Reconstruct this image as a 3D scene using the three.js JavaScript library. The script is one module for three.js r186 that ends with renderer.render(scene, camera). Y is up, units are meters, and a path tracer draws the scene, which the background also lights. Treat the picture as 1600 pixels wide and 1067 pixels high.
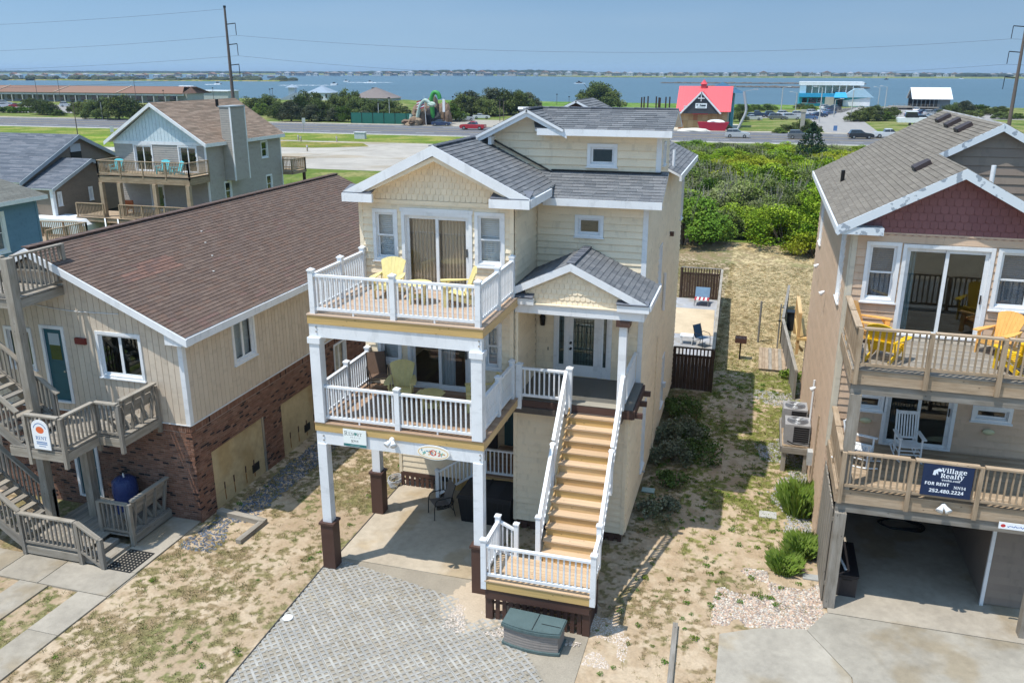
import * as THREE from 'three';
import { mergeGeometries } from 'three/addons/utils/BufferGeometryUtils.js';

// ---------------------------------------------------------------- camera, sky, sun, exposure
const scene = new THREE.Scene();
const rad = d => d * Math.PI / 180, V3 = THREE.Vector3;
const camera = new THREE.PerspectiveCamera(43.73, 1600 / 1067, 0.1, 14000);
camera.position.set(0, 12.8, 0);
camera.rotation.set(rad(-17.69), rad(16.017), rad(0.087), 'YXZ');
camera.updateMatrixWorld();
scene.add(camera);
const renderer = new THREE.WebGLRenderer({ antialias: true });
renderer.setSize(1024, 682);
renderer.toneMapping = THREE.LinearToneMapping;
renderer.toneMappingExposure = 1.92;
renderer.shadowMap.enabled = true;
const sun = new THREE.DirectionalLight(new THREE.Color(1, 0.955, 0.875), 2.62);
sun.position.set(-0.30 * 100 - 6, 100, 0.285 * 100 - 25);
sun.target.position.set(-6, 0, -25);
sun.castShadow = true; sun.shadow.mapSize.set(4096, 4096); sun.shadow.radius = 1;
Object.assign(sun.shadow.camera, { left: -45, right: 45, top: 45, bottom: -45, near: 1, far: 220 });
scene.add(sun, sun.target);

// deterministic noise
function RNG(s) { return () => { s |= 0; s = s + 0x6D2B79F5 | 0; let t = Math.imul(s ^ s >>> 15, 1 | s); t = t + Math.imul(t ^ t >>> 7, 61 | t) ^ t; return ((t ^ t >>> 14) >>> 0) / 4294967296; }; }
const rnd = RNG(71), R = (a, b) => a + (b - a) * rnd(), pick = a => a[Math.floor(rnd() * a.length)];
function hash(i, j, s) { let h = Math.imul(i, 374761393) + Math.imul(j, 668265263) + Math.imul(s, 974711); h = Math.imul(h ^ h >>> 13, 1274126177); return ((h ^ h >>> 16) >>> 0) / 4294967296; }
function vnoise(x, y, s, p = 0, q = 0) {
  const i = Math.floor(x), j = Math.floor(y), f = x - i, g = y - j, u = f * f * (3 - 2 * f), v = g * g * (3 - 2 * g);
  const w = (a, n) => n ? ((a % n) + n) % n : a, i0 = w(i, p), i1 = w(i + 1, p), j0 = w(j, q), j1 = w(j + 1, q);
  const a = hash(i0, j0, s), b = hash(i1, j0, s), c = hash(i0, j1, s), d = hash(i1, j1, s);
  return a + (b - a) * u + (c - a) * v + (a - b - c + d) * u * v;
}
function fbm(x, y, o, s, p = 0, q = 0) { let a = 0, m = 0.5, t = 0; for (let k = 0; k < o; k++) { a += m * vnoise(x, y, s + k * 7, p, q); t += m; m *= 0.5; x *= 2; y *= 2; p *= 2; q *= 2; } return a / t; }
const ss = (a, b, x) => { x = Math.min(1, Math.max(0, (x - a) / (b - a))); return x * x * (3 - 2 * x); };
const mix = (a, b, t) => a + (b - a) * t, mix3 = (a, b, t) => [mix(a[0], b[0], t), mix(a[1], b[1], t), mix(a[2], b[2], t)];

const SD = [-0.30, 1, 0.285].map(v => v / Math.hypot(0.30, 1, 0.285)); // towards the sun
{ // clear, slightly hazy summer sky with faint high streaks
  const w = 1024, h = 512, d = new Float32Array(w * h * 4);
  for (let j = 0; j < h; j++) {
    const el = (j + 0.5) / h * 180 - 90, e = Math.max(0, el) / 90;
    let c0 = mix3([0.084, 0.138, 0.205], [0.060, 0.1125, 0.188], ss(0, 0.075, e));
    c0 = mix3(c0, [0.064, 0.108, 0.19], ss(0.05, 0.85, e));
    for (let i = 0; i < w; i++) {
      const n = fbm(i / w * 16, j / h * 64, 5, 11, 16, 0), k = ss(0.5, 0.85, n) * 0.07 * ss(0.0, 0.03, e);
      // haze brightens smoothly towards the sun
      const az = ((i + 0.5) / w - 0.5) * 2 * Math.PI, ce = Math.cos(rad(el)), cg = Math.min(1, Math.max(-1, (ce * Math.cos(az) * SD[0] + Math.sin(rad(el)) * SD[1] + ce * Math.sin(az) * SD[2]))), gl = 6.0 * Math.exp(-Math.acos(cg) / 0.9), c = [c0[0] * (1 + gl * 1.12), c0[1] * (1 + gl), c0[2] * (1 + gl * 0.86)];
      const o = (j * w + i) * 4; d[o] = c[0] + k * 0.28; d[o + 1] = c[1] + k * 0.23; d[o + 2] = c[2] + k * 0.15; d[o + 3] = 1;
    }
  }
  const t = new THREE.DataTexture(d, w, h, THREE.RGBAFormat, THREE.FloatType);
  t.mapping = THREE.EquirectangularReflectionMapping; t.magFilter = t.minFilter = THREE.LinearFilter; t.wrapS = THREE.RepeatWrapping; t.needsUpdate = true;
  scene.background = t; scene.environment = t; scene.backgroundIntensity = 1; scene.environmentIntensity = 1;
}

// ---------------------------------------------------------------- pixel of the photograph -> point on a known plane
const ray = (px, py) => new V3((px - 800) / 1329, -(py - 533.5) / 1329, -1).applyQuaternion(camera.quaternion);
const GP = (px, py, y = 0) => { const d = ray(px, py), t = (y - 12.8) / d.y; return [t * d.x, y, t * d.z]; };
const ZP = (px, py, z) => { const d = ray(px, py), t = z / d.z; return [t * d.x, 12.8 + t * d.y, z]; };
const XP = (px, py, x) => { const d = ray(px, py), t = x / d.x; return [x, 12.8 + t * d.y, t * d.z]; };

// ---------------------------------------------------------------- textures
const toS = v => Math.round(255 * Math.min(1, Math.max(0, v <= 0.0031308 ? v * 12.92 : 1.055 * Math.pow(v, 1 / 2.4) - 0.055)));
function dtex(w, h, f, srgb = true, rep = 1, rep2) {
  const d = new Uint8Array(w * h * 4);
  for (let j = 0; j < h; j++) for (let i = 0; i < w; i++) {
    let c = f(i / w, j / h); if (!Array.isArray(c)) c = [c, c, c];
    const o = (j * w + i) * 4; for (let k = 0; k < 3; k++) d[o + k] = srgb ? toS(c[k]) : Math.round(255 * Math.min(1, Math.max(0, c[k]))); d[o + 3] = 255;
  }
  const t = new THREE.DataTexture(d, w, h, THREE.RGBAFormat); if (srgb) t.colorSpace = THREE.SRGBColorSpace;
  t.magFilter = THREE.LinearFilter; t.minFilter = THREE.LinearMipmapLinearFilter; t.generateMipmaps = true; t.anisotropy = 8;
  t.wrapS = t.wrapT = THREE.RepeatWrapping; t.repeat.set(rep, rep2 ?? rep); t.needsUpdate = true; return t;
}
// wood: long streaks along u, a few knots; 2.4 m x 0.6 m
const woodF = (x, y) => {
  const s = fbm(x * 5, y * 56, 4, 21, 5, 56), s2 = fbm(x * 3, y * 14, 3, 33, 3, 14), sp = fbm(x * 90, y * 90, 2, 5, 90, 90);
  let v = 0.66 + 0.34 * s + 0.2 * (s2 - 0.5) + 0.1 * (sp - 0.5);
  for (let k = 0; k < 5; k++) { const dx = (x - hash(k, 1, 9)) * 2.4, dy = (y - hash(k, 2, 9)) * 0.6, r = Math.hypot(dx, dy * 1.5); v *= 1 - 0.55 * (1 - ss(0.008, 0.03, r)); }
  return v;
};
const texWood = dtex(512, 256, woodF, true, 1 / 2.4, 1 / 0.6);
const texWoodB = dtex(512, 256, woodF, false, 1 / 2.4, 1 / 0.6);
// old silvered timber: stronger cracks and stains
const texOld = dtex(512, 256, (x, y) => { const w = woodF(x, y), st = fbm(x * 6, y * 6, 4, 55, 6, 6), cr = fbm(x * 4, y * 80, 3, 61, 4, 80); const v = w * (0.72 + 0.5 * st) * (1 - 0.4 * ss(0.66, 0.8, cr)); return [v, v * mix(0.96, 1.03, st), v * mix(0.88, 1.05, st)]; }, true, 1 / 2.4, 1 / 0.6);
// paint: faint dirt and streaks, 3 m
const texPaint = dtex(512, 512, (x, y) => 0.92 + 0.16 * (fbm(x * 5, y * 5, 5, 77, 5, 5) - 0.5) - 0.10 * ss(0.56, 0.8, fbm(x * 26, y * 9, 4, 88, 26, 9)) + 0.06 * (vnoise(x * 256, y * 256, 3, 256, 256) - 0.5), true, 1 / 3);
// embossed plank siding
const texSidingB = dtex(512, 256, (x, y) => fbm(x * 10, y * 64, 4, 91, 10, 64), false, 1 / 2, 1 / 0.8);
// concrete, 5 m
const texConc = dtex(1024, 1024, (x, y) => {
  const a = fbm(x * 6, y * 6, 6, 101, 6, 6), b = fbm(x * 40, y * 40, 3, 111, 40, 40), st = ss(0.55, 0.72, fbm(x * 4 + 0.3, y * 4, 5, 121, 4, 4)), sp = vnoise(x * 512, y * 512, 6, 512, 512);
  const v = 0.82 + 0.34 * (a - 0.5) + 0.2 * (b - 0.5) + 0.12 * (sp - 0.5); return [v * (1 - 0.14 * st), v * (1 - 0.2 * st), v * (1 - 0.3 * st)];
}, true, 1 / 5);
const texConcB = dtex(512, 512, (x, y) => 0.6 * fbm(x * 64, y * 64, 3, 131, 64, 64) + 0.4 * fbm(x * 10, y * 10, 3, 7, 10, 10), false, 1 / 2);
// mineral granules for roof shingles, 0.5 m
const texGran = dtex(256, 256, (x, y) => 0.62 + 0.55 * (vnoise(x * 96, y * 96, 3, 96, 96)) * 0.8 + 0.25 * (fbm(x * 12, y * 12, 3, 4, 12, 12) - 0.5), true, 2);
const texGranB = dtex(256, 256, (x, y) => vnoise(x * 96, y * 96, 3, 96, 96), false, 2);
// asphalt, 6 m
const texAsph = dtex(512, 512, (x, y) => 0.8 + 0.3 * (fbm(x * 8, y * 8, 5, 141, 8, 8) - 0.5) + 0.25 * (vnoise(x * 256, y * 256, 2, 256, 256) - 0.5), true, 1 / 6);
// fabric / generic fine grain
const texFine = dtex(256, 256, (x, y) => 0.86 + 0.2 * (vnoise(x * 128, y * 128, 8, 128, 128) - 0.5) + 0.2 * (fbm(x * 8, y * 8, 4, 9, 8, 8) - 0.5), true, 1);
// meadow and scrub ground, 24 m
const texMead = dtex(1024, 1024, (x, y) => {
  const a = fbm(x * 5, y * 5, 6, 151, 5, 5), b = fbm(x * 60, y * 60, 3, 161, 60, 60), sp = vnoise(x * 500, y * 500, 4, 500, 500);
  let c = mix3([0.115, 0.155, 0.03], [0.235, 0.215, 0.085], ss(0.42, 0.66, a)); c = mix3(c, [0.07, 0.105, 0.02], ss(0.5, 0.75, b) * 0.7);
  const k = 0.75 + 0.5 * sp; return [c[0] * k, c[1] * k, c[2] * k];
}, true, 1 / 24);
const texSand = dtex(512, 512, (x, y) => 0.84 + 0.3 * (fbm(x * 7, y * 7, 6, 171, 7, 7) - 0.5) + 0.22 * (vnoise(x * 256, y * 256, 5, 256, 256) - 0.5), true, 1 / 4);

// ---------------------------------------------------------------- materials
const col = c => Array.isArray(c) ? new THREE.Color().setRGB(c[0], c[1], c[2]) : new THREE.Color(c);
const MS = (c, o = {}) => { const { map, ...r } = o; return new THREE.MeshPhysicalMaterial({ color: col(c), roughness: 0.8, metalness: 0, specularIntensity: (o.roughness ?? 0.8) > 0.85 ? 0.25 : 0.7, ...(map ? { map } : {}), ...r }); };
const paint = (c, o = {}) => MS(c, { map: texPaint, roughness: 0.55, ...o });
const wood = (c, o = {}) => MS(c, { map: texWood, bumpMap: texWoodB, bumpScale: 0.003, roughness: 0.8, ...o });
const old = (c, o = {}) => MS(c, { map: texOld, bumpMap: texWoodB, bumpScale: 0.005, roughness: 0.92, ...o });
const conc = (c, o = {}) => MS(c, { map: texConc, bumpMap: texConcB, bumpScale: 0.004, roughness: 0.92, ...o });
const plain = (c, r = 0.6, o = {}) => MS(c, { map: texFine, roughness: r, ...o });
const M = {
  white: paint([0.80, 0.81, 0.82], { roughness: 0.45 }), trim: paint([0.78, 0.79, 0.80]), brown: paint([0.085, 0.045, 0.034]), brownWood: wood([0.10, 0.055, 0.042]),
  pine: [wood([0.64, 0.43, 0.17]), wood([0.62, 0.39, 0.17]), wood([0.70, 0.48, 0.24])], tread: [wood([0.62, 0.44, 0.275]), wood([0.66, 0.47, 0.30]), wood([0.575, 0.40, 0.245])],
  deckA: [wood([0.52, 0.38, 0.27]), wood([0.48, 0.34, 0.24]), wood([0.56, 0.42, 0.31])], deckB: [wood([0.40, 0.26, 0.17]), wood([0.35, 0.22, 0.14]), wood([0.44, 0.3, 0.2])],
  grey: [old([0.33, 0.295, 0.255]), old([0.285, 0.262, 0.235]), old([0.375, 0.335, 0.285])], tan: [old([0.44, 0.33, 0.23]), old([0.395, 0.295, 0.205]), old([0.48, 0.365, 0.26])],
  dark: plain([0.015, 0.015, 0.017], 0.5), black: plain([0.012, 0.012, 0.013], 0.4), iron: plain([0.03, 0.028, 0.027], 0.5, { metalness: 0.4 }), steel: plain([0.5, 0.5, 0.5], 0.35, { metalness: 0.8 }),
  glass: new THREE.MeshPhysicalMaterial({ color: 0xffffff, roughness: 0.02, transmission: 1, thickness: 0, ior: 1.5 }),
  gtint: new THREE.MeshPhysicalMaterial({ color: col([0.62, 0.72, 0.74]), roughness: 0.02, transmission: 1, thickness: 0, ior: 1.6 }),
  blind: paint([0.40, 0.47, 0.50]), curtain: plain([0.42, 0.345, 0.25], 0.9), room: plain([0.12, 0.10, 0.085], 0.9),
  rubber: plain([0.02, 0.02, 0.02], 0.8), carglass: new THREE.MeshPhysicalMaterial({ color: col([0.012, 0.015, 0.018]), roughness: 0.06, clearcoat: 1 }),
};

// ---------------------------------------------------------------- geometry helpers (uv in metres)
function mk(pos, uv, idx, colr) {
  let g = new THREE.BufferGeometry(); g.setAttribute('position', new THREE.Float32BufferAttribute(pos, 3)); g.setAttribute('uv', new THREE.Float32BufferAttribute(uv, 2));
  if (colr) g.setAttribute('color', new THREE.Float32BufferAttribute(colr, 3));
  if (idx) g.setIndex(idx); g.computeVertexNormals(); return g;
}
function B(x0, y0, z0, x1, y1, z1) {            // axis-aligned box, grain along its longest side
  const a = [Math.min(x0, x1), Math.min(y0, y1), Math.min(z0, z1)], b = [Math.max(x0, x1), Math.max(y0, y1), Math.max(z0, z1)], d = [b[0] - a[0], b[1] - a[1], b[2] - a[2]];
  const P = [], U = [], I = [], ou = rnd() * 7, ov = rnd() * 7; let long = d[0] >= d[1] && d[0] >= d[2] ? 0 : d[1] >= d[2] ? 1 : 2;
  for (let ax = 0; ax < 3; ax++) for (const s of [0, 1]) {
    const p = (ax + 1) % 3, q = (ax + 2) % 3; let ua = p, va = q; if (long === q || (long !== p && d[q] > d[p])) { ua = q; va = p; }
    const n0 = P.length / 3;
    for (const [i, j] of [[0, 0], [1, 0], [1, 1], [0, 1]]) { const v = [0, 0, 0]; v[ax] = s ? b[ax] : a[ax]; v[p] = i ? b[p] : a[p]; v[q] = j ? b[q] : a[q]; P.push(...v); U.push(v[ua] - a[ua] + ou, v[va] - a[va] + ov + ax * 0.37); }
    I.push(...(s ? [0, 1, 2, 0, 2, 3] : [0, 2, 1, 0, 3, 2]).map(k => k + n0));
  }
  return mk(P, U, I);
}
const merge = l => l.length === 1 ? l[0] : mergeGeometries(l.map(g => g.index ? g.toNonIndexed() : g));
function bar(p, q, w, h, roll = 0) {            // square timber between two points (w sideways, h upwards)
  const a = new V3(...p), b = new V3(...q), d = b.clone().sub(a), L = d.length(); d.normalize();
  const g = B(-L / 2, -h / 2, -w / 2, L / 2, h / 2, w / 2); let up = Math.abs(d.y) > 0.99 ? new V3(1, 0, 0) : new V3(0, 1, 0);
  const s = new V3().crossVectors(d, up).normalize(); up = new V3().crossVectors(s, d); const m = new THREE.Matrix4().makeBasis(d, up, s);
  if (roll) g.rotateX(roll); g.applyMatrix4(m); g.translate((a.x + b.x) / 2, (a.y + b.y) / 2, (a.z + b.z) / 2); return g;
}
function rod(p, q, r0, r1 = r0, seg = 8) {
  const a = new V3(...p), b = new V3(...q), d = b.clone().sub(a), L = d.length(), g = new THREE.CylinderGeometry(r1, r0, L, seg);
  g.applyQuaternion(new THREE.Quaternion().setFromUnitVectors(new V3(0, 1, 0), d.normalize())); g.translate((a.x + b.x) / 2, (a.y + b.y) / 2, (a.z + b.z) / 2); return g;
}
const tube = (pts, r, n = 32, seg = 6, closed = false) => new THREE.TubeGeometry(new THREE.CatmullRomCurve3(pts.map(p => new V3(...p)), closed), n, r, seg, closed);
const lathe = (pts, seg = 20) => new THREE.LatheGeometry(pts.map(p => new THREE.Vector2(p[0], p[1])), seg);
function clip(poly, a, b, c) {                  // keep a*u + b*v <= c
  const o = [], n = poly.length; for (let i = 0; i < n; i++) {
    const p = poly[i], q = poly[(i + 1) % n], s = a * p[0] + b * p[1] - c, t = a * q[0] + b * q[1] - c;
    if (s <= 0) o.push(p); if ((s < 0 && t > 0) || (s > 0 && t < 0)) { const k = s / (s - t); o.push([p[0] + (q[0] - p[0]) * k, p[1] + (q[1] - p[1]) * k]); }
  } return o;
}
const clipBox = (p, u0, u1, v0, v1) => clip(clip(clip(clip(p, -1, 0, -u0), 1, 0, u1), 0, -1, -v0), 0, 1, v1);
const area = p => { let s = 0; for (let i = 0; i < p.length; i++) { const q = p[(i + 1) % p.length]; s += p[i][0] * q[1] - q[0] * p[i][1]; } return s / 2; };
const inter = (p, q) => { let r = p, n = q.length, s = Math.sign(area(q)); for (let i = 0; i < n && r.length > 2; i++) { const a = q[i], b = q[(i + 1) % n], nx = (b[1] - a[1]) * s, ny = -(b[0] - a[0]) * s; r = clip(r, nx, ny, nx * a[0] + ny * a[1]); } return r; };
// a frame on a plane: point(u, v, d) = o + u*U + v*V + d*N
const FR = (o, u, v) => { const n = [u[1] * v[2] - u[2] * v[1], u[2] * v[0] - u[0] * v[2], u[0] * v[1] - u[1] * v[0]]; return { o, u, v, n, p: (a, b, d = 0) => [0, 1, 2].map(k => o[k] + u[k] * a + v[k] * b + n[k] * d) }; };
const FZ = z => FR([0, 0, z], [1, 0, 0], [0, 1, 0]);           // faces +z; u = x
const FXm = x => FR([x, 0, 0], [0, 0, 1], [0, 1, 0]);          // faces -x; u = z
const FX = x => FR([x, 0, 0], [0, 0, -1], [0, 1, 0]);          // faces +x; u = -z
function prism(poly, F, f1, f0, c, swap) {      // convex polygon on frame F between depths f0(u,v) and f1(u,v)
  if (area(poly) < 0) poly = poly.slice().reverse();
  const n = poly.length, P = [], U = [], C = [], ou = rnd() * 5, ov = rnd() * 5, D = (f, p) => typeof f === 'function' ? f(p[0], p[1]) : f;
  const put = (p, d, w = 0) => { P.push(...F.p(p[0], p[1], D(d, p))); const a = p[0] + ou, b = p[1] + ov + w; U.push(swap ? b : a, swap ? a : b); if (c) C.push(...c); };
  for (let i = 1; i < n - 1; i++) { put(poly[0], f1); put(poly[i], f1); put(poly[i + 1], f1); put(poly[0], f0); put(poly[i + 1], f0); put(poly[i], f0); }
  for (let i = 0; i < n; i++) { const a = poly[i], b = poly[(i + 1) % n]; put(a, f0); put(b, f0); put(b, f1, 0.02); put(a, f0); put(b, f1, 0.02); put(a, f1, 0.02); }
  return mk(P, U, null, c ? C : null);
}
const fbox = (F, u0, v0, d0, u1, v1, d1) => B(...F.p(u0, v0, d0), ...F.p(u1, v1, d1));

// ---------------------------------------------------------------- things and parts
const taken = {}, WP = new WeakMap();
const numbered = n => { taken[n] = (taken[n] ?? -1) + 1; return taken[n] ? n + '_' + String(taken[n]).padStart(3, '0') : n; };
function thing(name, label, category, at = [0, 0, 0], group, kind) {
  const o = new THREE.Group(); o.name = numbered(name); o.position.set(...at); scene.add(o); WP.set(o, at);
  o.userData = { label, category }; if (group) o.userData.group = group; if (kind) o.userData.kind = kind; return o;
}
function part(par, name, geo, mat, at, label) { // geometry in world coordinates, or about `at` when that is given
  const m = new THREE.Mesh(Array.isArray(geo) ? merge(geo) : geo, mat); m.name = name; m.castShadow = m.receiveShadow = true;
  const w = WP.get(par) || [0, 0, 0], p = at || [0, 0, 0]; m.position.set(p[0] - w[0], p[1] - w[1], p[2] - w[2]); WP.set(m, p); par.add(m); if (label) m.userData.label = label; return m;
}
function one(name, geo, mat, label, category, group, kind) { const m = new THREE.Mesh(Array.isArray(geo) ? merge(geo) : geo, mat); m.name = numbered(name); m.castShadow = m.receiveShadow = true; scene.add(m); m.userData = { label }; if (category) m.userData.category = category; if (group) m.userData.group = group; if (kind) m.userData.kind = kind; return m; }
function struct(name, geo, mat, label) { const m = one(name, geo, mat, label, null, null, 'structure'); if (!label) delete m.userData.label; return m; }
function dup(src, at, turn, label, group) { const r = src.clone(); r.name = numbered(src.name.replace(/_\d\d\d$/, '')); r.userData = { ...src.userData }; r.position.set(...at); r.rotation.y = turn || 0; if (label) r.userData.label = label; if (group) r.userData.group = group; scene.add(r); return r; }
const cache = {}; const shared = (k, f) => cache[k] ??= f();
function camDist(g) { g.computeBoundingSphere(); const c = g.boundingSphere.center; return Math.hypot(c.x, c.y - 12.8, c.z); }

// split a wall polygon round rectangular openings [u0,u1,v0,v1]
function cut(poly, open) {
  const vs = [Math.min(...poly.map(p => p[1])), Math.max(...poly.map(p => p[1]))], cs = [...new Set([vs[0], vs[1], ...open.flatMap(o => [o[2], o[3]]).filter(v => v > vs[0] && v < vs[1])])].sort((a, b) => a - b), out = [];
  for (let i = 0; i < cs.length - 1; i++) {
    const a = cs[i], b = cs[i + 1]; if (b - a < 1e-4) continue; let ps = [clip(clip(poly, 0, -1, -a), 0, 1, b)];
    for (const o of open) if (o[2] < b - 1e-4 && o[3] > a + 1e-4) ps = ps.flatMap(p => [clip(p, 1, 0, o[0]), clip(p, -1, 0, -o[1])]).filter(p => p.length > 2 && Math.abs(area(p)) > 1e-5);
    out.push(...ps.filter(p => p.length > 2 && Math.abs(area(p)) > 1e-5));
  } return out;
}
const rect = (u0, u1, v0, v1) => [[u0, v0], [u1, v0], [u1, v1], [u0, v1]];
const wallGeo = (F, poly, open = [], t = 0.14) => merge(cut(poly, open).map(p => prism(p, F, 0, -t)));
// horizontal lap siding, one mesh for each course
function clap(par, F, poly, open, mats, exp = 0.18, name = 'clapboard', proud = 0.022, joint = 0) {
  const v0 = Math.min(...poly.map(p => p[1])), v1 = Math.max(...poly.map(p => p[1])), u0 = Math.min(...poly.map(p => p[0])), u1 = Math.max(...poly.map(p => p[0])); let k = 0;
  for (let v = v0; v < v1 - 0.01; v += exp, k++) {
    const top = v + exp, band = clip(clip(poly, 0, -1, -v - 0.008), 0, 1, top); if (band.length < 3) continue;
    const cuts = [u0]; if (joint) for (let u = u0 + joint * (0.3 + 0.7 * hash(k, 3, 5)); u < u1 - 0.4; u += joint) cuts.push(u); cuts.push(u1);
    for (let c = 0; c < cuts.length - 1; c++) {
      const seg = clip(clip(band, -1, 0, -(cuts[c] + (c ? 0.003 : 0))), 1, 0, cuts[c + 1]); if (seg.length < 3) continue;
      for (const p of cut(seg, open)) part(par, name, prism(p, F, (a, b) => 0.005 + proud * (top - b) / exp, 0.0005), mats[(k * 7 + c * 3) % mats.length]);
    }
  }
}
// upright planks with a groove between them
function upright(par, F, poly, open, mats, w = 0.2, name = 'plank', gap = 0.014, d = 0.018) {
  const u0 = Math.min(...poly.map(p => p[0])), u1 = Math.max(...poly.map(p => p[0])); let k = 0;
  for (let u = u0; u < u1 - 0.01; u += w, k++) { const q = clip(clip(poly, -1, 0, -u), 1, 0, u + w - gap); if (q.length > 2) for (const p of cut(q, open.filter(o => o[1] > u && o[0] < u + w - gap))) part(par, name, prism(p, F, d, 0.0005, null, true), mats[(k * 5) % mats.length]); }
}
// staggered small pieces (shingles, bricks); the nearest `cap` are parts, the others one mass
const vcol = (o = {}) => MS(0xffffff, { vertexColors: true, map: texGran, bumpMap: texGranB, bumpScale: 0.002, roughness: 0.95, ...o });
function pieces(par, name, mat, geos, cap) {
  const l = geos.map(g => [camDist(g), g]).sort((a, b) => a[0] - b[0]);
  l.slice(0, cap).forEach(e => part(par, name, e[1], mat)); if (l.length > cap) { const m = part(par, name + '_field', l.slice(cap).map(e => e[1]), mat); m.userData.kind = 'stuff'; }
}
function shingleGeos(F, poly, pal, exp = 0.14, w = 0.3, th = 0.016, lift = 0.003) {
  const v0 = Math.min(...poly.map(p => p[1])), v1 = Math.max(...poly.map(p => p[1])), u0 = Math.min(...poly.map(p => p[0])), u1 = Math.max(...poly.map(p => p[0])), out = []; let k = 0;
  for (let v = v0; v < v1 - 0.005; v += exp, k++) for (let u = u0 - w * hash(k, 7, 3); u < u1; u += w) {
    const q = clipBox(poly, u, u + w - 0.006, v, v + exp); if (q.length < 3 || Math.abs(area(q)) < 2e-4) continue;
    const t = th * (0.8 + 0.5 * rnd()), P = typeof pal === 'function' ? pal(u, v) : pal, c = P[Math.floor(rnd() * P.length)], s = 0.93 + 0.14 * rnd();
    out.push(prism(q, F, (a, b) => lift + t * (v + exp - b) / exp, 0, c.map(x => x * s)));
  } return out;
}
function brickGeos(F, poly, open, pal, L = 0.203, h = 0.0685, g = 0.0135, d = 0.012) {
  const v0 = Math.min(...poly.map(p => p[1])), v1 = Math.max(...poly.map(p => p[1])), u0 = Math.min(...poly.map(p => p[0])), u1 = Math.max(...poly.map(p => p[0])), out = []; let k = 0;
  for (let v = v0; v < v1 - 0.02; v += h, k++) for (let u = u0 - (k % 2 ? L / 2 : 0); u < u1; u += L) {
    const q = clipBox(poly, u, u + L - g, v, v + h - g); if (q.length < 3) continue;
    for (const r of cut(q, open)) { const c = pal[Math.floor(rnd() * pal.length)], s = 0.8 + 0.4 * rnd(); out.push(prism(r, F, d * (0.7 + 0.5 * rnd()), 0.0005, c.map(x => x * s))); }
  } return out;
}
// scalloped gable shakes
function scallops(par, F, poly, mats, exp = 0.17, w = 0.155, name = 'scalloped_shake') {
  const v0 = Math.min(...poly.map(p => p[1])), v1 = Math.max(...poly.map(p => p[1])), u0 = Math.min(...poly.map(p => p[0])), u1 = Math.max(...poly.map(p => p[0])); let k = 0;
  for (let v = v0; v < v1; v += exp, k++) for (let u = u0 - (k % 2 ? w / 2 : 0); u < u1; u += w) {
    const r = w / 2 - 0.004, c = u + w / 2, s = []; for (let a = 0; a <= 4; a++) { const t = Math.PI + a * Math.PI / 4; s.push([c + r * Math.cos(t), v + r * 0.55 + r * 0.55 * Math.sin(t)]); } s.push([c + r, v + exp], [c - r, v + exp]);
    const q = inter(s, poly); if (q.length < 3 || Math.abs(area(q)) < 4e-4) continue;
    part(par, name, prism(q, F, (a, b) => 0.006 + 0.02 * (v + exp - b) / exp, 0.0005), mats[(k * 3 + Math.round(u * 11)) & 1 ? 0 : mats.length - 1]);
  }
}
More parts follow.
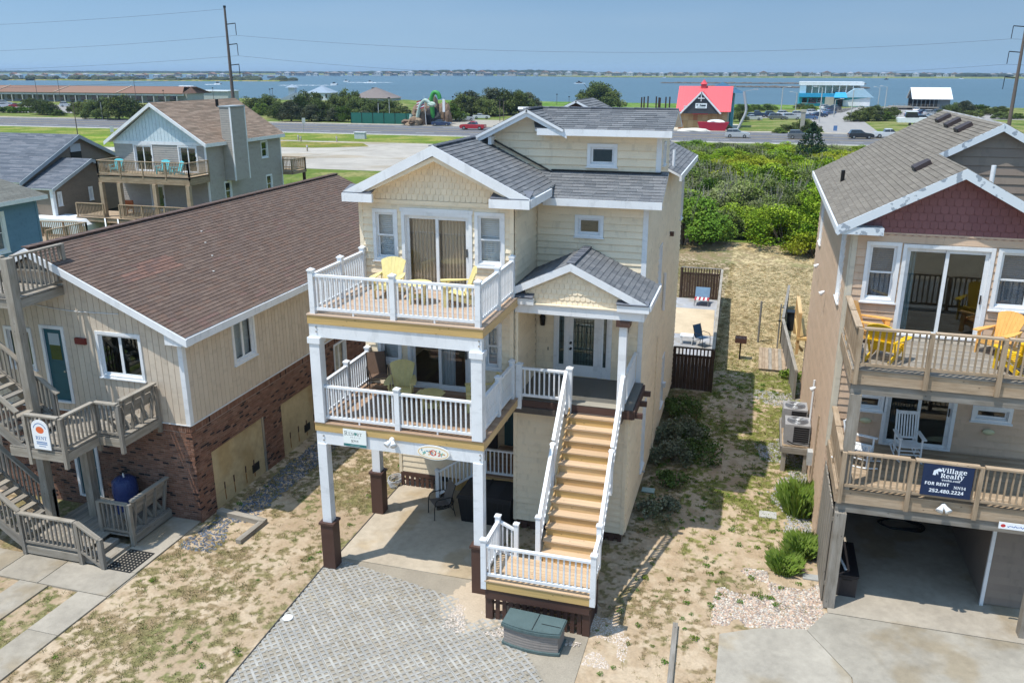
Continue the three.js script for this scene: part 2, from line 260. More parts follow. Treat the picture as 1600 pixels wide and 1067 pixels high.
// window set into an opening: casing, sashes, panes, blind or curtain behind
function windowIn(par, F, u0, u1, v0, v1, o = {}) {
  const { type = 'hung', behind = 'blind', c = 0.09, frame = M.white, deep = 0.1 } = o, b = 0.045;
  const gs = [fbox(F, u0, v0, 0.001, u0 + c, v1, 0.05), fbox(F, u1 - c, v0, 0.001, u1, v1, 0.05), fbox(F, u0 + c, v1 - c, 0.001, u1 - c, v1, 0.052), ...(type === 'slider' ? [fbox(F, u0 + c, v0, -deep, u1 - c, v0 + 0.05, 0.06)] : [fbox(F, u0 + c, v0, 0.001, u1 - c, v0 + c * 0.8, 0.048)])];
  const a0 = u0 + c, a1 = u1 - c, b0 = v0 + (type === 'slider' ? 0.05 : c * 0.8), b1 = v1 - c;
  gs.push(fbox(F, a0, b0, -deep, a0 + 0.02, b1, 0.001), fbox(F, a1 - 0.02, b0, -deep, a1, b1, 0.001), fbox(F, a0 + 0.02, b1 - 0.02, -deep, a1 - 0.02, b1, 0.001));
  if (type !== 'slider') gs.push(fbox(F, a0 + 0.02, b0, -deep, a1 - 0.02, b0 + 0.02, 0.001));
  const W = part(par, type === 'slider' ? 'sliding_door' : 'window', gs, frame); if (o.label) W.userData.label = o.label;
  if (type !== 'slider') part(W, 'sill', fbox(F, u0 - 0.03, v0 - 0.035, 0.001, u1 + 0.03, v0 - 0.001, 0.085), frame);
  const sash = (x0, x1, y0, y1, d, w = b) => { part(W, 'sash', [fbox(F, x0, y0, d, x0 + w, y1, d + 0.03), fbox(F, x1 - w, y0, d, x1, y1, d + 0.03), fbox(F, x0 + w, y0, d, x1 - w, y0 + w, d + 0.03), fbox(F, x0 + w, y1 - w, d, x1 - w, y1, d + 0.03)], frame); part(W, 'pane', fbox(F, x0 + w, y0 + w, d + 0.012, x1 - w, y1 - w, d + 0.018), o.glass || M.glass); };
  const i0 = a0 + 0.021, i1 = a1 - 0.021, j0 = b0 + (type === 'slider' ? 0.001 : 0.021), j1 = b1 - 0.021, m = (i0 + i1) / 2, mv = (j0 + j1) / 2;
  if (type === 'hung') { sash(i0, i1, mv - 0.02, j1, -0.045); sash(i0, i1, j0, mv + 0.02, -0.08); }
  else if (type === 'slider') { sash(i0, m + 0.04, j0, j1, -0.085, 0.08); sash(m - 0.04, i1, j0, j1, -0.045, 0.08); part(W, 'handle', fbox(F, i1 - 0.06, j0 + 0.9, -0.014, i1 - 0.035, j0 + 1.12, 0.03), M.black); }
  else if (type === 'twin') { sash(i0, m, j0, j1, -0.06); sash(m + 0.002, i1, j0, j1, -0.06); }
  else sash(i0, i1, j0, j1, -0.06);
  if (behind === 'blind') { const n = Math.floor((j1 - j0) / 0.055), g = []; for (let k = 0; k < n; k++) g.push(fbox(F, i0, j0 + k * 0.055, -0.16, i1, j0 + k * 0.055 + 0.051, -0.155)); part(W, 'blind', g, o.bmat || M.blind); }
  else if (behind === 'curtain') { for (const [x0, x1] of o.drape || [[i0, i0 + (i1 - i0) * 0.3], [i1 - (i1 - i0) * 0.42, i1]]) { const g = [], n = Math.max(3, Math.floor((x1 - x0) / 0.09)); for (let k = 0; k < n; k++) { const x = x0 + (x1 - x0) * k / n, q = (x1 - x0) / n; g.push(prism(rect(x, x + q, j0, j1), F, (u) => -0.2 + 0.05 * Math.sin((u - x) / q * Math.PI), (u) => -0.21 + 0.05 * Math.sin((u - x) / q * Math.PI))); g.push(rodAt(F, x + q / 2, j0, j1)); } part(W, 'curtain', g, o.cmat || M.curtain); } }
  return W;
}
const rodAt = (F, u, v0, v1) => rod(F.p(u, v0, -0.185), F.p(u, v1, -0.185), 0.022, 0.022, 6).toNonIndexed();
// railings
function newel(par, x, y, z, h, w, mat, name = 'newel_post', cap = true) {
  const g = [B(-w / 2, 0, -w / 2, w / 2, h, w / 2)];
  if (cap) { g.push(B(-w / 2 - 0.018, h + 0.001, -w / 2 - 0.018, w / 2 + 0.018, h + 0.035, w / 2 + 0.018)); const p = new THREE.ConeGeometry((w / 2 + 0.012) * 1.414, 0.05, 4); p.rotateY(Math.PI / 4); p.translate(0, h + 0.0605, 0); g.push(p); }
  return part(par, name, shared(['nw', h.toFixed(3), w, cap].join(), () => merge(g)), mat, [x, y, z]);
}
function rail(par, a, b, o = {}) {
  const { h = 1, mat = M.white, sp = 0.128, bw = 0.038, tw = 0.09, th = 0.055, low = 0.12, bmat } = o, A = new V3(...a), D = new V3(...b).sub(A), L = Math.hypot(D.x, D.z), n = Math.max(1, Math.round(L / sp)), alongX = Math.abs(D.x) > Math.abs(D.z);
  const up = (p, y) => [p[0], p[1] + y, p[2]];
  part(par, 'top_rail', bar(up(a, h - th / 2), up(b, h - th / 2), tw, th), o.tmat || mat); part(par, 'bottom_rail', bar(up(a, low), up(b, low), bw + 0.015, 0.07), mat);
  const bh = h - th - low - 0.035 + Math.abs(D.y) / L * bw, g = shared(['bal', bh.toFixed(3), bw].join(), () => B(-bw / 2, 0, -bw / 2, bw / 2, bh, bw / 2));
  for (let k = 0; k < n; k++) { const t = (k + 0.5) / n; part(par, 'baluster', g, bmat ? bmat[k % bmat.length] : mat, [a[0] + D.x * t, a[1] + D.y * t + low + 0.034, a[2] + D.z * t]); }
}
function planks(par, x0, x1, z0, z1, y, mats, w = 0.14, along = 'x', th = 0.03, name = 'plank') {
  const a = along === 'x' ? Math.min(z0, z1) : Math.min(x0, x1), b = along === 'x' ? Math.max(z0, z1) : Math.max(x0, x1); let k = 0;
  for (let t = a; t < b - 0.02; t += w, k++) { const e = Math.min(b, t + w - 0.007); part(par, name, along === 'x' ? B(x0, y - th, t, x1, y, e) : B(t, y - th, z0, e, y, z1), mats[(k * 5 + (k >> 2)) % mats.length]); }
}
// ================================================================ SETTING
const sheet = (x0, x1, z0, z1, y, uvOne) => mk([x0, y, z0, x0, y, z1, x1, y, z1, x1, y, z0], uvOne ? [0, 1, 0, 0, 1, 0, 1, 1] : [x0, -z0, x0, -z1, x1, -z1, x1, -z0], [0, 1, 2, 0, 2, 3]);
function flat(pts, y, th = 0.1) { const p = pts.map(a => [a[0], -a[1]]), F = FR([0, 0, 0], [1, 0, 0], [0, 0, -1]); return prism(p, F, y, y - th); } // pts [x,z], convex
{ // main land sheet with an uneven shoreline
  const P = [], U = [], I = []; let n = 0;
  for (let x = -900; x <= 620; x += 8) { const zs = -362 - 26 * (fbm(x * 0.02, 0, 4, 9) - 0.5) - (x < -150 ? 8 : 0); P.push(x, 0, 60, x, 0, zs, x, -1.2, zs - 3); U.push(x, -60, x, -zs, x, -zs + 3); if (n) { const a = (n - 1) * 3, b = n * 3; I.push(a, b, a + 1, b, b + 1, a + 1, a + 1, b + 1, a + 2, b + 1, b + 2, a + 2); } n++; }
  const g = mk(P, U, I); struct('ground', g, MS([0.95, 0.98, 0.9], { map: texMead, roughness: 1 }));
}
// ---- the yards round the three near houses: sand, thatch, weeds, straw
const cover = (x, z) => { // plant cover 0..1 and kind
  const n = 0.26 * fbm(x * 0.45, z * 0.45, 3, 201) + 0.34 * fbm(x * 2.1, z * 2.1, 3, 211) + 0.5 * fbm(x * 8, z * 8, 2, 221); let b = 0.0;
  if (x < -10.4 && z > -19) b = 0.035; else if (x < -10.2) b = z < -21 ? 0.05 : 0.0; else if (x > -3.2 && x < 2.5) b = z < -29 ? 0.03 : z < -24 ? -0.015 : -0.075;
  if (z < -37) b = 0.06 + 0.1 * ss(-50, -60, z) * ss(-1.2, -3, x) + 0.13 * ss(-52, -60, z) * ss(2.2, 4, x);
  if (x > 0.2 && x < 2.3 && z < -22 && z > -37.5) b += 0.075 * ss(0.2, 0.9, x);
  if (x > -2.9 && x < -1.4 && z < -22 && z > -34) b += 0.09;
  return ss(0.49, 0.64, n + b);
};
const NX0 = -26, NX1 = 14, NZ0 = -68, NZ1 = -6;
const texYard = dtex(1536, 2048, (a, b) => {
  const x = NX0 + (NX1 - NX0) * a, z = NZ1 + (NZ0 - NZ1) * b, f = vnoise(x * 38, z * 38, 231), m = fbm(x * 3, z * 3, 4, 241), l = fbm(x * 0.5, z * 0.5, 3, 251), c = cover(x, z);
  let s = mix3([0.365, 0.272, 0.178], [0.44, 0.345, 0.24], ss(0.3, 0.7, m)); s = mix3(s, [0.30, 0.215, 0.135], 0.6 * ss(0.55, 0.75, l));
  s = s.map(v => v * (0.86 + 0.28 * f));
  let g = mix3([0.235, 0.172, 0.098], [0.185, 0.155, 0.072], ss(0.35, 0.65, fbm(x * 2.2, z * 2.2, 3, 261))); g = mix3(g, [0.13, 0.155, 0.05], ss(0.58, 0.75, l) * 0.5); if (x > -1.5 && x < 2.4 && z < -21 && z > -40) g = mix3(g, [0.17, 0.19, 0.045], 0.65);
  const st = fbm(x * 9 + 3 * m, z * 22, 3, 271); g = g.map(v => v * (0.6 + 0.8 * f) * (0.75 + 0.5 * st));
  let k = mix3(s, g, c);
  if (z < -37 && x > -1.4) { const w = ss(-37, -39, z), q = fbm(x * 7, z * 3.4, 3, 281); let h = mix3([0.25, 0.18, 0.085], [0.52, 0.41, 0.22], ss(0.32, 0.62, q)); h = h.map(v => v * (0.8 + 0.4 * f)); k = mix3(k, h, w * 0.85 * (1 - 0.75 * c * ss(0.5, 0.62, l + 0.1))); }
  return k;
}, true, 1);
const texYardB = dtex(1024, 1024, (a, b) => { const x = (NX1 - NX0) * a, z = (NZ1 - NZ0) * b; return 0.5 * fbm(x * 3, z * 3, 3, 5) + 0.5 * vnoise(x * 16, z * 16, 9); }, false, 1);
struct('yard', sheet(NX0, NX1, NZ0, NZ1, 0.004, true), MS(0xffffff, { map: texYard, bumpMap: texYardB, bumpScale: 0.05, roughness: 1 }));

// ---- concrete: carport slabs, walks, the drive of the house with the red gable
const mConc = [conc([0.40, 0.36, 0.295]), conc([0.42, 0.38, 0.315]), conc([0.38, 0.345, 0.285])], mConcG = [conc([0.37, 0.325, 0.26]), conc([0.395, 0.35, 0.285])];
struct('carport_slab', flat([[-10.28, -18.36], [-6.05, -18.36], [-6.05, -23.4], [-10.28, -23.4]], 0.05), conc([0.53, 0.45, 0.345]));
const walk = struct('walkway', flat([[-24, -16.15], [-15.0, -16.15], [-15.0, -15.05], [-24, -15.05]], 0.018, 0.05), mConcG[0]);
[[-24, -20.3], [-20.29, -18.6], [-18.59, -17.2], [-17.19, -15.02]].forEach(([a, b], i) => part(walk, 'slab', flat([[a, -16.14], [b - 0.015, -16.14], [b - 0.015, -15.06], [a, -15.06]], 0.05, 0.03), mConcG[i % 2]));
for (const [a, b] of [[-15.9, -15.03], [-17.75, -16.85]]) for (let z = -15.04, i = 0; z < -5; z += 1.62, i++) part(walk, 'slab', flat([[a - 0.12 * (z + 15) * 0.1, z], [b - 0.1 * (z + 15) * 0.1, z], [b - 0.1 * (z + 16.6) * 0.1, z + 1.605], [a - 0.12 * (z + 16.6) * 0.1, z + 1.605]], 0.045, 0.06), mConcG[(i + 1) % 2]);
part(walk, 'slab', flat([[-16.1, -19.0], [-15.05, -19.0], [-15.05, -16.16], [-16.1, -16.16]], 0.047, 0.06), mConcG[1]);
const drv = struct('concrete_drive', flat([[0.04, -12], [0.04, -17.88], [0.9, -18.33], [2.9, -18.33], [2.9, -12]], 0.02, 0.04), mConc[1]);
[[[0.02, -12], [0.02, -17.85], [0.9, -18.33], [2.0, -18.6], [2.9, -17.1], [2.9, -12]], [[2.92, -12], [2.92, -17.1], [2.03, -18.58], [2.5, -19.42], [6.99, -19.42], [6.99, -12]], [[7.01, -12], [7.01, -19.42], [12, -19.42], [12, -12]]].forEach((p, i) => part(drv, 'slab', flat(p, 0.05, 0.029), mConc[(i + 1) % 3]));
struct('open_carport_slab', flat([[2.55, -29], [7.4, -29], [7.4, -19.46], [2.55, -19.46]], 0.045, 0.08), conc([0.42, 0.37, 0.30]));

struct('bounce_sandy_frontage', flat([[-80, -5.9], [80, -5.9], [80, 5], [-80, 5]], 0.006, 0.02), MS([0.47, 0.37, 0.25], { map: texSand, roughness: 1 }));  // unseen pale sand, added to bounce sunlight onto the facades
struct('bounce_front_road', flat([[-80, 5.01], [80, 5.01], [80, 13], [-80, 13]], 0.01, 0.02), conc([0.36, 0.34, 0.31]));  // out-of-view road strip, added with the bounce ground to lift facade fill
struct('bounce_beach_sand', flat([[-120, 13.01], [120, 13.01], [120, 58], [-120, 58]], 0.006, 0.02), MS([0.52, 0.42, 0.29], { map: texSand, roughness: 1 }));  // out-of-view sand behind the camera, added as more bounce ground
// ---- open-grid pavers laid on the diagonal
const pav = struct('paver_drive', flat([[-10.42, -18.36], [-6.1, -18.36], [-2.95, -16.95], [-2.95, -9], [-10.1, -9]], 0.024, 0.02), MS([0.345, 0.30, 0.235], { map: texSand, roughness: 1 }));
{
  const poly = [[-10.42, 18.37], [-10.18, 10], [-2.95, 10], [-2.95, 16.7], [-5.2, 17.2], [-6.1, 18.37]], F = FR([0, 0, 0], [1, 0, 0], [0, 0, -1]), c = Math.SQRT1_2, p = 0.15, mats = [conc([0.40, 0.38, 0.345]), conc([0.425, 0.405, 0.365]), conc([0.38, 0.365, 0.335])];
  const rot = (a, b) => [-6.5 + (a - b) * c, 14 + (a + b) * c]; let k = 0; const inside = q => { const s = Math.sign(area(poly)); return poly.every((a, i) => { const b = poly[(i + 1) % poly.length]; return s * ((b[0] - a[0]) * (q[1] - a[1]) - (b[1] - a[1]) * (q[0] - a[0])) > 0.0; }); };
  for (let i = -16; i < 16; i++) for (let j = -16; j < 16; j++) {
    const a0 = i * 4 * p, b0 = j * 3 * p, q = rot(a0 + 2 * p, b0 + 1.5 * p); if (q[1] < 11.6 || q[1] > 18.9 || q[0] < -10.9 || q[0] > -2.5) continue;
    const bars = [], w = 0.03, L = 4 * p - 0.006, H = 3 * p - 0.006, add = (u0, u1, v0, v1) => { const r = inter([rot(a0 + u0, b0 + v0), rot(a0 + u1, b0 + v0), rot(a0 + u1, b0 + v1), rot(a0 + u0, b0 + v1)], poly); if (r.length > 2 && Math.abs(area(r)) > 1e-4) bars.push(prism(r, F, 0.042, 0.006)); };
    for (let s = 0; s <= 4; s++) { const u = s * p - (s === 4 ? 0.006 : 0), x0 = s ? u - w : 0, x1 = s === 4 ? L : u + w; if (s === 0) add(0, w, 0, H); else if (s === 4) add(L - w, L, 0, H); else add(x0, x1, 0, H); }
    for (let s = 0; s < 4; s++) for (let t = 0; t <= 3; t++) { const u0 = s * p + w, u1 = (s + 1) * p - w - (s === 3 ? 0.006 : 0), v = t * p - (t === 3 ? 0.006 : 0); add(u0, u1, t ? v - w : 0, t === 3 ? H : v + w); }
    if (bars.length) part(pav, 'paver', bars, mats[(k++ * 7 + i) % 3 < 0 ? 0 : Math.abs(k * 7 + i) % 3]);
  }
}
// ---- road, verge, lots far behind
const mAsph = MS([0.165, 0.165, 0.175], { map: texAsph, roughness: 0.9 }), mLine = plain([0.62, 0.62, 0.6], 0.7), mLineY = plain([0.55, 0.38, 0.06], 0.7);
const road = struct('road', flat([[-800, -196], [600, -196], [600, -168.5], [-800, -168.5]], 0.03, 0.04), mAsph);
for (const z of [-169.3, -195.2]) part(road, 'edge_line', B(-800, 0.034, z - 0.12, 600, 0.036, z + 0.12), mLine);
for (const z of [-178.7, -178.1, -185.6, -186.2]) part(road, 'centre_line', B(-800, 0.034, z - 0.08, 600, 0.036, z + 0.08), mLineY);
for (const z of [-173.8, -190.6]) for (let x = -230; x < 80; x += 12.2) part(road, 'lane_dash', B(x, 0.034, z - 0.14, x + 4.2, 0.037, z + 0.14), mLine);
struct('far_footpath', flat([[-800, -199.6], [600, -199.6], [600, -196.3], [-800, -196.3]], 0.1, 0.12), conc([0.45, 0.4, 0.33]));
struct('near_footpath', flat([[-800, -168.2], [600, -168.2], [600, -166.2], [-800, -166.2]], 0.02, 0.03), conc([0.50, 0.48, 0.43]));
const mLawn = MS([1.0, 1.08, 0.85], { map: texMead, roughness: 1 });
struct('verge', flat([[-800, -166], [-50, -166], [-50, -150], [-800, -150]], 0.015, 0.02), MS([1.05, 1.1, 0.7], { map: texMead, roughness: 1 }));
struct('lawn', flat([[-300, -149.5], [-100, -149.5], [-100, -126], [-300, -126]], 0.012, 0.02), MS([1.1, 1.25, 0.6], { map: texMead, roughness: 1 }));
struct('side_lane', flat([[-300, -125.5], [-84, -125.5], [-84, -119], [-300, -119]], 0.02, 0.02), conc([0.46, 0.45, 0.42]));
const texLot = texConc.clone(); texLot.repeat.set(1 / 43, 1 / 31); texLot.needsUpdate = true;
const lot = struct('empty_lot', flat([[-101, -147.5], [-50, -147.5], [-44, -105], [-84, -105], [-101, -118]], 0.04, 0.06), conc([0.45, 0.41, 0.355], { map: texLot }));
for (const [a, b] of [[[-92, -131], [-58, -138]], [[-86, -126], [-62, -132]], [[-80, -116], [-52, -121]], [[-70, -106], [-64, -146]]]) part(lot, 'crack', bar([a[0], 0.043, a[1]], [b[0], 0.043, b[1]], 0.18, 0.004), plain([0.2, 0.18, 0.12], 1));
struct('lot_island', flat([[-93, -145], [-70, -145], [-66, -139], [-74, -134], [-90, -133]], 0.09, 0.08), MS([1.3, 1.05, 0.9], { map: texMead, roughness: 1 }));
struct('marina_lot', flat([[-2, -258], [70, -270], [64, -345], [34, -352], [24, -300], [0, -285]], 0.03, 0.04), MS([0.36, 0.34, 0.32], { map: texAsph, roughness: 0.95 }));
struct('marina_road', flat([[12, -262], [26, -268], [24, -196.2], [13, -196.2]], 0.026, 0.03), MS([0.36, 0.34, 0.32], { map: texAsph, roughness: 0.95 }));
struct('golf_lot', flat([[-85, -225], [-38, -225], [-38, -200], [-85, -200]], 0.03, 0.04), MS([0.40, 0.36, 0.30], { map: texAsph, roughness: 0.95 }));
struct('shop_lot', flat([[-330, -285], [-190, -262], [-170, -222], [-330, -222]], 0.03, 0.04), MS([0.33, 0.31, 0.29], { map: texAsph, roughness: 0.95 }));
struct('sandy_lot', flat([[-36, -226], [-6, -226], [-6, -199.8], [-36, -199.8]], 0.03, 0.04), MS([0.60, 0.52, 0.40], { map: texSand, roughness: 1 }));
struct('marsh', flat([[-140, -366], [10, -352], [10, -318], [-60, -300], [-140, -330]], 0.25, 0.3), MS([0.75, 1.1, 0.7], { map: texMead, roughness: 1 }));

// ---- the sound and its far shore
const texWater = dtex(512, 512, (x, y) => 0.55 * fbm(x * 10, y * 26, 4, 301, 10, 26) + 0.45 * fbm(x * 4, y * 60, 3, 311, 4, 60), false, 1 / 60, 1 / 22);
const texWaterC = dtex(512, 512, (x, y) => { const n = fbm(x * 3, y * 12, 5, 321, 3, 12); return [0.72 + 0.55 * n, 0.78 + 0.42 * n, 0.82 + 0.32 * n]; }, true, 1 / 420, 1 / 420);
struct('water', sheet(-3600, 3000, -3400, -338, -0.45), MS([0.06, 0.112, 0.14], { map: texWaterC, roughness: 0.32, bumpMap: texWater, bumpScale: 0.35 }));
function shoreBand(name, pts, y, mat) { const P = [], U = [], I = []; pts.forEach(([x, z0, z1], i) => { P.push(x, -0.9, z0 + 2.5, x, y, z0, x, y, z1); U.push(x, -z0, x, -z0 + 2, x, -z1); if (i) { const a = i * 3 - 3, b = i * 3; I.push(a, b, a + 1, b, b + 1, a + 1, a + 1, b + 1, a + 2, b + 1, b + 2, a + 2); } }); return struct(name, mk(P, U, I), mat); }
const mShore = MS([1, 1, 1], { map: texMead, roughness: 1 });
{ const p = []; for (let x = -1900; x <= -560; x += 20) { const t = (x + 1900) / 1340; p.push([x, -868 - 30 * fbm(x * 0.01, 0, 3, 4) - 60 * t * t, -1010 - 60 * fbm(x * 0.01, 3, 3, 4) + 55 * ss(0.75, 1, t)]); } shoreBand('marsh_island', p, 0.5, MS([1.15, 1.0, 0.95], { map: texMead, roughness: 1 })); }
{ const p = []; for (let x = -3600; x <= 1900; x += 30) p.push([x, -1790 - 350 * ss(-250, -750, x) + 40 * fbm(x * 0.01, 0, 3, 8) - 200 * ss(-900, -1700, x), -3200]); shoreBand('far_shore', p, 0.6, mShore); }
function lump(x, y, z, rx, ry, rz, s) { const g = new THREE.IcosahedronGeometry(1, 2), p = g.attributes.position; for (let i = 0; i < p.count; i++) { const a = p.getX(i), b = p.getY(i), c = p.getZ(i), k = 0.72 + 0.55 * fbm(a * 3 + s, (b + c) * 3 + s, 2, 3); p.setXYZ(i, x + a * rx * k, y + b * ry * k, z + c * rz * k); } g.computeVertexNormals(); return g; }
const mWoodFar = [MS([0.028, 0.042, 0.03], { roughness: 1 }), MS([0.05, 0.062, 0.035], { roughness: 1 })];
{ const g = []; for (let x = -3000; x < 1700; x += 9) { const z = -2080 - 400 * ss(-200, -800, x) - 240 * ss(-900, -1700, x) - R(0, 420), hill = 4.4 + 3 * fbm(x * 0.004, 1, 3, 41) + 5 * ss(-480, -620, x) * (1 - ss(-900, -1300, x)); g.push(lump(x, hill * 0.35, z, R(16, 30), hill * R(0.75, 1.05), R(12, 20), rnd() * 9)); } one('far_woodland', g, mWoodFar[0], 'dark band of woodland along the far shore of the sound', 'woodland', null, 'stuff'); }
{ const g = []; for (let k = 0; k < 260; k++) { const x = R(-1700, -570), z = -905 - R(0, 85) - 50 * ss(-900, -600, x), h = R(1.2, 4.2); g.push(lump(x, h * 0.4, z, R(3, 9), h, R(3, 8), rnd() * 9)); } one('island_thicket', g, mWoodFar[1], 'low scrub covering the marsh island across the water', 'thicket', null, 'stuff'); }
{ // two low breakwaters and a distant bridge
  const rock = plain([0.14, 0.12, 0.10], 0.95), mkw = (x0, z0, x1, z1) => { const g = []; for (let k = 0; k < 46; k++) { const t = k / 45; g.push(lump(mix(x0, x1, t) + R(-1, 1), -0.1, mix(z0, z1, t), R(3, 6), R(0.7, 1.3), R(2, 4), rnd() * 9)); } return g; };
  const a = GP(1038, 129.4), b = GP(1252, 130.6), c = GP(1106, 135), d = GP(1262, 137);
  one('breakwater', mkw(a[0], a[2], b[0] + 60, b[2]), rock, 'long low stone breakwater lying farther out on the sound', 'breakwater'); one('breakwater', mkw(c[0], c[2], d[0] + 40, d[2]), rock, 'shorter stone breakwater nearer the turquoise restaurant', 'breakwater');
  const br = thing('bridge', 'long low causeway bridge crossing the far end of the sound', 'bridge', [-560, -0.4, -2080]); part(br, 'deck', B(-640, 5.2, -2085, -330, 6.4, -2075), conc([0.42, 0.42, 0.42])); for (let x = -636; x < -332; x += 12) part(br, 'pier', B(x, -0.5, -2082, x + 2, 5.2, -2078), conc([0.4, 0.4, 0.4]));
}
scene.fog = new THREE.FogExp2(0xa4bcd8, 0.0001);
// ================================================================ roofs
const slopeF = (dir, o, p) => { const c = 1 / Math.hypot(1, p), s = p * c; return { R: FR(o, [0, 0, -1], [-c, s, 0]), L: FR(o, [0, 0, 1], [c, s, 0]), F: FR(o, [1, 0, 0], [0, s, -c]), B: FR(o, [-1, 0, 0], [0, s, c]) }[dir]; };
const mShin = vcol();
function roof(par, dir, o, pitch, poly, pal, cap, opt = {}) { // poly in [along eave, horizontal run]
  const F = slopeF(dir, o, pitch), k = Math.hypot(1, pitch), P = poly.map(p => [p[0], p[1] * k]);
  const m = part(par, 'roof', prism(P, F, -0.001, -0.07), opt.under || M.trim); const g = shingleGeos(F, P, pal, opt.exp || 0.143, opt.w || 0.32, opt.th || 0.014);
  pieces(m, 'shingle', mShin, g, cap); return m;
}
const palGrey = [[0.178, 0.185, 0.194], [0.16, 0.168, 0.178], [0.20, 0.205, 0.213], [0.148, 0.155, 0.166], [0.188, 0.192, 0.20]];
const palBrown = [[0.165, 0.117, 0.094], [0.15, 0.106, 0.086], [0.176, 0.126, 0.101], [0.158, 0.114, 0.094], [0.17, 0.113, 0.088]];
const palTan = [[0.215, 0.19, 0.158], [0.198, 0.175, 0.146], [0.232, 0.206, 0.172], [0.207, 0.184, 0.154]];

// ================================================================ THE YELLOW HOUSE
const cream = [[0.895, 0.755, 0.55], [0.902, 0.764, 0.562], [0.886, 0.744, 0.54]].map(c => paint(c, { bumpMap: texSidingB, bumpScale: 0.004 }));
const creamS = [cream[0], cream[1]];
const YH = thing('yellow_house', 'tall cream yellow beach house on white posts with two white railed decks', 'house', [-6.6, 0, -26]);
{
  const Fz = FZ(-20.9), Fw = FZ(-23.2), Fr = FX(-2.82), wh = M.trim;
  // front bay
  const oU = [[-9.9, -9.18, 7.87, 9.27], [-9.07, -7.08, 7.13, 9.23], [-7.01, -6.19, 7.87, 9.3]], oL = [[-9.92, -9.2, 4.92, 6.25], [-9.02, -7.15, 4.28, 6.35], [-6.82, -6.28, 5.03, 6.35]], oF = [...oU, ...oL];
  const bay = part(YH, 'wall', wallGeo(Fz, rect(-10.3, -5.95, 4.0, 9.52), oF), cream[0]);
  clap(bay, Fz, rect(-10.2, -6.05, 4.27, 9.5), oF, cream, 0.19, 'clapboard', 0.034, 2.6);
  for (const x of [-10.3, -6.06]) part(bay, 'corner_trim', B(x, 4.0, -20.9, x + 0.11, 9.5, -20.868), cream[1]);
  const gab = part(YH, 'gable_wall', prism([[-10.3, 9.521], [-5.95, 9.521], [-7.95, 10.86]], Fz, 0, -0.14), cream[0]);
  scallops(gab, Fz, [[-9.75, 9.53], [-6.15, 9.53], [-5.95, 9.7], [-7.95, 10.74], [-9.95, 9.7]], creamS, 0.165, 0.15);
  part(gab, 'band_board', B(-10.2, 9.44, -20.9, -6.05, 9.525, -20.86), cream[1]);
  windowIn(YH, Fz, ...oU[0]); windowIn(YH, Fz, ...oU[1], { type: 'slider', behind: 'curtain', drape: [[-8.85, -8.1], [-8.0, -7.35]], label: 'upper deck sliding door with drawn tan curtains' }); windowIn(YH, Fz, ...oU[2]);
  windowIn(YH, Fz, ...oL[0]); windowIn(YH, Fz, ...oL[1], { type: 'slider', behind: 'curtain', drape: [[-8.2, -7.7]], cmat: M.blind }); windowIn(YH, Fz, ...oL[2]);
  part(YH, 'door_casing', B(-9.1, 9.23, -20.9, -7.05, 9.33, -20.84), wh);
  // return wall, wing, side walls, underside
  const Fq = FX(-5.95), ret = part(YH, 'wall', wallGeo(Fq, rect(20.901, 23.2, 4.0, 9.55)), cream[0]); clap(ret, Fq, rect(20.95, 23.16, 4.2, 9.5), [], cream, 0.19, 'clapboard', 0.034);
  const oW = [[-4.83, -4.02, 8.37, 8.98], [-5.38, -3.67, 4.21, 6.22]], wing = part(YH, 'wall', wallGeo(Fw, rect(-5.94, -2.83, 4.0, 9.6), oW), cream[0]);
  clap(wing, Fw, rect(-5.9, -2.93, 4.2, 9.5), oW, cream, 0.19, 'clapboard', 0.034, 2.2); part(wing, 'corner_trim', B(-2.93, 4.0, -23.2, -2.79, 9.55, -23.165), wh);
  windowIn(YH, Fw, ...oW[0], { type: 'fixed', behind: 'none', glass: M.gtint });
  const oR = [[1030, 385, 444], [1065, 275, 338], [1033.5, 560, 625], [1003, 635, 722]].map(([x, t, b]) => { const z = -XP(x, (t + b) / 2, -2.82)[2]; return [z - 0.4, z + 0.4, XP(x, b, -2.82)[1], XP(x, t, -2.82)[1]]; });
  const side = part(YH, 'wall', [...cut(rect(23.2, 34, 0.3, 9.62), oR), ...cut(rect(21.3, 23.199, 0.3, 4.0), oR)].map(p => prism(p, Fr, 0, -0.14)), cream[0]);
  clap(side, Fr, rect(23.22, 33.9, 0.35, 9.6), oR, cream, 0.19, 'clapboard', 0.034, 3.6); clap(side, Fr, rect(21.32, 23.2, 0.35, 4.0), oR, cream, 0.19, 'clapboard', 0.034); part(side, 'conduit', rod([-2.77, 0.4, -27.2], [-2.77, 4.4, -27.2], 0.03), cream[1]); { const d = XP(1041, 424, -2.74), e = XP(1035, 488, -2.74); part(side, 'downspout', rod([-2.74, e[1], (d[2] + e[2]) / 2], [-2.74, d[1], (d[2] + e[2]) / 2], 0.05), M.trim); } part(side, 'hose_bib', rod([-2.8, 0.8, -24.4], [-2.66, 0.8, -24.4], 0.03), M.steel); part(side, 'dryer_vent', B(-2.8, 1.6, -30.1, -2.68, 1.78, -29.9), M.white); for (const o of oR) windowIn(YH, Fr, ...o, { c: 0.07 });
  part(side, 'vent_hood', [B(-2.8, 0, 0, -2.66, 0.14, 0.16)].map(g => g.translate(0, 7.35, -29.6)), M.brown);
  part(YH, 'wall', [B(-10.3, 4.0, -34, -10.17, 9.6, -20.9), B(-10.3, 0.3, -34, -2.83, 9.6, -33.88)], cream[0]); part(YH, 'floor_frame', B(-10.28, 3.82, -33.8, -2.96, 3.99, -20.92), M.room);
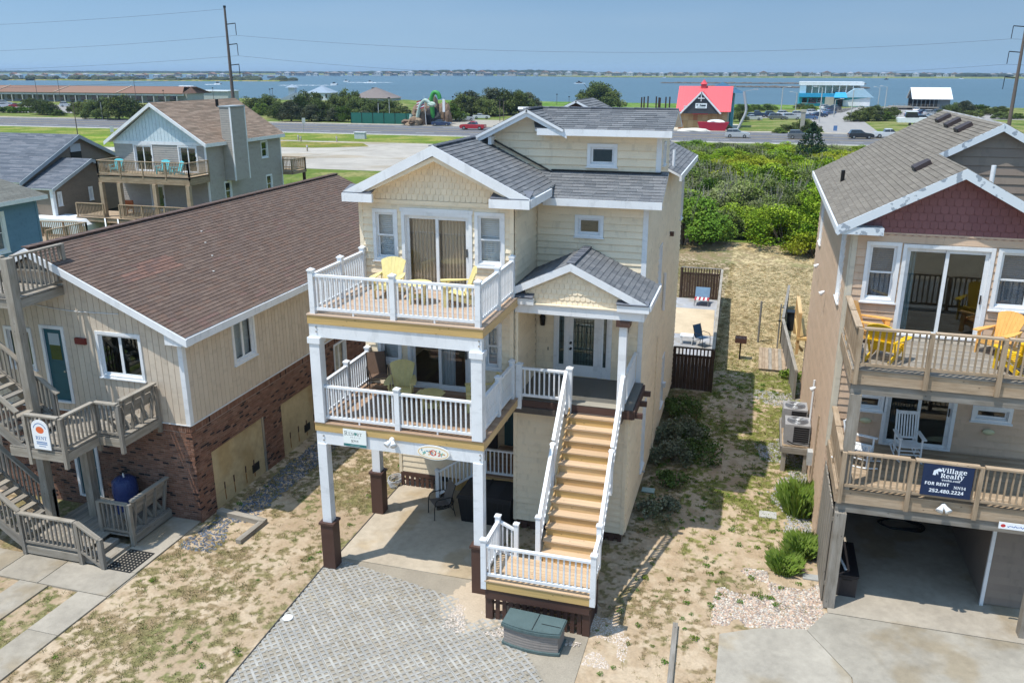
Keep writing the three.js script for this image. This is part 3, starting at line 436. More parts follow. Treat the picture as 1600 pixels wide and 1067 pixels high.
  const low = part(YH, 'wall', [wallGeo(FZ(-21.3), rect(-6.06, -2.83, 0.3, 4.0)), B(-6.06, 0.3, -24.6, -5.95, 3.8, -21.45)], cream[0]); clap(low, FZ(-21.3), rect(-5.96, -2.93, 0.32, 4.0), [], cream, 0.185, 'clapboard', 0.034, 1.7);
  for (const x of [-6.06, -2.93]) part(low, 'corner_trim', B(x, 0.3, -21.3, x + 0.1, 4.0, -21.265), cream[1]);
  const back = part(YH, 'wall', wallGeo(FZ(-22.85), rect(-10.3, -7.55, 0.52, 3.8)), cream[0]); clap(back, FZ(-22.85), rect(-10.2, -7.56, 0.54, 3.8), [], cream, 0.19); part(back, 'corner_trim', B(-10.3, 0.5, -22.85, -10.2, 3.8, -22.81), cream[1]);
  part(YH, 'wall', B(-7.54, 0.5, -24.7, -6.07, 3.8, -24.6), cream[2]); const dr = part(YH, 'door', B(-7.3, 1.06, -24.6, -6.45, 3.1, -24.55), paint([0.06, 0.14, 0.16])); part(dr, 'handle', rod([-7.2, 1.95, -24.55], [-7.2, 1.95, -24.48], 0.03), M.steel);
  // foundation skirts of dark slats
  const skirt = (x0, x1, z, y0, y1, n) => { const s = part(YH, 'skirt', [B(x0, y1 - 0.12, z - 0.05, x1, y1, z), B(x0, y0, z - 0.05, x0 + 0.1, y1 - 0.121, z), B(x1 - 0.1, y0, z - 0.05, x1, y1 - 0.121, z)], M.brown); for (let k = 0; k < n; k++) { const a = x0 + 0.14 + (x1 - x0 - 0.28) * (k + 0.1) / n, w = (x1 - x0 - 0.28) / n * 0.62; part(s, 'slat', B(a, y0, z - 0.03, a + w, y1 - 0.121, z - 0.008), M.brown); } part(s, 'slat', B(x0 + 0.1, (y0 + y1) / 2 - 0.06, z - 0.06, x1 - 0.1, (y0 + y1) / 2, z - 0.032), M.brown); };
  skirt(-10.25, -8.95, -22.8, 0.05, 0.52, 6); skirt(-6.0, -2.9, -21.36, 0, 0.3, 11);
  part(YH, 'foundation', [B(-10.2, 0, -33.9, -2.95, 0.5, -23.5), B(-5.9, 0, -23.45, -2.95, 0.29, -21.5)], plain([0.05, 0.04, 0.035], 0.95));
  // roofs
  const r1 = roof(YH, 'R', [-5.45, 9.76, -20.4], 0.488, [[0, 0], [13.8, 0], [13.8, 2.5], [0, 2.5]], palGrey, 110); roof(YH, 'L', [-10.45, 9.76, -34.2], 0.488, [[0, 0], [13.8, 0], [13.8, 2.5], [0, 2.5]], palGrey, 0);
  roof(YH, 'F', [-6.2, 9.47, -22.75], 0.5, [[0, 0], [3.8, 0], [3.8, 1.3], [0, 1.3]], palGrey, 70);
  roof(YH, 'F', [-7.0, 11.25, -23.55], 0.36, [[0.9, 0], [4.68, 0], [4.68, 1.45], [0.4, 1.45]], palGrey, 50); roof(YH, 'B', [-2.32, 11.25, -26.45], 0.36, [[0, 0], [4.68, 0], [4.68, 1.45], [0, 1.45]], palGrey, 0);
  roof(YH, 'L', [-7.82, 11.03, -25.3], 0.5, [[0, 0], [1.8, 0], [1.8, 1.48], [0, 1.48]], palGrey, 0); roof(YH, 'R', [-5.28, 11.24, -23.5], 0.5, [[0, 0], [1.8, 0], [1.8, 1.06], [0, 1.06]], palGrey, 0);
  roof(YH, 'R', [-2.38, 9.68, -27.4], 0.48, [[0, 0], [6.9, 0], [6.9, 3.4], [0, 3.4]], palGrey, 20); part(YH, 'gable_wall', prism([[-2.83, 9.55], [-2.83, 9.85], [-6.5, 11.5], [-6.5, 9.55]], FZ(-27.5), 0, -0.1), cream[0]);
  roof(YH, 'R', [-2.4, 7.13, -20.85], 0.475, [[0, 0], [2.33, 0], [2.33, 2.04], [0, 2.04]], palGrey, 50); roof(YH, 'L', [-6.0, 7.36, -23.18], 0.475, [[0, 0], [2.33, 0], [2.33, 1.56], [0, 1.56]], palGrey, 0);
  { const p = ZP(900, 157, -29); roof(YH, 'R', [p[0] + 1.3, p[1] - 0.62, -29], 0.48, [[0, 0], [3, 0], [3, 1.3], [0, 1.3]], palGrey, 0); roof(YH, 'L', [p[0] - 1.3, p[1] - 0.62, -32], 0.48, [[0, 0], [3, 0], [3, 1.3], [0, 1.3]], palGrey, 0); part(YH, 'gable_wall', prism([[p[0] - 1.2, 10.6], [p[0] + 1.2, 10.6], [p[0] + 1.2, p[1] - 0.65], [p[0], p[1] - 0.09], [p[0] - 1.2, p[1] - 0.65]], FZ(-29.15), 0, -0.1), palGrey && M.brown); }
  // ridge caps
  const cap = (a, b) => { const n = Math.round(Math.hypot(b[0] - a[0], b[2] - a[2]) / 0.3); for (let k = 0; k < n; k++) { const t = k / n, s = (k + 0.97) / n, p = [0, 1, 2].map(i => mix(a[i], b[i], t)), q = [0, 1, 2].map(i => mix(a[i], b[i], s)); part(YH, 'ridge_cap', bar([p[0], p[1] + 0.02, p[2]], [q[0], q[1] + 0.008, q[2]], 0.22, 0.03), capM[k % 2]); } };
  const capM = [plain([0.16, 0.17, 0.195], 0.95), plain([0.12, 0.13, 0.155], 0.95)]; cap([-7.95, 10.97, -20.42], [-7.95, 10.97, -24]); cap([-6.34, 11.76, -25], [-2.32, 11.76, -25]); cap([-4.44, 8.09, -20.87], [-4.44, 8.09, -23.16]); cap([-6.34, 11.77, -23.55], [-6.34, 11.77, -25]);
  // barge boards, fascias, eave returns
  const tri = (xl, yl, xp, yp, xr, yr, z, h = 0.26) => { part(YH, 'barge_board', prism([[xl, yl], [xp, yp], [xp, yp - h], [xl, yl - h]], FZ(z), 0.035, -0.005), M.white); part(YH, 'barge_board', prism([[xp, yp], [xr, yr], [xr, yr - h], [xp, yp - h]], FZ(z), 0.034, -0.005), M.white); };
  tri(-10.5, 9.755, -7.95, 11.0, -5.4, 9.755, -20.42); tri(-7.9, 10.99, -6.34, 11.77, -5.2, 11.2, -23.58, 0.2); tri(-6.0, 7.36, -4.44, 8.1, -2.42, 7.14, -20.87, 0.2);
  part(YH, 'soffit', [prism([[-10.4, 9.5], [-10.4, 9.6], [-7.95, 10.72], [-7.95, 10.6]], FZ(-20.46), 0, -0.43), prism([[-5.5, 9.5], [-7.95, 10.6], [-7.95, 10.72], [-5.5, 9.6]], FZ(-20.46), 0, -0.43)], cream[1]);
  const fas = (...b) => part(YH, 'fascia', B(...b), M.white);
  fas(-10.52, 9.5, -20.46, -9.66, 9.72, -20.36); fas(-6.46, 9.5, -20.46, -5.4, 9.72, -20.36); fas(-5.45, 9.52, -22.7, -5.38, 9.73, -20.47); fas(-5.65, 9.27, -22.78, -2.4, 9.47, -22.72); fas(-6.05, 11.08, -23.6, -2.32, 11.26, -23.545); fas(-2.4, 9.48, -34.2, -2.33, 9.68, -27.4); fas(-10.5, 9.5, -34.2, -10.43, 9.75, -20.47);
  for (const [x0, x1, z0, y] of [[-10.5, -9.68, -20.88, 9.73], [-6.44, -5.42, -20.88, 9.73], [-6.02, -5.42, -21.05, 7.12], [-3.22, -2.4, -21.05, 7.12]]) { part(YH, 'eave_return', prism([[x0, 0], [x1, 0], [x1, -z0 - (y > 9 ? 20.38 : 20.8)], [x0, -z0 - (y > 9 ? 20.38 : 20.8)]], FR([0, y, y > 9 ? -20.38 : -20.8], [1, 0, 0], [0, 0.3, -1]), 0.02, 0), capM[0]); }
  part(YH, 'soffit', [B(-5.95, 9.27, -23.2, -2.4, 9.3, -22.78), B(-6.0, 11.06, -24, -2.33, 11.09, -23.6)], cream[1]);
  // dormer storey
  const Fd = FZ(-24), oD = [[-4.69, -3.84, 10.22, 10.85]], dm = part(YH, 'wall', [wallGeo(Fd, rect(-7.5, -2.65, 9.55, 11.12), oD), prism([[-7.5, 11.121], [-5.15, 11.121], [-6.34, 11.66]], Fd, 0, -0.14)], cream[0]);
  clap(dm, Fd, rect(-7.45, -2.76, 9.6, 11.12), oD, cream, 0.215, 'clapboard', 0.036, 2.4); clap(dm, Fd, [[-7.5, 11.105], [-5.15, 11.105], [-6.34, 11.66]], [], cream, 0.215); windowIn(YH, Fd, ...oD[0], { type: 'fixed', behind: 'none', glass: M.gtint });
  part(dm, 'corner_trim', B(-2.76, 9.55, -24, -2.62, 11.1, -23.965), wh); part(dm, 'bracket', B(-7.5, 10.78, -23.98, -7.4, 11.0, -23.62), M.white); part(dm, 'flashing', bar([-5.7, 10.1, -23.95], [-2.6, 10.1, -23.95], 0.12, 0.03), M.black); part(dm, 'flashing', bar([-7.45, 10.9, -23.94], [-5.65, 10.02, -23.94], 0.12, 0.03), M.black);
  const Fe = FX(-2.65), oE = [[24.45, 25.05, 10.25, 10.88]], de = part(YH, 'wall', [wallGeo(Fe, rect(24.001, 26.2, 9.55, 11.15), oE), prism([[23.9, 11.151], [26.2, 11.151], [25, 11.68]], Fe, 0, -0.14)], cream[0]); clap(de, Fe, rect(24.02, 26.2, 9.6, 11.15), oE, cream, 0.215); windowIn(YH, Fe, ...oE[0], { c: 0.07 }); part(YH, 'wall', B(-7.5, 9.55, -26.2, -2.79, 11.2, -26.08), cream[0]);
  part(YH, 'vent_pipe', rod([-2.35 - 0.35, 9.6, -28.4], [-2.7, 10.35, -28.4], 0.05), M.white);
  // entry: porch, door unit, lanterns
  const pg = part(YH, 'gable_wall', prism([[-5.55, 6.92], [-3.2, 6.92], [-3.0, 7.2], [-4.44, 7.9], [-5.7, 7.3]], FZ(-21.02), 0, -0.1), cream[0]); scallops(pg, FZ(-21.02), [[-5.5, 6.93], [-3.25, 6.93], [-3.1, 7.2], [-4.44, 7.82], [-5.66, 7.25]], creamS, 0.15, 0.14);
  part(YH, 'porch_beam', [B(-5.94, 6.68, -21.06, -2.5, 6.92, -20.94), B(-2.62, 6.68, -23.19, -2.5, 6.92, -21.061)], M.white); part(YH, 'porch_ceiling', B(-5.94, 6.93, -23.19, -2.42, 6.96, -20.9), cream[1]); fas(-6.0, 6.93, -20.92, -5.4, 7.1, -20.83); fas(-3.2, 6.93, -20.92, -2.38, 7.1, -20.83); fas(-2.4, 6.96, -23.19, -2.34, 7.12, -20.93);
  const pf = part(YH, 'porch_floor', B(-5.94, 3.96, -23.18, -2.7, 4.2, -21.02), paint([0.13, 0.125, 0.11])); part(pf, 'rim_board', B(-5.94, 3.94, -21.02, -2.68, 4.18, -20.97), M.brownWood); part(pf, 'rim_board', B(-2.69, 3.94, -23.1, -2.64, 4.18, -21.0), M.brownWood); part(pf, 'edge_step', B(-4.36, 4.201, -21.3, -3.1, 4.215, -20.98), wood([0.36, 0.33, 0.27])); for (const z of [-21.2, -22.1, -22.9]) part(pf, 'joist_end', B(-2.66, 3.92, z - 0.05, -2.45, 4.06, z + 0.05), M.brown);
  part(YH, 'porch_post', [B(-3.14, 4.2, -21.2, -2.94, 6.5, -21.0)], M.white); part(YH, 'post_cap', B(-3.22, 6.5, -21.28, -2.86, 6.68, -20.92), M.brown);
  const du = [-5.38, -3.67, 4.21, 6.22], en = part(YH, 'entry_frame', [fbox(Fw, du[0], 4.21, -0.05, -5.28, 6.22, 0.05), fbox(Fw, -3.77, 4.21, -0.05, du[1], 6.22, 0.05), fbox(Fw, -5.28, 6.12, -0.05, -3.77, 6.22, 0.05), fbox(Fw, -5.02, 4.21, -0.05, -4.93, 6.12, 0.045), fbox(Fw, -4.06, 4.21, -0.05, -3.97, 6.12, 0.045)], M.white);
  const lead = (p, u0, u1, v0, v1) => { part(p, 'pane', fbox(Fw, u0, v0, -0.01, u1, v1, -0.004), M.gtint); const g = []; for (let u = u0 + 0.06; u < u1; u += 0.085) g.push(fbox(Fw, u, v0, -0.003, u + 0.012, v1, 0.002)); for (let v = v0 + 0.1; v < v1; v += 0.3) g.push(fbox(Fw, u0, v, 0.0021, u1, v + 0.012, 0.005)); part(p, 'leading', g, M.iron); part(p, 'lace_panel', fbox(Fw, u0, v0, -0.028, u1, v1, -0.022), plain([0.42, 0.39, 0.33], 0.95)); };
  for (const [a, b] of [[-5.28, -5.02], [-3.97, -3.77]]) { part(en, 'side_light', [fbox(Fw, a, 4.21, -0.03, a + 0.055, 6.12, 0.02), fbox(Fw, b - 0.055, 4.21, -0.03, b, 6.12, 0.02), fbox(Fw, a + 0.055, 4.21, -0.03, b - 0.055, 4.55, 0.02), fbox(Fw, a + 0.055, 6.03, -0.03, b - 0.055, 6.12, 0.02)], M.white); lead(en, a + 0.056, b - 0.056, 4.55, 6.03); }
  const door = part(YH, 'front_door', [fbox(Fw, -4.93, 4.22, -0.03, -4.8, 6.12, 0.018), fbox(Fw, -4.19, 4.22, -0.03, -4.06, 6.12, 0.018), fbox(Fw, -4.8, 4.22, -0.03, -4.19, 4.56, 0.018), fbox(Fw, -4.8, 5.98, -0.03, -4.19, 6.12, 0.018)], M.white); lead(door, -4.799, -4.191, 4.561, 5.979); for (const y of [5.06, 5.24]) part(door, 'handle', rod([-4.865, y, -23.182], [-4.865, y, -23.1], 0.035), M.iron);
  for (const [px, py] of [[848, 500], [978.5, 512]]) { const p = ZP(px, py, -23.1), l = part(YH, 'wall_lantern', lathe([[0, -0.16], [0.07, -0.15], [0.085, 0.08], [0.1, 0.09], [0.05, 0.17], [0.03, 0.2], [0.02, 0.27], [0, 0.28]], 8).translate(...p), M.black); part(l, 'bracket', bar([p[0], p[1] + 0.1, -23.18], [p[0], p[1] + 0.1, -23.1], 0.06, 0.2), M.black); }
  part(YH, 'door_bell', B(-5.56, 4.95, -23.18, -5.53, 5.04, -23.16), M.brown);

  // ---- decks
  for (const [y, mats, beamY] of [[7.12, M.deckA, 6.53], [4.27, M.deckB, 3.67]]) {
    const d = part(YH, y > 6 ? 'upper_deck' : 'lower_deck', [B(-10.3, y - 0.27, -20.88, -5.88, y - 0.04, -20.83), ...[0, 1, 2, 3, 4, 5, 6, 7].map(k => B(-10.2 + k * 0.6, y - 0.26, -20.8, -10.15 + k * 0.6, y - 0.04, -17.95))], M.pine[0]);
    part(d, 'rim_board', B(-10.36, y - 0.245, -17.9, -5.83, y - 0.012, -17.86), M.pine[0]); part(d, 'rim_board', B(-10.36, y - 0.245, -20.88, -10.32, y - 0.012, -17.901), M.pine[1]); part(d, 'rim_board', B(-5.87, y - 0.245, -20.88, -5.83, y - 0.012, -17.901), M.pine[2]);
    part(d, 'beam', B(-10.34, beamY, -18.04, -5.87, y - 0.25, -17.885), M.white); part(d, 'beam', B(-10.32, beamY, -20.9, -10.2, y - 0.25, -18.05), M.white);
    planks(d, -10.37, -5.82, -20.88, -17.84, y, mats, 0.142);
    const N = (x, z) => newel(d, x, y, z, 1.06, 0.13, M.white), Rl = (a, b) => rail(d, [a[0], y, a[1]], [b[0], y, b[1]], { h: 0.98 });
    if (y > 6) { N(-10.22, -17.96); N(-5.97, -17.96); Rl([-10.155, -17.96], [-8.16, -17.96]); Rl([-8.03, -17.96], [-6.035, -17.96]); } else { Rl([-10.07, -17.96], [-8.16, -17.96]); Rl([-8.03, -17.96], [-6.12, -17.96]); }
    N(-8.095, -17.96); for (const x of [-10.22, -5.97]) { N(x, -19.5); N(x, -20.8); Rl([x, y > 6 ? -18.03 : -18.1], [x, -19.43]); Rl([x, -19.57], [x, -20.73]); }
    for (const x of [-9.15, -7.05]) part(d, 'rail_foot', B(x - 0.02, y, -17.98, x + 0.02, y + 0.09, -17.94), M.white);
  }
  for (const x of [-10.2, -5.99]) {
    part(YH, 'post', B(x - 0.135, 4.271, -18.1, x + 0.135, 6.529, -17.83), M.white); part(YH, 'post_cap', B(x - 0.17, 6.38, -18.13, x + 0.17, 6.528, -17.8), M.white);
    const p = part(YH, 'post', B(x - 0.125, 0.05, -18.1, x + 0.125, 3.669, -17.85), M.white); part(p, 'post_sleeve', [B(x - 0.18, 0.05, -18.155, x + 0.18, 1.35, -17.795)], M.brown); part(p, 'sleeve_cap', B(x - 0.215, 1.351, -18.19, x + 0.215, 1.41, -17.76), M.brown);
    for (const y of [3.78, 3.9, 6.68, 6.8]) part(YH, 'bolt', rod([x + 0.06, y, -17.886], [x + 0.06, y, -17.86], 0.022), M.steel);
  }
  { const x = -10.2, p = part(YH, 'post', B(x - 0.125, 0.05, -21.17, x + 0.125, 3.82, -20.92), M.white); part(p, 'post_sleeve', B(x - 0.18, 0.05, -21.22, x + 0.18, 1.35, -20.86), M.brown); part(p, 'sleeve_cap', B(x - 0.215, 1.351, -21.255, x + 0.215, 1.41, -20.825), M.brown); }
  part(YH, 'downspout', rod([-5.9, 4.0, -21.0], [-5.9, 6.9, -21.0], 0.045), cream[1]);
  // flood light on the lower rim
  const fl = part(YH, 'flood_light', new THREE.SphereGeometry(0.07, 12, 8).translate(-8.2, 4.06, -17.78), M.white); for (const s of [-1, 1]) part(fl, 'lamp_head', lathe([[0.035, 0], [0.05, 0.05], [0.085, 0.16], [0, 0.15]], 12).rotateX(2.3).rotateZ(s * 0.75).translate(-8.2 + s * 0.03, 4.04, -17.75), M.white);

  // ---- entry porch rails, staircase, landing
  newel(YH, -5.82, 3.94, -21.0, 1.25, 0.17, M.white); newel(YH, -4.42, 3.94, -20.98, 1.27, 0.15, M.white); rail(YH, [-5.73, 4.2, -21.0], [-4.5, 4.2, -21.0], { h: 0.93, low: 0.13, sp: 0.14 }); rail(YH, [-2.95, 4.2, -21.25], [-2.95, 4.2, -23.1], { h: 0.95 }); newel(YH, -2.98, 4.2, -20.95, 0.95, 0.12, M.white, 'newel_post', false);
  const st = part(YH, 'staircase', [...[-4.38, -3.08].map(x => prism([[17.98, 0.9], [17.98, 1.25], [20.97, 4.2], [20.97, 3.75], [18.3, 1.0]], FX(x + 0.02), 0, -0.04))], M.pine[1]);
  const n = 13, y0 = 1.17, y1 = 4.2, z0 = -17.98, z1 = -21.0, dy = (y1 - y0) / n, dz = (z1 - z0) / (n - 1);
  for (let k = 0; k < n; k++) { const z = z0 + dz * k, y = y0 + dy * k; if (k < n - 1) part(st, 'riser', B(-4.39, y + 0.001, z - 0.02, -3.07, y + dy - 0.041, z), M.pine[(k + 1) % 3]); if (k < n - 1) part(st, 'tread', B(-4.42, y + dy - 0.04, z + dz, -3.04, y + dy, z + 0.035), M.tread[k % 3]); }
  for (const [x, top] of [[-4.5, 1], [-2.98, 0]]) { newel(YH, x, 1.17, -18.06, 1.16, 0.12, M.white); newel(YH, x, 2.45, -19.5, 1.2, 0.11, M.white); rail(YH, [x, 1.3, -18.12], [x, 2.72, -19.46], { h: 0.98, sp: 0.13 }); rail(YH, [x, 2.8, -19.54], [x, 4.22, -20.93], { h: 0.98, sp: 0.13 }); }
  const ld = part(YH, 'landing', [B(-5.46, 0.92, -18.0, -2.97, 1.1, -17.95), B(-5.42, 0.92, -17.9, -5.37, 1.13, -16.86), B(-3.02, 0.92, -17.9, -2.97, 1.13, -16.86)], M.pine[0]); part(ld, 'rim_board', B(-5.48, 0.92, -16.85, -2.94, 1.15, -16.81), M.pine[0]); planks(ld, -5.5, -2.92, -18.0, -16.79, 1.17, M.tread, 0.142);
  newel(ld, -5.53, 0.92, -16.86, 1.3, 0.13, M.white); newel(ld, -2.88, 0.92, -16.86, 1.32, 0.13, M.white); newel(ld, -5.53, 1.17, -18.02, 1.05, 0.12, M.white); newel(ld, -5.06, 0.6, -18.05, 1.45, 0.11, M.white);
  rail(ld, [-5.46, 1.17, -16.86], [-2.95, 1.17, -16.86], { h: 0.93, low: 0.14, sp: 0.142 }); rail(ld, [-5.53, 1.17, -16.93], [-5.53, 1.17, -17.96], { h: 0.93 }); rail(ld, [-2.92, 1.17, -16.93], [-2.96, 1.17, -18.0], { h: 0.95 }); rail(ld, [-5.47, 1.17, -18.03], [-5.12, 1.0, -18.05], { h: 0.93 });
  for (const [i, y] of [0.78, 0.39].entries()) part(ld, 'step', B(-5.05, y - 0.05, -18.3 - i * 0.34, -4.56, y, -18.02 - i * 0.3), M.tread[i]); planks(ld, -5.9, -4.5, -19.9, -18.95, 0.2, M.tread, 0.14);
  part(ld, 'skirt_beam', B(-5.5, 0.65, -16.92, -2.95, 0.9, -16.84), M.brown); for (const x of [-5.42, -3.03]) for (const z of [-16.96, -17.9]) part(ld, 'post', B(x - 0.09, 0, z - 0.07, x + 0.09, 0.649, z + 0.07), M.brown); part(ld, 'skirt_beam', B(-3.1, 0.65, -18.0, -2.95, 0.9, -16.93), M.brown);
  for (let k = 0; k < 13; k++) part(ld, 'slat', B(-5.26 + k * 0.168, 0.02, -16.95, -5.16 + k * 0.168, 0.649, -16.92), M.brown); for (const y of [0.2, 0.46]) part(ld, 'slat', B(-5.33, y, -16.98, -3.12, y + 0.06, -16.951), M.brown); for (let k = 0; k < 5; k++) part(ld, 'slat', B(-3.0, 0.02, -17.15 - k * 0.16, -2.97, 0.649, -17.05 - k * 0.16), M.brown);
  // side steps up to the ground floor door
  const s2 = part(YH, 'side_steps', [0, 1, 2, 3, 4].map(k => B(-8.75 + k * 0.26, 0.05, -23.9, -8.47 + k * 0.26, 0.25 + k * 0.2, -22.95)), M.pine[0]); planks(s2, -7.45, -6.1, -24.5, -22.3, 1.05, M.deckB, 0.14); part(s2, 'rim_board', B(-7.45, 0.82, -22.3, -6.1, 1.02, -22.26), M.pine[1]); newel(s2, -8.8, 0.05, -22.3, 0.95, 0.11, M.white); rail(s2, [-8.74, 0.1, -22.3], [-7.5, 0.98, -22.3], { h: 0.9 }); newel(s2, -7.45, 1.05, -22.3, 0.95, 0.11, M.white); rail(s2, [-7.4, 1.05, -22.3], [-6.1, 1.05, -22.3], { h: 0.9 });
}
// ================================================================ THE BRICK HOUSE (brown roof)
const BH = thing('brick_house', 'tan plank house over a red brick ground floor with a long brown roof', 'house', [-19.5, 0, -28]);
const tanP = [[0.63, 0.53, 0.42], [0.65, 0.55, 0.435], [0.615, 0.515, 0.405]].map(c => paint(c)), teal = paint([0.02, 0.10, 0.125]);
{
  const Fs = FX(-15.0), Ff = FZ(-19.0), rk = x => 5.78 + 0.449 * Math.min(-14.95 - x, x + 24.05);
  const oS = [[19.75, 22.62, 0, 1.95], [23.68, 26.0, 0, 1.95], [27.6, 28.6, 1.15, 2.85]], oF = [[-19.3, -18.4, 0.3, 2.35]];
  const oS2 = [[21.33, 22.55, 4.14, 5.66]], oF2 = [[-17.82, -16.3, 4.34, 5.72], [-19.78, -18.92, 3.36, 5.74], [-21.1, -20.1, 4.3, 5.6]];
  const mort = plain([0.40, 0.335, 0.28], 0.95), palB = [[0.25, 0.132, 0.09], [0.275, 0.15, 0.105], [0.22, 0.115, 0.08], [0.26, 0.152, 0.11], [0.235, 0.122, 0.082], [0.285, 0.165, 0.12], [0.255, 0.134, 0.094], [0.235, 0.127, 0.09], [0.05, 0.038, 0.038]];
  const mBrick = vcol({ map: texFine, bumpMap: texGranB, roughness: 0.9 });
  const bs = part(BH, 'brick_wall', wallGeo(Fs, rect(19.0, 37, 0, 3.1), oS, 0.2), mort), bf = part(BH, 'brick_wall', wallGeo(Ff, rect(-24, -15.0, 0, 3.1), oF, 0.2), mort);
  pieces(bs, 'brick', mBrick, [...brickGeos(Fs, rect(19.0, 37, 0, 2.88), oS, palB), ...brickGeos(Fs, rect(19.0, 37, 2.89, 3.095), [], palB, 0.0685, 0.206)], 150);
  pieces(bf, 'brick', mBrick, [...brickGeos(Ff, rect(-22, -14.99, 0, 2.88), oF, palB), ...brickGeos(Ff, rect(-22, -14.99, 2.89, 3.095), [], palB, 0.0685, 0.206)], 150);
  const ps = part(BH, 'plank_wall', wallGeo(Fs, rect(19.0, 37, 3.101, 5.86), oS2), tanP[2]); upright(ps, Fs, rect(19.12, 37, 3.13, 5.8), oS2, tanP, 0.203); part(ps, 'drip_edge', fbox(Fs, 19.0, 3.1, 0.0005, 37, 3.125, 0.04), M.trim);
  const gp = [[-24, 3.1], [-15.0, 3.1], [-15.0, rk(-15)], [-19.5, rk(-19.5)], [-24, rk(-24)]], pf = part(BH, 'plank_wall', wallGeo(Ff, gp.map(p => [p[0], Math.max(p[1], 3.101)]), oF2), tanP[0]);
  upright(pf, Ff, [[-22.6, 3.13], [-15.13, 3.13], [-15.13, rk(-15.13) - 0.03], [-19.5, rk(-19.5) - 0.03], [-22.6, rk(-22.6) - 0.03]], oF2, tanP, 0.203); part(pf, 'drip_edge', fbox(Ff, -24, 3.1, 0.0005, -15.0, 3.125, 0.04), M.trim);
  part(BH, 'corner_trim', B(-15.12, 3.1, -19.0, -14.97, 5.8, -18.965), M.trim); part(BH, 'corner_trim', B(-15.0, 3.1, -19.12, -14.966, 5.8, -19.001), M.trim);
  windowIn(BH, Fs, ...oS2[0], { type: 'twin', behind: 'blind' }); windowIn(BH, Fs, ...oS[2], { type: 'twin', behind: 'blind', c: 0.06 }); windowIn(BH, Ff, ...oF2[0], { type: 'twin', behind: 'none', glass: M.gtint }); windowIn(BH, Ff, ...oF2[2], { type: 'twin', behind: 'none', glass: M.gtint });
  for (const [o, top] of [[oF2[1], 1], [oF[0], 0]]) {
    const [a, b, c, d] = o, dr = part(BH, 'door', fbox(Ff, a + 0.1, c + 0.05, -0.06, b - 0.1, d - 0.1, -0.02), teal); part(dr, 'door_casing', [fbox(Ff, a, c, -0.1, a + 0.1, d, 0.045), fbox(Ff, b - 0.1, c, -0.1, b, d, 0.045), fbox(Ff, a + 0.1, d - 0.1, -0.1, b - 0.1, d, 0.045), fbox(Ff, a + 0.1, c, -0.1, b - 0.1, c + 0.05, 0.07)], M.white);
    if (top) { part(dr, 'pane', fbox(Ff, a + 0.24, d - 1.05, -0.019, b - 0.24, d - 0.24, -0.012), M.carglass); part(dr, 'shade', fbox(Ff, a + 0.24, d - 0.6, -0.011, b - 0.24, d - 0.24, -0.008), M.blind); } part(dr, 'handle', rod(Ff.p(b - 0.18, c + 1, -0.02), Ff.p(b - 0.18, c + 1, 0.05), 0.03), M.steel);
  }
  for (const o of oS.slice(0, 2)) {
    const g = part(BH, 'garage_panel', fbox(Fs, o[0], 0, -0.12, o[1], 1.95, -0.03), MS([0.56, 0.45, 0.27], { map: texConc, roughness: 0.9 })); part(g, 'ledge', fbox(Fs, o[0], 0.5, -0.029, o[1] - 0.35, 0.512, -0.02), g.material); part(g, 'floor_vent', fbox(Fs, o[1] - 0.85, 0.28, -0.029, o[1] - 0.45, 0.56, -0.015), M.dark); part(g, 'rail_post', fbox(Fs, o[1] - 0.1, 0, -0.029, o[1] - 0.02, 1.95, 0.0), M.steel);
    for (let k = 0; k < 4; k++) { const u = o[0] + 0.5 + k * 0.55 + R(-0.05, 0.05); part(g, 'rust_streak', prism([[u, 0.1], [u + 0.05, 0.14], [u + 0.012, 0.62], [u - 0.012, 0.62]], Fs, -0.0275, -0.0299), plain([0.30, 0.14, 0.04], 0.95)); part(g, 'bracket', fbox(Fs, u - 0.02, 0.5, -0.027, u + 0.02, 0.72, -0.01), M.brown); }
  }
  part(BH, 'wall_lamp', fbox(Ff, -18.52, 5.28, 0.02, -18.16, 5.46, 0.1), paint([0.16, 0.025, 0.02])); part(BH, 'wall_cable', tube([[-20, 6.35, -18.96], [-18.6, 6.25, -18.96], [-16.9, 6.28, -18.96]], 0.012, 20, 5), M.white);
  part(BH, 'wall', B(-24, 0, -37, -15.1, 5.8, -36.9), tanP[1]); part(BH, 'wall', B(-24, 0, -36.9, -23.9, 5.8, -19.1), tanP[1]); part(BH, 'floor_frame', B(-23.9, 2.9, -36.9, -15.2, 3.0, -19.2), M.room);
  const red = [[0.23, 0.135, 0.105], [0.20, 0.12, 0.095], [0.17, 0.11, 0.092]], pal = (u, v) => { const n = fbm(u * 0.9 + 1.7, v * 1.3, 3, 63); return (u > 0.9 && u < 3.4 && v > 2.6 && v < 3.35 && (v < 3.05 || u > 1.9) ) ? red : n > 0.66 ? [...palBrown, red[2]] : palBrown; };
  const capB = [plain([0.16, 0.11, 0.092], 0.95), plain([0.14, 0.098, 0.084], 0.95)], rf = roof(BH, 'R', [-14.6, 5.86, -18.68], 0.449, [[0, 0], [18.6, 0], [18.6, 4.9], [0, 4.9]], pal, 300, { w: 0.33 }); roof(BH, 'L', [-24.4, 5.86, -37.28], 0.449, [[0, 0], [18.6, 0], [18.6, 4.9], [0, 4.9]], palBrown, 0, { exp: 0.6, w: 1 });
  for (let k = 0; k < 60; k++) part(rf, 'ridge_cap', bar([-19.5, 8.085, -18.7 - k * 0.31], [-19.5, 8.075, -18.998 - k * 0.31], 0.26, 0.03), capB[k % 2]);
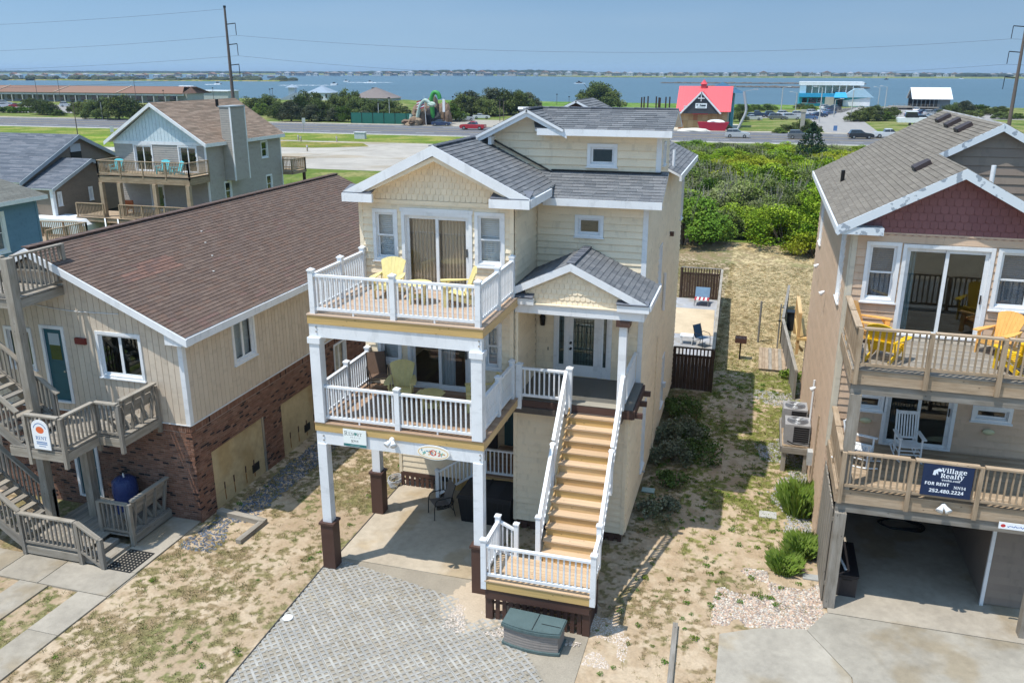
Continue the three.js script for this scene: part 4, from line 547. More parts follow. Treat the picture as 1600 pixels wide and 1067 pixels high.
  for (const [u, v] of [[4.1, 1.0], [5.0, 1.35], [6.2, 2.0], [5.6, 1.7]]) { const c = 1 / Math.hypot(1, 0.449); part(rf, 'bird_dropping', new THREE.SphereGeometry(0.05, 8, 6).scale(1, 0.2, 0.6).translate(-14.6 - v * 2 * c, 5.86 + v * 2 * c * 0.449 + 0.02, -18.68 - u), plain([0.8, 0.8, 0.76], 0.9)); }
  part(BH, 'barge_board', prism([[-14.56, 5.82], [-19.5, 8.04], [-19.5, 7.82], [-14.56, 5.6]], FZ(-18.7), 0.04, 0), M.white); part(BH, 'barge_board', prism([[-19.5, 8.04], [-24.4, 5.84], [-24.4, 5.62], [-19.5, 7.82]], FZ(-18.7), 0.039, 0), M.white); part(BH, 'fascia', B(-14.6, 5.62, -37.2, -14.55, 5.84, -18.7), M.white); part(BH, 'soffit', B(-15.0, 5.6, -37.2, -14.6, 5.63, -18.7), M.white); part(BH, 'eave_box', prism([[-15.3, 5.6], [-14.56, 5.6], [-14.56, 5.78], [-15.3, 5.95]], FZ(-18.72), 0, -0.27), M.white);

  // ---- weathered decks and stairs
  const g = M.grey, post = (par, x, y0, y1, z, w = 0.2, n = 'post') => part(par, n, B(x - w / 2, y0, z - w / 2, x + w / 2, y1, z + w / 2), g[Math.floor(Math.abs(x * 7 + z * 3)) % 3]);
  const ro = { mat: g[0], tmat: g[2], bmat: g, sp: 0.145, bw: 0.04, tw: 0.14, th: 0.045, h: 0.98, low: 0.1 };
  const mid = part(BH, 'middle_deck', [B(-18.5, 3.06, -18.95, -16.0, 3.27, -18.9), B(-18.5, 3.06, -17.46, -16.0, 3.27, -17.41)], g[1]); planks(mid, -18.5, -15.95, -18.97, -17.38, 3.32, g, 0.142); planks(mid, -18.5, -16.7, -17.37, -16.16, 3.32, g, 0.142);
  for (const b of [[-16.0, 3.03, -18.97, -15.95, 3.27, -17.36], [-16.7, 3.03, -17.4, -15.951, 3.27, -17.36], [-16.75, 3.03, -17.37, -16.7, 3.27, -16.16], [-18.5, 3.03, -16.2, -16.76, 3.27, -16.15]]) part(mid, 'rim_board', B(...b), g[2]);
  for (const [x, z] of [[-15.97, -18.9], [-15.97, -17.38], [-16.73, -17.38], [-16.73, -16.18], [-17.86, -16.18]]) post(mid, x, 2.85, 4.26, z, 0.1);
  rail(mid, [-15.99, 3.32, -17.38], [-16.7, 3.32, -17.38], ro); rail(mid, [-16.73, 3.32, -17.33], [-16.73, 3.32, -16.23], ro); rail(mid, [-16.78, 3.32, -16.18], [-17.82, 3.32, -16.18], ro);
  const bench = (par, x, y, z0, z1) => { for (const h of [0.94, 0.74, 0.56]) part(par, 'bench_back_board', bar([x + 0.02 + (h - 0.5) * 0.3, y + h, z0], [x + 0.02 + (h - 0.5) * 0.3, y + h, z1], 0.035, 0.15), g[0]); part(par, 'bench_cap', bar([x + 0.19, y + 1.05, z0], [x + 0.19, y + 1.05, z1], 0.15, 0.045), g[2]); for (const h of [-0.16, -0.01]) part(par, 'bench_seat_board', bar([x - 0.22 + h, y + 0.42, z0], [x - 0.22 + h, y + 0.42, z1], 0.13, 0.04), g[1]); for (let k = 0; k < 4; k++) { const z = mix(z0, z1, (k + 0.25) / 3.6); part(par, 'bench_upright', bar([x - 0.02, y - 0.2, z], [x + 0.2, y + 1.02, z], 0.05, 0.09), g[1]); part(par, 'bench_brace', bar([x - 0.02, y + 0.02, z + 0.03], [x - 0.34, y + 0.4, z + 0.03], 0.04, 0.09), g[2]); } };
  bench(mid, -16.12, 3.32, -18.85, -17.45);
  post(BH, -17.86, 0.05, 3.05, -18.0, 0.26, 'support_post'); post(BH, -18.72, 0.05, 8.1, -17.3, 0.24, 'support_post');
  const flight = (par, x0, y0, n, z0, z1, rz) => { part(par, 'stringer', bar([x0, y0 - 0.1, z0], [x0 - n * 0.27, y0 + n * 0.2 - 0.1, z0], 0.045, 0.26), g[1]); part(par, 'stringer', bar([x0, y0 - 0.1, z1], [x0 - n * 0.27, y0 + n * 0.2 - 0.1, z1], 0.045, 0.26), g[0]); for (let k = 0; k < n; k++) part(par, 'tread', B(x0 - 0.3 - k * 0.27, y0 + 0.2 * k + 0.12, z1 + 0.03, x0 - 0.02 - k * 0.27, y0 + 0.2 * k + 0.17, z0 - 0.03), g[k % 3]); for (const z of rz) rail(par, [x0 - 0.05, y0, z], [x0 - n * 0.27, y0 + n * 0.2, z], ro); };
  const su = part(BH, 'upper_flight', B(-18.55, 3.0, -17.6, -18.5, 3.25, -16.2), g[1]); flight(su, -18.05, 3.32, 14, -16.2, -17.55, [-16.2, -17.6]); post(su, -18.28, 3.0, 4.4, -17.62, 0.12);
  const sl = part(BH, 'lower_flight', B(-18.75, 0.1, -17.35, -18.7, 0.3, -16.2), g[1]); flight(sl, -18.62, 0.36, 12, -16.18, -17.33, [-16.18, -17.36]); post(sl, -18.66, 0.1, 1.4, -17.38, 0.12); part(sl, 'stair_head', B(-22.6, 2.5, -17.35, -21.86, 2.7, -16.2), g[2]);
  const gd = part(BH, 'ground_deck', [B(-18.7, 0.1, -18.9, -16.02, 0.31, -18.85), B(-18.6, 0.06, -16.25, -16.72, 0.31, -16.2)], g[1]); planks(gd, -18.7, -16.05, -18.95, -17.26, 0.36, g, 0.142, 'z'); planks(gd, -18.7, -16.75, -17.25, -16.15, 0.36, g, 0.142, 'z');
  part(gd, 'rim_board', B(-18.65, 0.1, -16.14, -16.7, 0.33, -16.1), g[2]); part(gd, 'rim_board', B(-16.05, 0.1, -18.95, -16.0, 0.33, -17.3), g[0]);
  for (const [x, z, h] of [[-18.6, -16.12, 1.32], [-16.72, -16.12, 1.32], [-15.98, -16.08, 0.95], [-17.02, -17.3, 1.32], [-16.02, -17.3, 1.32]]) post(gd, x, 0.04, h, z, 0.11);
  rail(gd, [-18.55, 0.36, -16.12], [-16.78, 0.36, -16.12], ro); rail(gd, [-16.68, 0.36, -16.1], [-16.02, -0.02, -16.08], ro); rail(gd, [-16.98, 0.36, -17.3], [-16.08, 0.36, -17.3], ro); bench(gd, -16.15, 0.36, -18.9, -17.35);
  for (let k = 0; k < 2; k++) part(gd, 'step', B(-16.72 + k * 0.33, 0.05, -17.2, -16.42 + k * 0.35, 0.26 - k * 0.13, -16.18), g[k + 1]);
  const ud = part(BH, 'top_deck', [B(-24, 6.72, -19.4, -18.7, 6.95, -19.36), B(-24, 6.72, -17.36, -18.7, 6.95, -17.31), B(-18.72, 6.72, -19.35, -18.67, 6.95, -17.37)], g[2]); planks(ud, -24, -18.66, -20.6, -17.28, 7.0, g, 0.142); post(ud, -18.7, 6.6, 8.15, -19.15, 0.12); post(ud, -20.3, 6.6, 8.05, -17.33, 0.1);
  rail(ud, [-18.7, 7.0, -19.1], [-18.7, 7.0, -17.44], { ...ro, h: 1.15 }); rail(ud, [-18.84, 7.0, -17.32], [-23.8, 7.0, -17.32], { ...ro, h: 1.15 }); for (const h of [0.2, 0.42]) part(ud, 'bench_seat_board', bar([-23, 7.42, -18.6 - h], [-18.9, 7.42, -18.6 - h], 0.18, 0.04), g[2]);
}
// ================================================================ THE HOUSE WITH THE RED GABLE
const RH = thing('red_gable_house', 'tan beach house with a burgundy scalloped gable and weathered timber decks', 'house', [4.8, 0, -27]);
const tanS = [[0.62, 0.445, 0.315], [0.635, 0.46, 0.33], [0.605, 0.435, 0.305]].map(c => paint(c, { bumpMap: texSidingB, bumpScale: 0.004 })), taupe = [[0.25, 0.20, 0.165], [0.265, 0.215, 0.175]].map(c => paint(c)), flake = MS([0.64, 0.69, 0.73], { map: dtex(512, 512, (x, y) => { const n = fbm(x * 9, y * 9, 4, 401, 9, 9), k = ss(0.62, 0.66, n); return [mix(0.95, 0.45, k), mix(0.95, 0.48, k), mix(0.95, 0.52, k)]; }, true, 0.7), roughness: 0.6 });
const wine = [paint([0.21, 0.085, 0.088]), paint([0.185, 0.072, 0.078]), paint([0.235, 0.10, 0.10])];
{
  const z = -22.7, Ff = FZ(z), Fl = FXm(2.4), q = (a, b, c, d) => { const p = ZP(a, b, z), r = ZP(c, d, z); return [p[0], r[0], r[1], p[1]]; };
  const oU = [[2.75, 3.56, 7.2, 8.74], [3.6, 5.66, 6.36, 8.72], [5.72, 6.62, 7.2, 8.72]], oL = [q(1339, 612, 1381, 643), [3.66, 5.4, 3.33, 5.36], q(1521, 632, 1580, 662)], o = [...oU, ...oL];
  const fw = part(RH, 'wall', wallGeo(Ff, rect(2.4, 7.4, 3.1, 9.0), o), tanS[0]); clap(fw, Ff, rect(2.52, 7.4, 3.33, 8.98), o, tanS, 0.2, 'clapboard', 0.024, 2.1); part(fw, 'corner_trim', [B(2.4, 3.1, z, 2.52, 9.0, z + 0.035)], paint([0.62, 0.56, 0.45]));
  const gw = part(RH, 'gable_wall', prism([[2.4, 9.001], [7.4, 9.001], [4.68, 10.5]], Ff, 0, -0.14), wine[0]); scallops(gw, Ff, [[2.55, 8.92], [7.3, 8.92], [7.3, 9.15], [4.68, 10.48], [2.55, 9.28]], wine, 0.19, 0.185);
  const bd = plain([0.10, 0.13, 0.16], 0.8); windowIn(RH, Ff, ...oU[0], { bmat: bd }); windowIn(RH, Ff, ...oU[1], { type: 'slider', behind: 'curtain', drape: [[3.72, 3.95]], cmat: M.blind, glass: M.gtint, label: 'upper deck sliding glass door' }); windowIn(RH, Ff, ...oU[2], { bmat: bd }); windowIn(RH, Ff, ...oL[0], { type: 'fixed', behind: 'none' }); windowIn(RH, Ff, ...oL[1], { type: 'slider', behind: 'none', glass: M.gtint }); windowIn(RH, Ff, ...oL[2], { type: 'fixed', behind: 'none' });
  for (const [px, py] of [[1353, 657], [1545, 675]]) { const p = ZP(px, py, z + 0.06); part(RH, 'wall_lamp', new THREE.SphereGeometry(0.1, 12, 8).scale(1.5, 0.8, 0.5).translate(...p), plain([0.62, 0.60, 0.38], 0.4)); }
  const oS = [[-25.0, -24.0, 6.75, 8.75], [-33.6, -32.6, 6.72, 8.4]], sw = part(RH, 'wall', wallGeo(Fl, rect(-35, z - 0.001, 0, 9.05), oS), tanS[0]); clap(sw, Fl, rect(-34.95, -22.72, 0.1, 9.05), oS, tanS, 0.2, 'clapboard', 0.024, 4); part(sw, 'corner_trim', B(2.36, 3.1, -22.82, 2.399, 9.0, -22.7), paint([0.62, 0.56, 0.45])); for (const w of oS) windowIn(RH, Fl, ...w, { c: 0.07 });
  part(RH, 'wall', [B(2.55, 0, -35, 10, 9, -34.9), B(9.9, 0, -34.9, 10, 9, -26.5), B(7.27, 0, -26.4, 10, 9, -26.3), B(7.27, 3.1, -26.29, 7.4, 9, -22.85)], tanS[1]); part(RH, 'floor_frame', B(2.55, 3.0, -34.8, 7.3, 3.12, -22.72), M.room);
  const rp = palTan, r1 = roof(RH, 'L', [2.0, 9.15, -34.8], 0.55, [[0, 0], [12.5, 0], [12.5, 2.67], [0, 2.67]], rp, 240, { w: 0.34 }); roof(RH, 'L', [2.0, 9.15, -34.8], 0.55, [[0, 2.671], [8.75, 2.671], [8.75, 4.18], [0, 4.18]], rp, 60, { w: 0.34 });
  roof(RH, 'R', [7.6, 9.01, -22.3], 0.55, [[0, 0], [4, 0], [4, 2.93], [0, 2.93]], rp, 0, { w: 0.34 }); roof(RH, 'R', [10.4, 9.15, -26.05], 0.55, [[0, 0], [8.75, 0], [8.75, 4.22], [0, 4.22]], rp, 0, { w: 0.34 });
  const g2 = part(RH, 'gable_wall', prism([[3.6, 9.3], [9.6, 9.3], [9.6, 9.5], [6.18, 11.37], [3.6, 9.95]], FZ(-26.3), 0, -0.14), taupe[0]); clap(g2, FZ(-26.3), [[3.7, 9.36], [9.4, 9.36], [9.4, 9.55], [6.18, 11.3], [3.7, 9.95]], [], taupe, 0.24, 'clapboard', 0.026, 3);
  const tri = (xl, yl, xp, yp, xr, yr, zz, h = 0.24) => { part(RH, 'barge_board', prism([[xl, yl], [xp, yp], [xp, yp - h], [xl, yl - h]], FZ(zz), 0.04, 0), flake); part(RH, 'barge_board', prism([[xp, yp], [xr, yr], [xr, yr - h], [xp, yp - h]], FZ(zz), 0.039, 0), flake); };
  tri(1.98, 9.16, 4.67, 10.62, 7.6, 9.02, -22.315); tri(4.3, 10.42, 6.18, 11.46, 10.4, 9.14, -26.08, 0.2); part(RH, 'fascia', B(1.94, 8.98, -34.8, 1.99, 9.15, -22.35), M.white); part(RH, 'soffit', B(1.99, 8.96, -34.8, 2.4, 9.0, -22.35), M.white); part(RH, 'eave_return', B(1.95, 8.95, -22.68, 3.05, 9.13, -22.3), flake); part(RH, 'soffit', prism([[2.0, 8.9], [2.0, 9.05], [4.67, 10.5], [7.5, 8.95], [7.5, 8.8], [4.67, 10.36]].slice(0, 3).concat([[4.67, 10.36]]), FZ(-22.38), 0, -0.3), flake); part(RH, 'eave_return', B(7.0, 10.2, -26.28, 7.7, 10.4, -25.95), flake);
  for (const [x, zz] of [[5.62, -32.3], [5.55, -30.3], [5.5, -28.4], [4.0, -25.2]]) { const y = 9.15 + 0.55 * (x - 2), v = part(r1, 'roof_vent', prism([[-0.32, 0], [0.32, 0], [0.25, 0.42], [-0.25, 0.42]], slopeF('L', [x, y, zz], 0.55), (u, w) => 0.12 + 0.02 * w, 0.01), plain([0.055, 0.04, 0.04], 0.6)); part(v, 'louvre', prism([[-0.28, -0.02], [0.28, -0.02], [0.28, 0.0], [-0.28, 0.0]], slopeF('L', [x, y, zz], 0.55), 0.1, 0.02), M.dark); }
  part(r1, 'vent_pipe', rod([2.55, 9.4, -29.1], [2.55, 9.8, -29.1], 0.06), M.black); part(r1, 'vent_pipe', rod([5.75, 10.0, -24.6], [5.75, 10.5, -24.6], 0.06), M.white);
  // decks
  const t = M.tan, ro = { mat: t[0], tmat: t[2], bmat: t, sp: 0.135, bw: 0.036, tw: 0.14, th: 0.045, h: 1.0, low: 0.13 };
  for (const [y, xr] of [[6.33, 7.4], [3.3, 7.4]]) {
    const d = part(RH, y > 5 ? 'upper_deck' : 'lower_deck', [B(2.5, y - 0.3, -22.66, xr, y - 0.04, -22.6), ...[0, 1, 2, 3, 4, 5, 6].map(k => B(2.7 + k * 0.7, y - 0.28, -22.6, 2.75 + k * 0.7, y - 0.04, -19.85))], t[1]); part(d, 'rim_board', B(2.4, y - 0.36, -19.8, xr, y - 0.02, -19.74), t[2]); part(d, 'rim_board', B(2.4, y - 0.36, -22.68, 2.45, y - 0.02, -19.81), t[0]); part(d, 'beam', B(2.45, y - 0.62, -19.92, xr, y - 0.37, -19.78), M.grey[1]);
    planks(d, 2.42, xr, -22.66, -19.72, y, y > 5 ? M.grey : M.tan, 0.142); const P = (x, zz) => part(d, 'rail_post', B(x - 0.05, y - 0.35, zz - 0.045, x + 0.05, y + 0.97, zz + 0.045), t[Math.floor(x * 5) % 3]);
    for (const x of [2.5, 3.97, 5.42, 6.87]) P(x, -19.7); P(2.46, -21.2); for (const [a, b] of [[2.56, 3.92], [4.03, 5.37], [5.48, 6.82], [6.93, 7.4]]) rail(d, [a, y, -19.7], [b, y, -19.7], ro); rail(d, [2.46, y, -19.76], [2.46, y, -21.15], ro); rail(d, [2.46, y, -21.25], [2.46, y, -22.6], ro);
  }
  for (const x of [2.58, 6.95]) { part(RH, 'post', B(x - 0.13, 0.04, -19.92, x + 0.13, 2.679, -19.66), M.grey[0]); part(RH, 'post', B(x - 0.12, 3.301, -19.95, x + 0.12, 5.709, -19.72), M.grey[0]); }
  const sc = part(RH, 'side_screen', [B(2.44, 0.5, -25.3, 2.49, 0.6, -19.95), B(2.44, 2.3, -25.3, 2.49, 2.4, -19.95)], M.grey[1]); for (let k = 0; k < 37; k++) part(sc, 'plank', B(2.405, 0.05, -25.3 + k * 0.144, 2.438, 2.62 + 0.04 * hash(k, 1, 1), -25.165 + k * 0.144), M.grey[(k * 5) % 3]); part(sc, 'post', B(2.34, 0, -25.48, 2.48, 2.9, -25.33), t[0]);
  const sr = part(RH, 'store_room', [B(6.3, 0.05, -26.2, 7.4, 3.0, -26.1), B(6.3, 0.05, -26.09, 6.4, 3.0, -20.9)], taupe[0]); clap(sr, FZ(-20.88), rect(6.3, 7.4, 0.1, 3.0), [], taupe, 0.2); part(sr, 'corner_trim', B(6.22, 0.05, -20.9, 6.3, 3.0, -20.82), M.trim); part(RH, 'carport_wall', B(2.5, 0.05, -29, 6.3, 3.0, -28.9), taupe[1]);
  const fl = part(RH, 'flood_light', new THREE.SphereGeometry(0.07, 12, 8).translate(...ZP(1475, 791, -19.7)), M.white); const fp = ZP(1475, 791, -19.66); for (const s of [-1, 1]) part(fl, 'lamp_head', lathe([[0.035, 0], [0.05, 0.05], [0.085, 0.16], [0, 0.15]], 12).rotateX(2.3).rotateZ(s * 0.75).translate(fp[0] + s * 0.03, fp[1], fp[2]), M.white);
  for (const [px, py] of [[1280, 413], [1289, 455], [1275, 605]]) { const p = XP(px, py, 2.33); part(RH, 'side_lamp', lathe([[0.03, 0], [0.05, 0.05], [0.085, 0.17], [0, 0.16]], 10).rotateZ(2.2).translate(...p), M.white); }
  const ys = part(RH, 'side_landing', B(2.0, 2.5, -37.5, 2.38, 2.6, -34.4), M.pine[0]); for (const z1 of [-34.5, -37.4]) part(ys, 'post', B(2.0, 1.9, z1 - 0.06, 2.12, 3.6, z1 + 0.06), M.pine[1]); part(ys, 'brace', bar([2.06, 1.95, -35.9], [2.38, 1.6, -35.9], 0.1, 0.1), M.pine[1]); rail(ys, [2.06, 2.6, -34.5], [2.06, 2.6, -37.4], { mat: M.pine[2], bmat: M.pine, tw: 0.14, sp: 0.16 });
  part(RH, 'conduit', rod([2.33, 0.6, -28.0], [2.33, 3.1, -28.0], 0.035), M.white); part(RH, 'meter_box', B(2.22, 0.9, -26.4, 2.38, 1.35, -26.1), plain([0.5, 0.5, 0.48], 0.5));
}
// ================================================================ FURNITURE AND SMALL THINGS
function adirondack(mat, label, at, turn, group) {
  const t = thing('adirondack_chair', label, 'chair', [0, 0, 0], group), S = (k, f) => shared('ad' + k, f);
  for (let k = -3; k <= 3; k++) { const a = k * 0.055, ar = x => 0.745 - 0.62 * x * x, hl = ar((k - 0.5) * 0.11), hr = ar((k + 0.5) * 0.11); part(t, 'back_slat', S('b' + k, () => { const g = prism([[-0.029, 0], [0.029, 0], [0.05, hr], [0, (hl + hr) / 2 + 0.006], [-0.05, hl]], FZ(0), 0.011, -0.011); g.rotateZ(-a); g.translate(k * 0.062, 0, 0); g.rotateX(-0.38); g.translate(0, 0.27, -0.2); return g; }), mat[Math.abs(k) % mat.length]); }
  for (let k = 0; k < 6; k++) part(t, 'seat_slat', S('s' + k, () => B(-0.27, 0.26 + k * 0.021, -0.16 + k * 0.085, 0.27, 0.28 + k * 0.021, -0.085 + k * 0.085)), mat[k % mat.length]);
  for (const s of [-1, 1]) {
    part(t, 'arm', S('a' + s, () => prism([[s * 0.27, 0.42], [s * 0.42, 0.42], [s * 0.44, 0.2], [s * 0.40, -0.1], [s * 0.34, -0.36], [s * 0.3, -0.36], [s * 0.27, 0]].map(p => [p[0], -p[1]]), FR([0, 0, 0], [1, 0, 0], [0, 0, -1]), 0.565, 0.54)), mat[0]);
    part(t, 'front_leg', S('f' + s, () => B(s * 0.28, 0, 0.28, s * 0.31, 0.539, 0.4)), mat[0]); part(t, 'rear_leg', S('r' + s, () => bar([s * 0.265, 0.3, 0.38], [s * 0.265, 0.06, -0.48], 0.026, 0.12)), mat[0]); part(t, 'arm_bracket', S('k' + s, () => bar([s * 0.33, 0.4, 0.3], [s * 0.33, 0.53, 0.2], 0.024, 0.06)), mat[0]); part(t, 'back_post', S('p' + s, () => bar([s * 0.29, 0.2, -0.2], [s * 0.31, 0.54, -0.34], 0.025, 0.06)), mat[0]);
  }
  part(t, 'back_brace', S('bb', () => bar([-0.32, 0.535, -0.335], [0.32, 0.535, -0.335], 0.07, 0.025)), mat[0]); part(t, 'apron', S('ap', () => B(-0.27, 0.26, 0.35, 0.27, 0.375, 0.372)), mat[0]);
  t.position.set(...at); t.rotation.y = turn; return t;
}
const lemon = [plain([0.85, 0.72, 0.32], 0.5), plain([0.83, 0.70, 0.30], 0.5)], gold = [plain([0.80, 0.50, 0.015], 0.45), plain([0.78, 0.48, 0.014], 0.45)], orange = [plain([0.86, 0.46, 0.13], 0.45), plain([0.84, 0.44, 0.12], 0.45)], aqua = [plain([0.12, 0.55, 0.60], 0.5)];
adirondack(lemon, 'pale yellow adirondack chair facing out from the upper deck of the yellow house', [-9.1, 7.12, -20.0], 0.1); adirondack(lemon, 'pale yellow adirondack chair turned sideways before the upper sliding door', [-7.1, 7.12, -19.75], -1.15);
adirondack(lemon, 'pale yellow adirondack chair beside the sling chair on the lower deck', [-8.85, 4.27, -19.95], 0.3); adirondack(lemon, 'pale yellow adirondack chair by the right railing of the lower deck', [-6.55, 4.27, -19.9], -1.2);
adirondack(orange, 'orange adirondack chair beside the left window of the red gable house', [2.98, 6.33, -22.05], 1.2); adirondack(gold, 'golden yellow adirondack chair in the railing corner of the upper timber deck', [3.2, 6.33, -20.6], 2.65); adirondack(orange, 'orange adirondack chair right of the upper sliding glass door', [5.85, 6.33, -21.9], -0.75); adirondack(gold, 'golden yellow adirondack chair at the front rail facing the upper glass door', [5.95, 6.33, -20.45], 3.6);
function roundTable(mat, label, at, slat) {
  const t = thing('round_table', label, 'table', [0, 0, 0]), r = 0.36; if (slat) for (let k = -4; k <= 4; k++) { const x = k * 0.079, h = Math.sqrt(Math.max(0.01, r * r - x * x)); part(t, 'top_slat', B(x - 0.036, 0.5, -h, x + 0.036, 0.525, h), mat[0]); } else part(t, 'table_top', lathe([[0, 0.5], [0.34, 0.5], [0.36, 0.51], [0.36, 0.52], [0.35, 0.53], [0, 0.53]], 28), mat[0]);
  for (let k = 0; k < 4; k++) { const a = k * Math.PI / 2 + 0.6; part(t, 'leg', bar([Math.cos(a) * 0.25, 0, Math.sin(a) * 0.25], [Math.cos(a) * 0.22, 0.5, Math.sin(a) * 0.22], 0.09, 0.03), mat[0]); } part(t, 'shelf', lathe([[0, 0.16], [0.22, 0.16], [0.22, 0.18], [0, 0.18]], 16), mat[0]); t.position.set(...at);
}
roundTable(lemon, 'round pale yellow side table between the chairs of the upper deck', [-8.12, 7.12, -19.6]); roundTable(lemon, 'round slatted pale yellow side table on the lower deck', [-7.75, 4.27, -19.3], true);
function slingChair(label, at, turn, fab) {
  const t = thing('sling_chair', label, 'chair', [0, 0, 0]), f = M.iron;
  part(t, 'sling', [prism([[-0.25, 0], [0.25, 0], [0.25, 0.62], [-0.25, 0.62]], FR([0, 0.42, -0.2], [1, 0, 0], [0, 0.95, -0.31]), (u, v) => 0.012 - 0.05 * Math.cos(u / 0.25 * 1.5), (u) => -0.05 * Math.cos(u / 0.25 * 1.5)), prism([[-0.25, 0], [0.25, 0], [0.25, 0.48], [-0.25, 0.48]], FR([0, 0.45, 0.27], [1, 0, 0], [0, -0.08, -1]), 0.012, 0)], fab);
  for (const s of [-1, 1]) { part(t, 'side_frame', tube([[s * 0.27, 0, 0.3], [s * 0.27, 0.44, 0.28], [s * 0.28, 0.63, 0.22], [s * 0.29, 0.65, 0.0], [s * 0.28, 0.64, -0.24], [s * 0.27, 0.3, -0.3], [s * 0.27, 0, -0.36]], 0.014, 28, 6), f); part(t, 'back_rail', tube([[s * 0.26, 0.45, 0.28], [s * 0.26, 0.42, -0.18], [s * 0.26, 0.75, -0.3], [s * 0.26, 1.02, -0.4]], 0.013, 20, 6), f); } part(t, 'cross_bar', rod([-0.27, 0.2, -0.31], [0.27, 0.2, -0.31], 0.012), f);
  t.position.set(...at); t.rotation.y = turn;
}
slingChair('brown sling chair in the left corner of the lower deck', [-9.72, 4.27, -20.35], 0.55, plain([0.20, 0.135, 0.10], 0.9)); slingChair('black framed sling chair on the shaded carport slab', [-8.35, 0.05, -21.35], -0.85, plain([0.16, 0.14, 0.125], 0.9));
function rocker(label, at, turn) {
  const t = thing('rocking_chair', label, 'chair', [0, 0, 0]), w = M.white;
  for (let k = 0; k < 7; k++) part(t, 'back_slat', bar([-0.2 + k * 0.0667, 0.5, -0.24], [-0.2 + k * 0.0667, 1.1, -0.4], 0.035, 0.012), w); part(t, 'head_rail', bar([-0.25, 1.12, -0.405], [0.25, 1.12, -0.405], 0.025, 0.09), w); part(t, 'lower_rail', bar([-0.25, 0.5, -0.24], [0.25, 0.5, -0.24], 0.025, 0.05), w); for (let k = 0; k < 6; k++) part(t, 'seat_slat', B(-0.26, 0.41, -0.23 + k * 0.085, 0.26, 0.43, -0.155 + k * 0.085), w);
  for (const s of [-1, 1]) { part(t, 'back_post', bar([s * 0.26, 0.1, -0.2], [s * 0.26, 1.18, -0.42], 0.04, 0.04), w); part(t, 'front_leg', bar([s * 0.26, 0.07, 0.24], [s * 0.26, 0.64, 0.24], 0.04, 0.04), w); part(t, 'arm', bar([s * 0.29, 0.66, 0.32], [s * 0.28, 0.66, -0.3], 0.1, 0.025), w); part(t, 'rocker', tube([[s * 0.26, 0.1, 0.5], [s * 0.26, 0.03, 0.2], [s * 0.26, 0.02, -0.1], [s * 0.26, 0.06, -0.4], [s * 0.26, 0.13, -0.62]], 0.022, 16, 6), w); part(t, 'stretcher', bar([s * 0.26, 0.25, -0.22], [s * 0.26, 0.25, 0.24], 0.025, 0.025), w); }
  for (const y of [0.22, 0.32]) part(t, 'stretcher', bar([-0.26, y, 0.24], [0.26, y, 0.24], 0.025, 0.025), w); t.position.set(...at); t.rotation.y = turn;
}
rocker('white rocking chair facing out before the lower glass door', [4.25, 3.3, -21.95], 0.1); rocker('white rocking chair turned sideways beside the grey deck post', [3.05, 3.3, -21.3], 1.25);
// ---- under and round the yellow house
{ const t = thing('hot_tub', 'black covered hot tub under the lower deck', 'hot tub', [-6.9, 0.05, -21.8]); part(t, 'cabinet', prism([[-7.62, 0], [-6.12, 0], [-6.12, 0.8], [-7.74, 0.8]], FZ(-21.16), 0, -1.1), M.black); const c = part(t, 'cover', prism([[-7.78, 0.801], [-6.1, 0.801], [-6.1, 0.95], [-6.5, 0.98], [-7.72, 0.92]], FZ(-21.12), 0, -1.18), plain([0.02, 0.02, 0.024], 0.45)); part(c, 'cover_flap', B(-7.0, 0.982, -22.3, -6.96, 0.99, -21.1), M.dark); for (let k = 0; k < 9; k++) part(t, 'panel_rib', B(-7.5 + k * 0.16, 0.05, -21.16, -7.47 + k * 0.16, 0.78, -21.15), M.dark); }
{ const t = thing('doormat', 'half round black mesh mat at the foot of the carport steps', 'mat', [-8.9, 0.051, -22.0]); const g = []; for (let k = 1; k < 8; k++) g.push(new THREE.TorusGeometry(k * 0.075, 0.012, 5, 24, Math.PI).rotateX(-Math.PI / 2).rotateY(-1.2)); for (let k = 0; k < 9; k++) g.push(rod([0, 0, 0], [Math.cos(k * Math.PI / 8) * 0.53, 0, -Math.sin(k * Math.PI / 8) * 0.53], 0.01, 0.01, 5).rotateY(-1.2)); part(t, 'mesh', g.map(x => x.translate(-8.75, 0.065, -22.05)), M.black); }
{ const p = GP(618, 757), pts = []; for (let k = 0; k < 60; k++) { const a = k * 0.55; pts.push([p[0] + (0.28 + 0.05 * Math.sin(k)) * Math.cos(a) * 0.7, 0.03 + k * 0.004, p[2] + 0.3 * Math.sin(a)]); } one('garden_hose', tube(pts, 0.016, 240, 6), plain([0.45, 0.46, 0.48], 0.5), 'pale coiled garden hose beside the slatted skirt under the yellow house', 'hose'); }
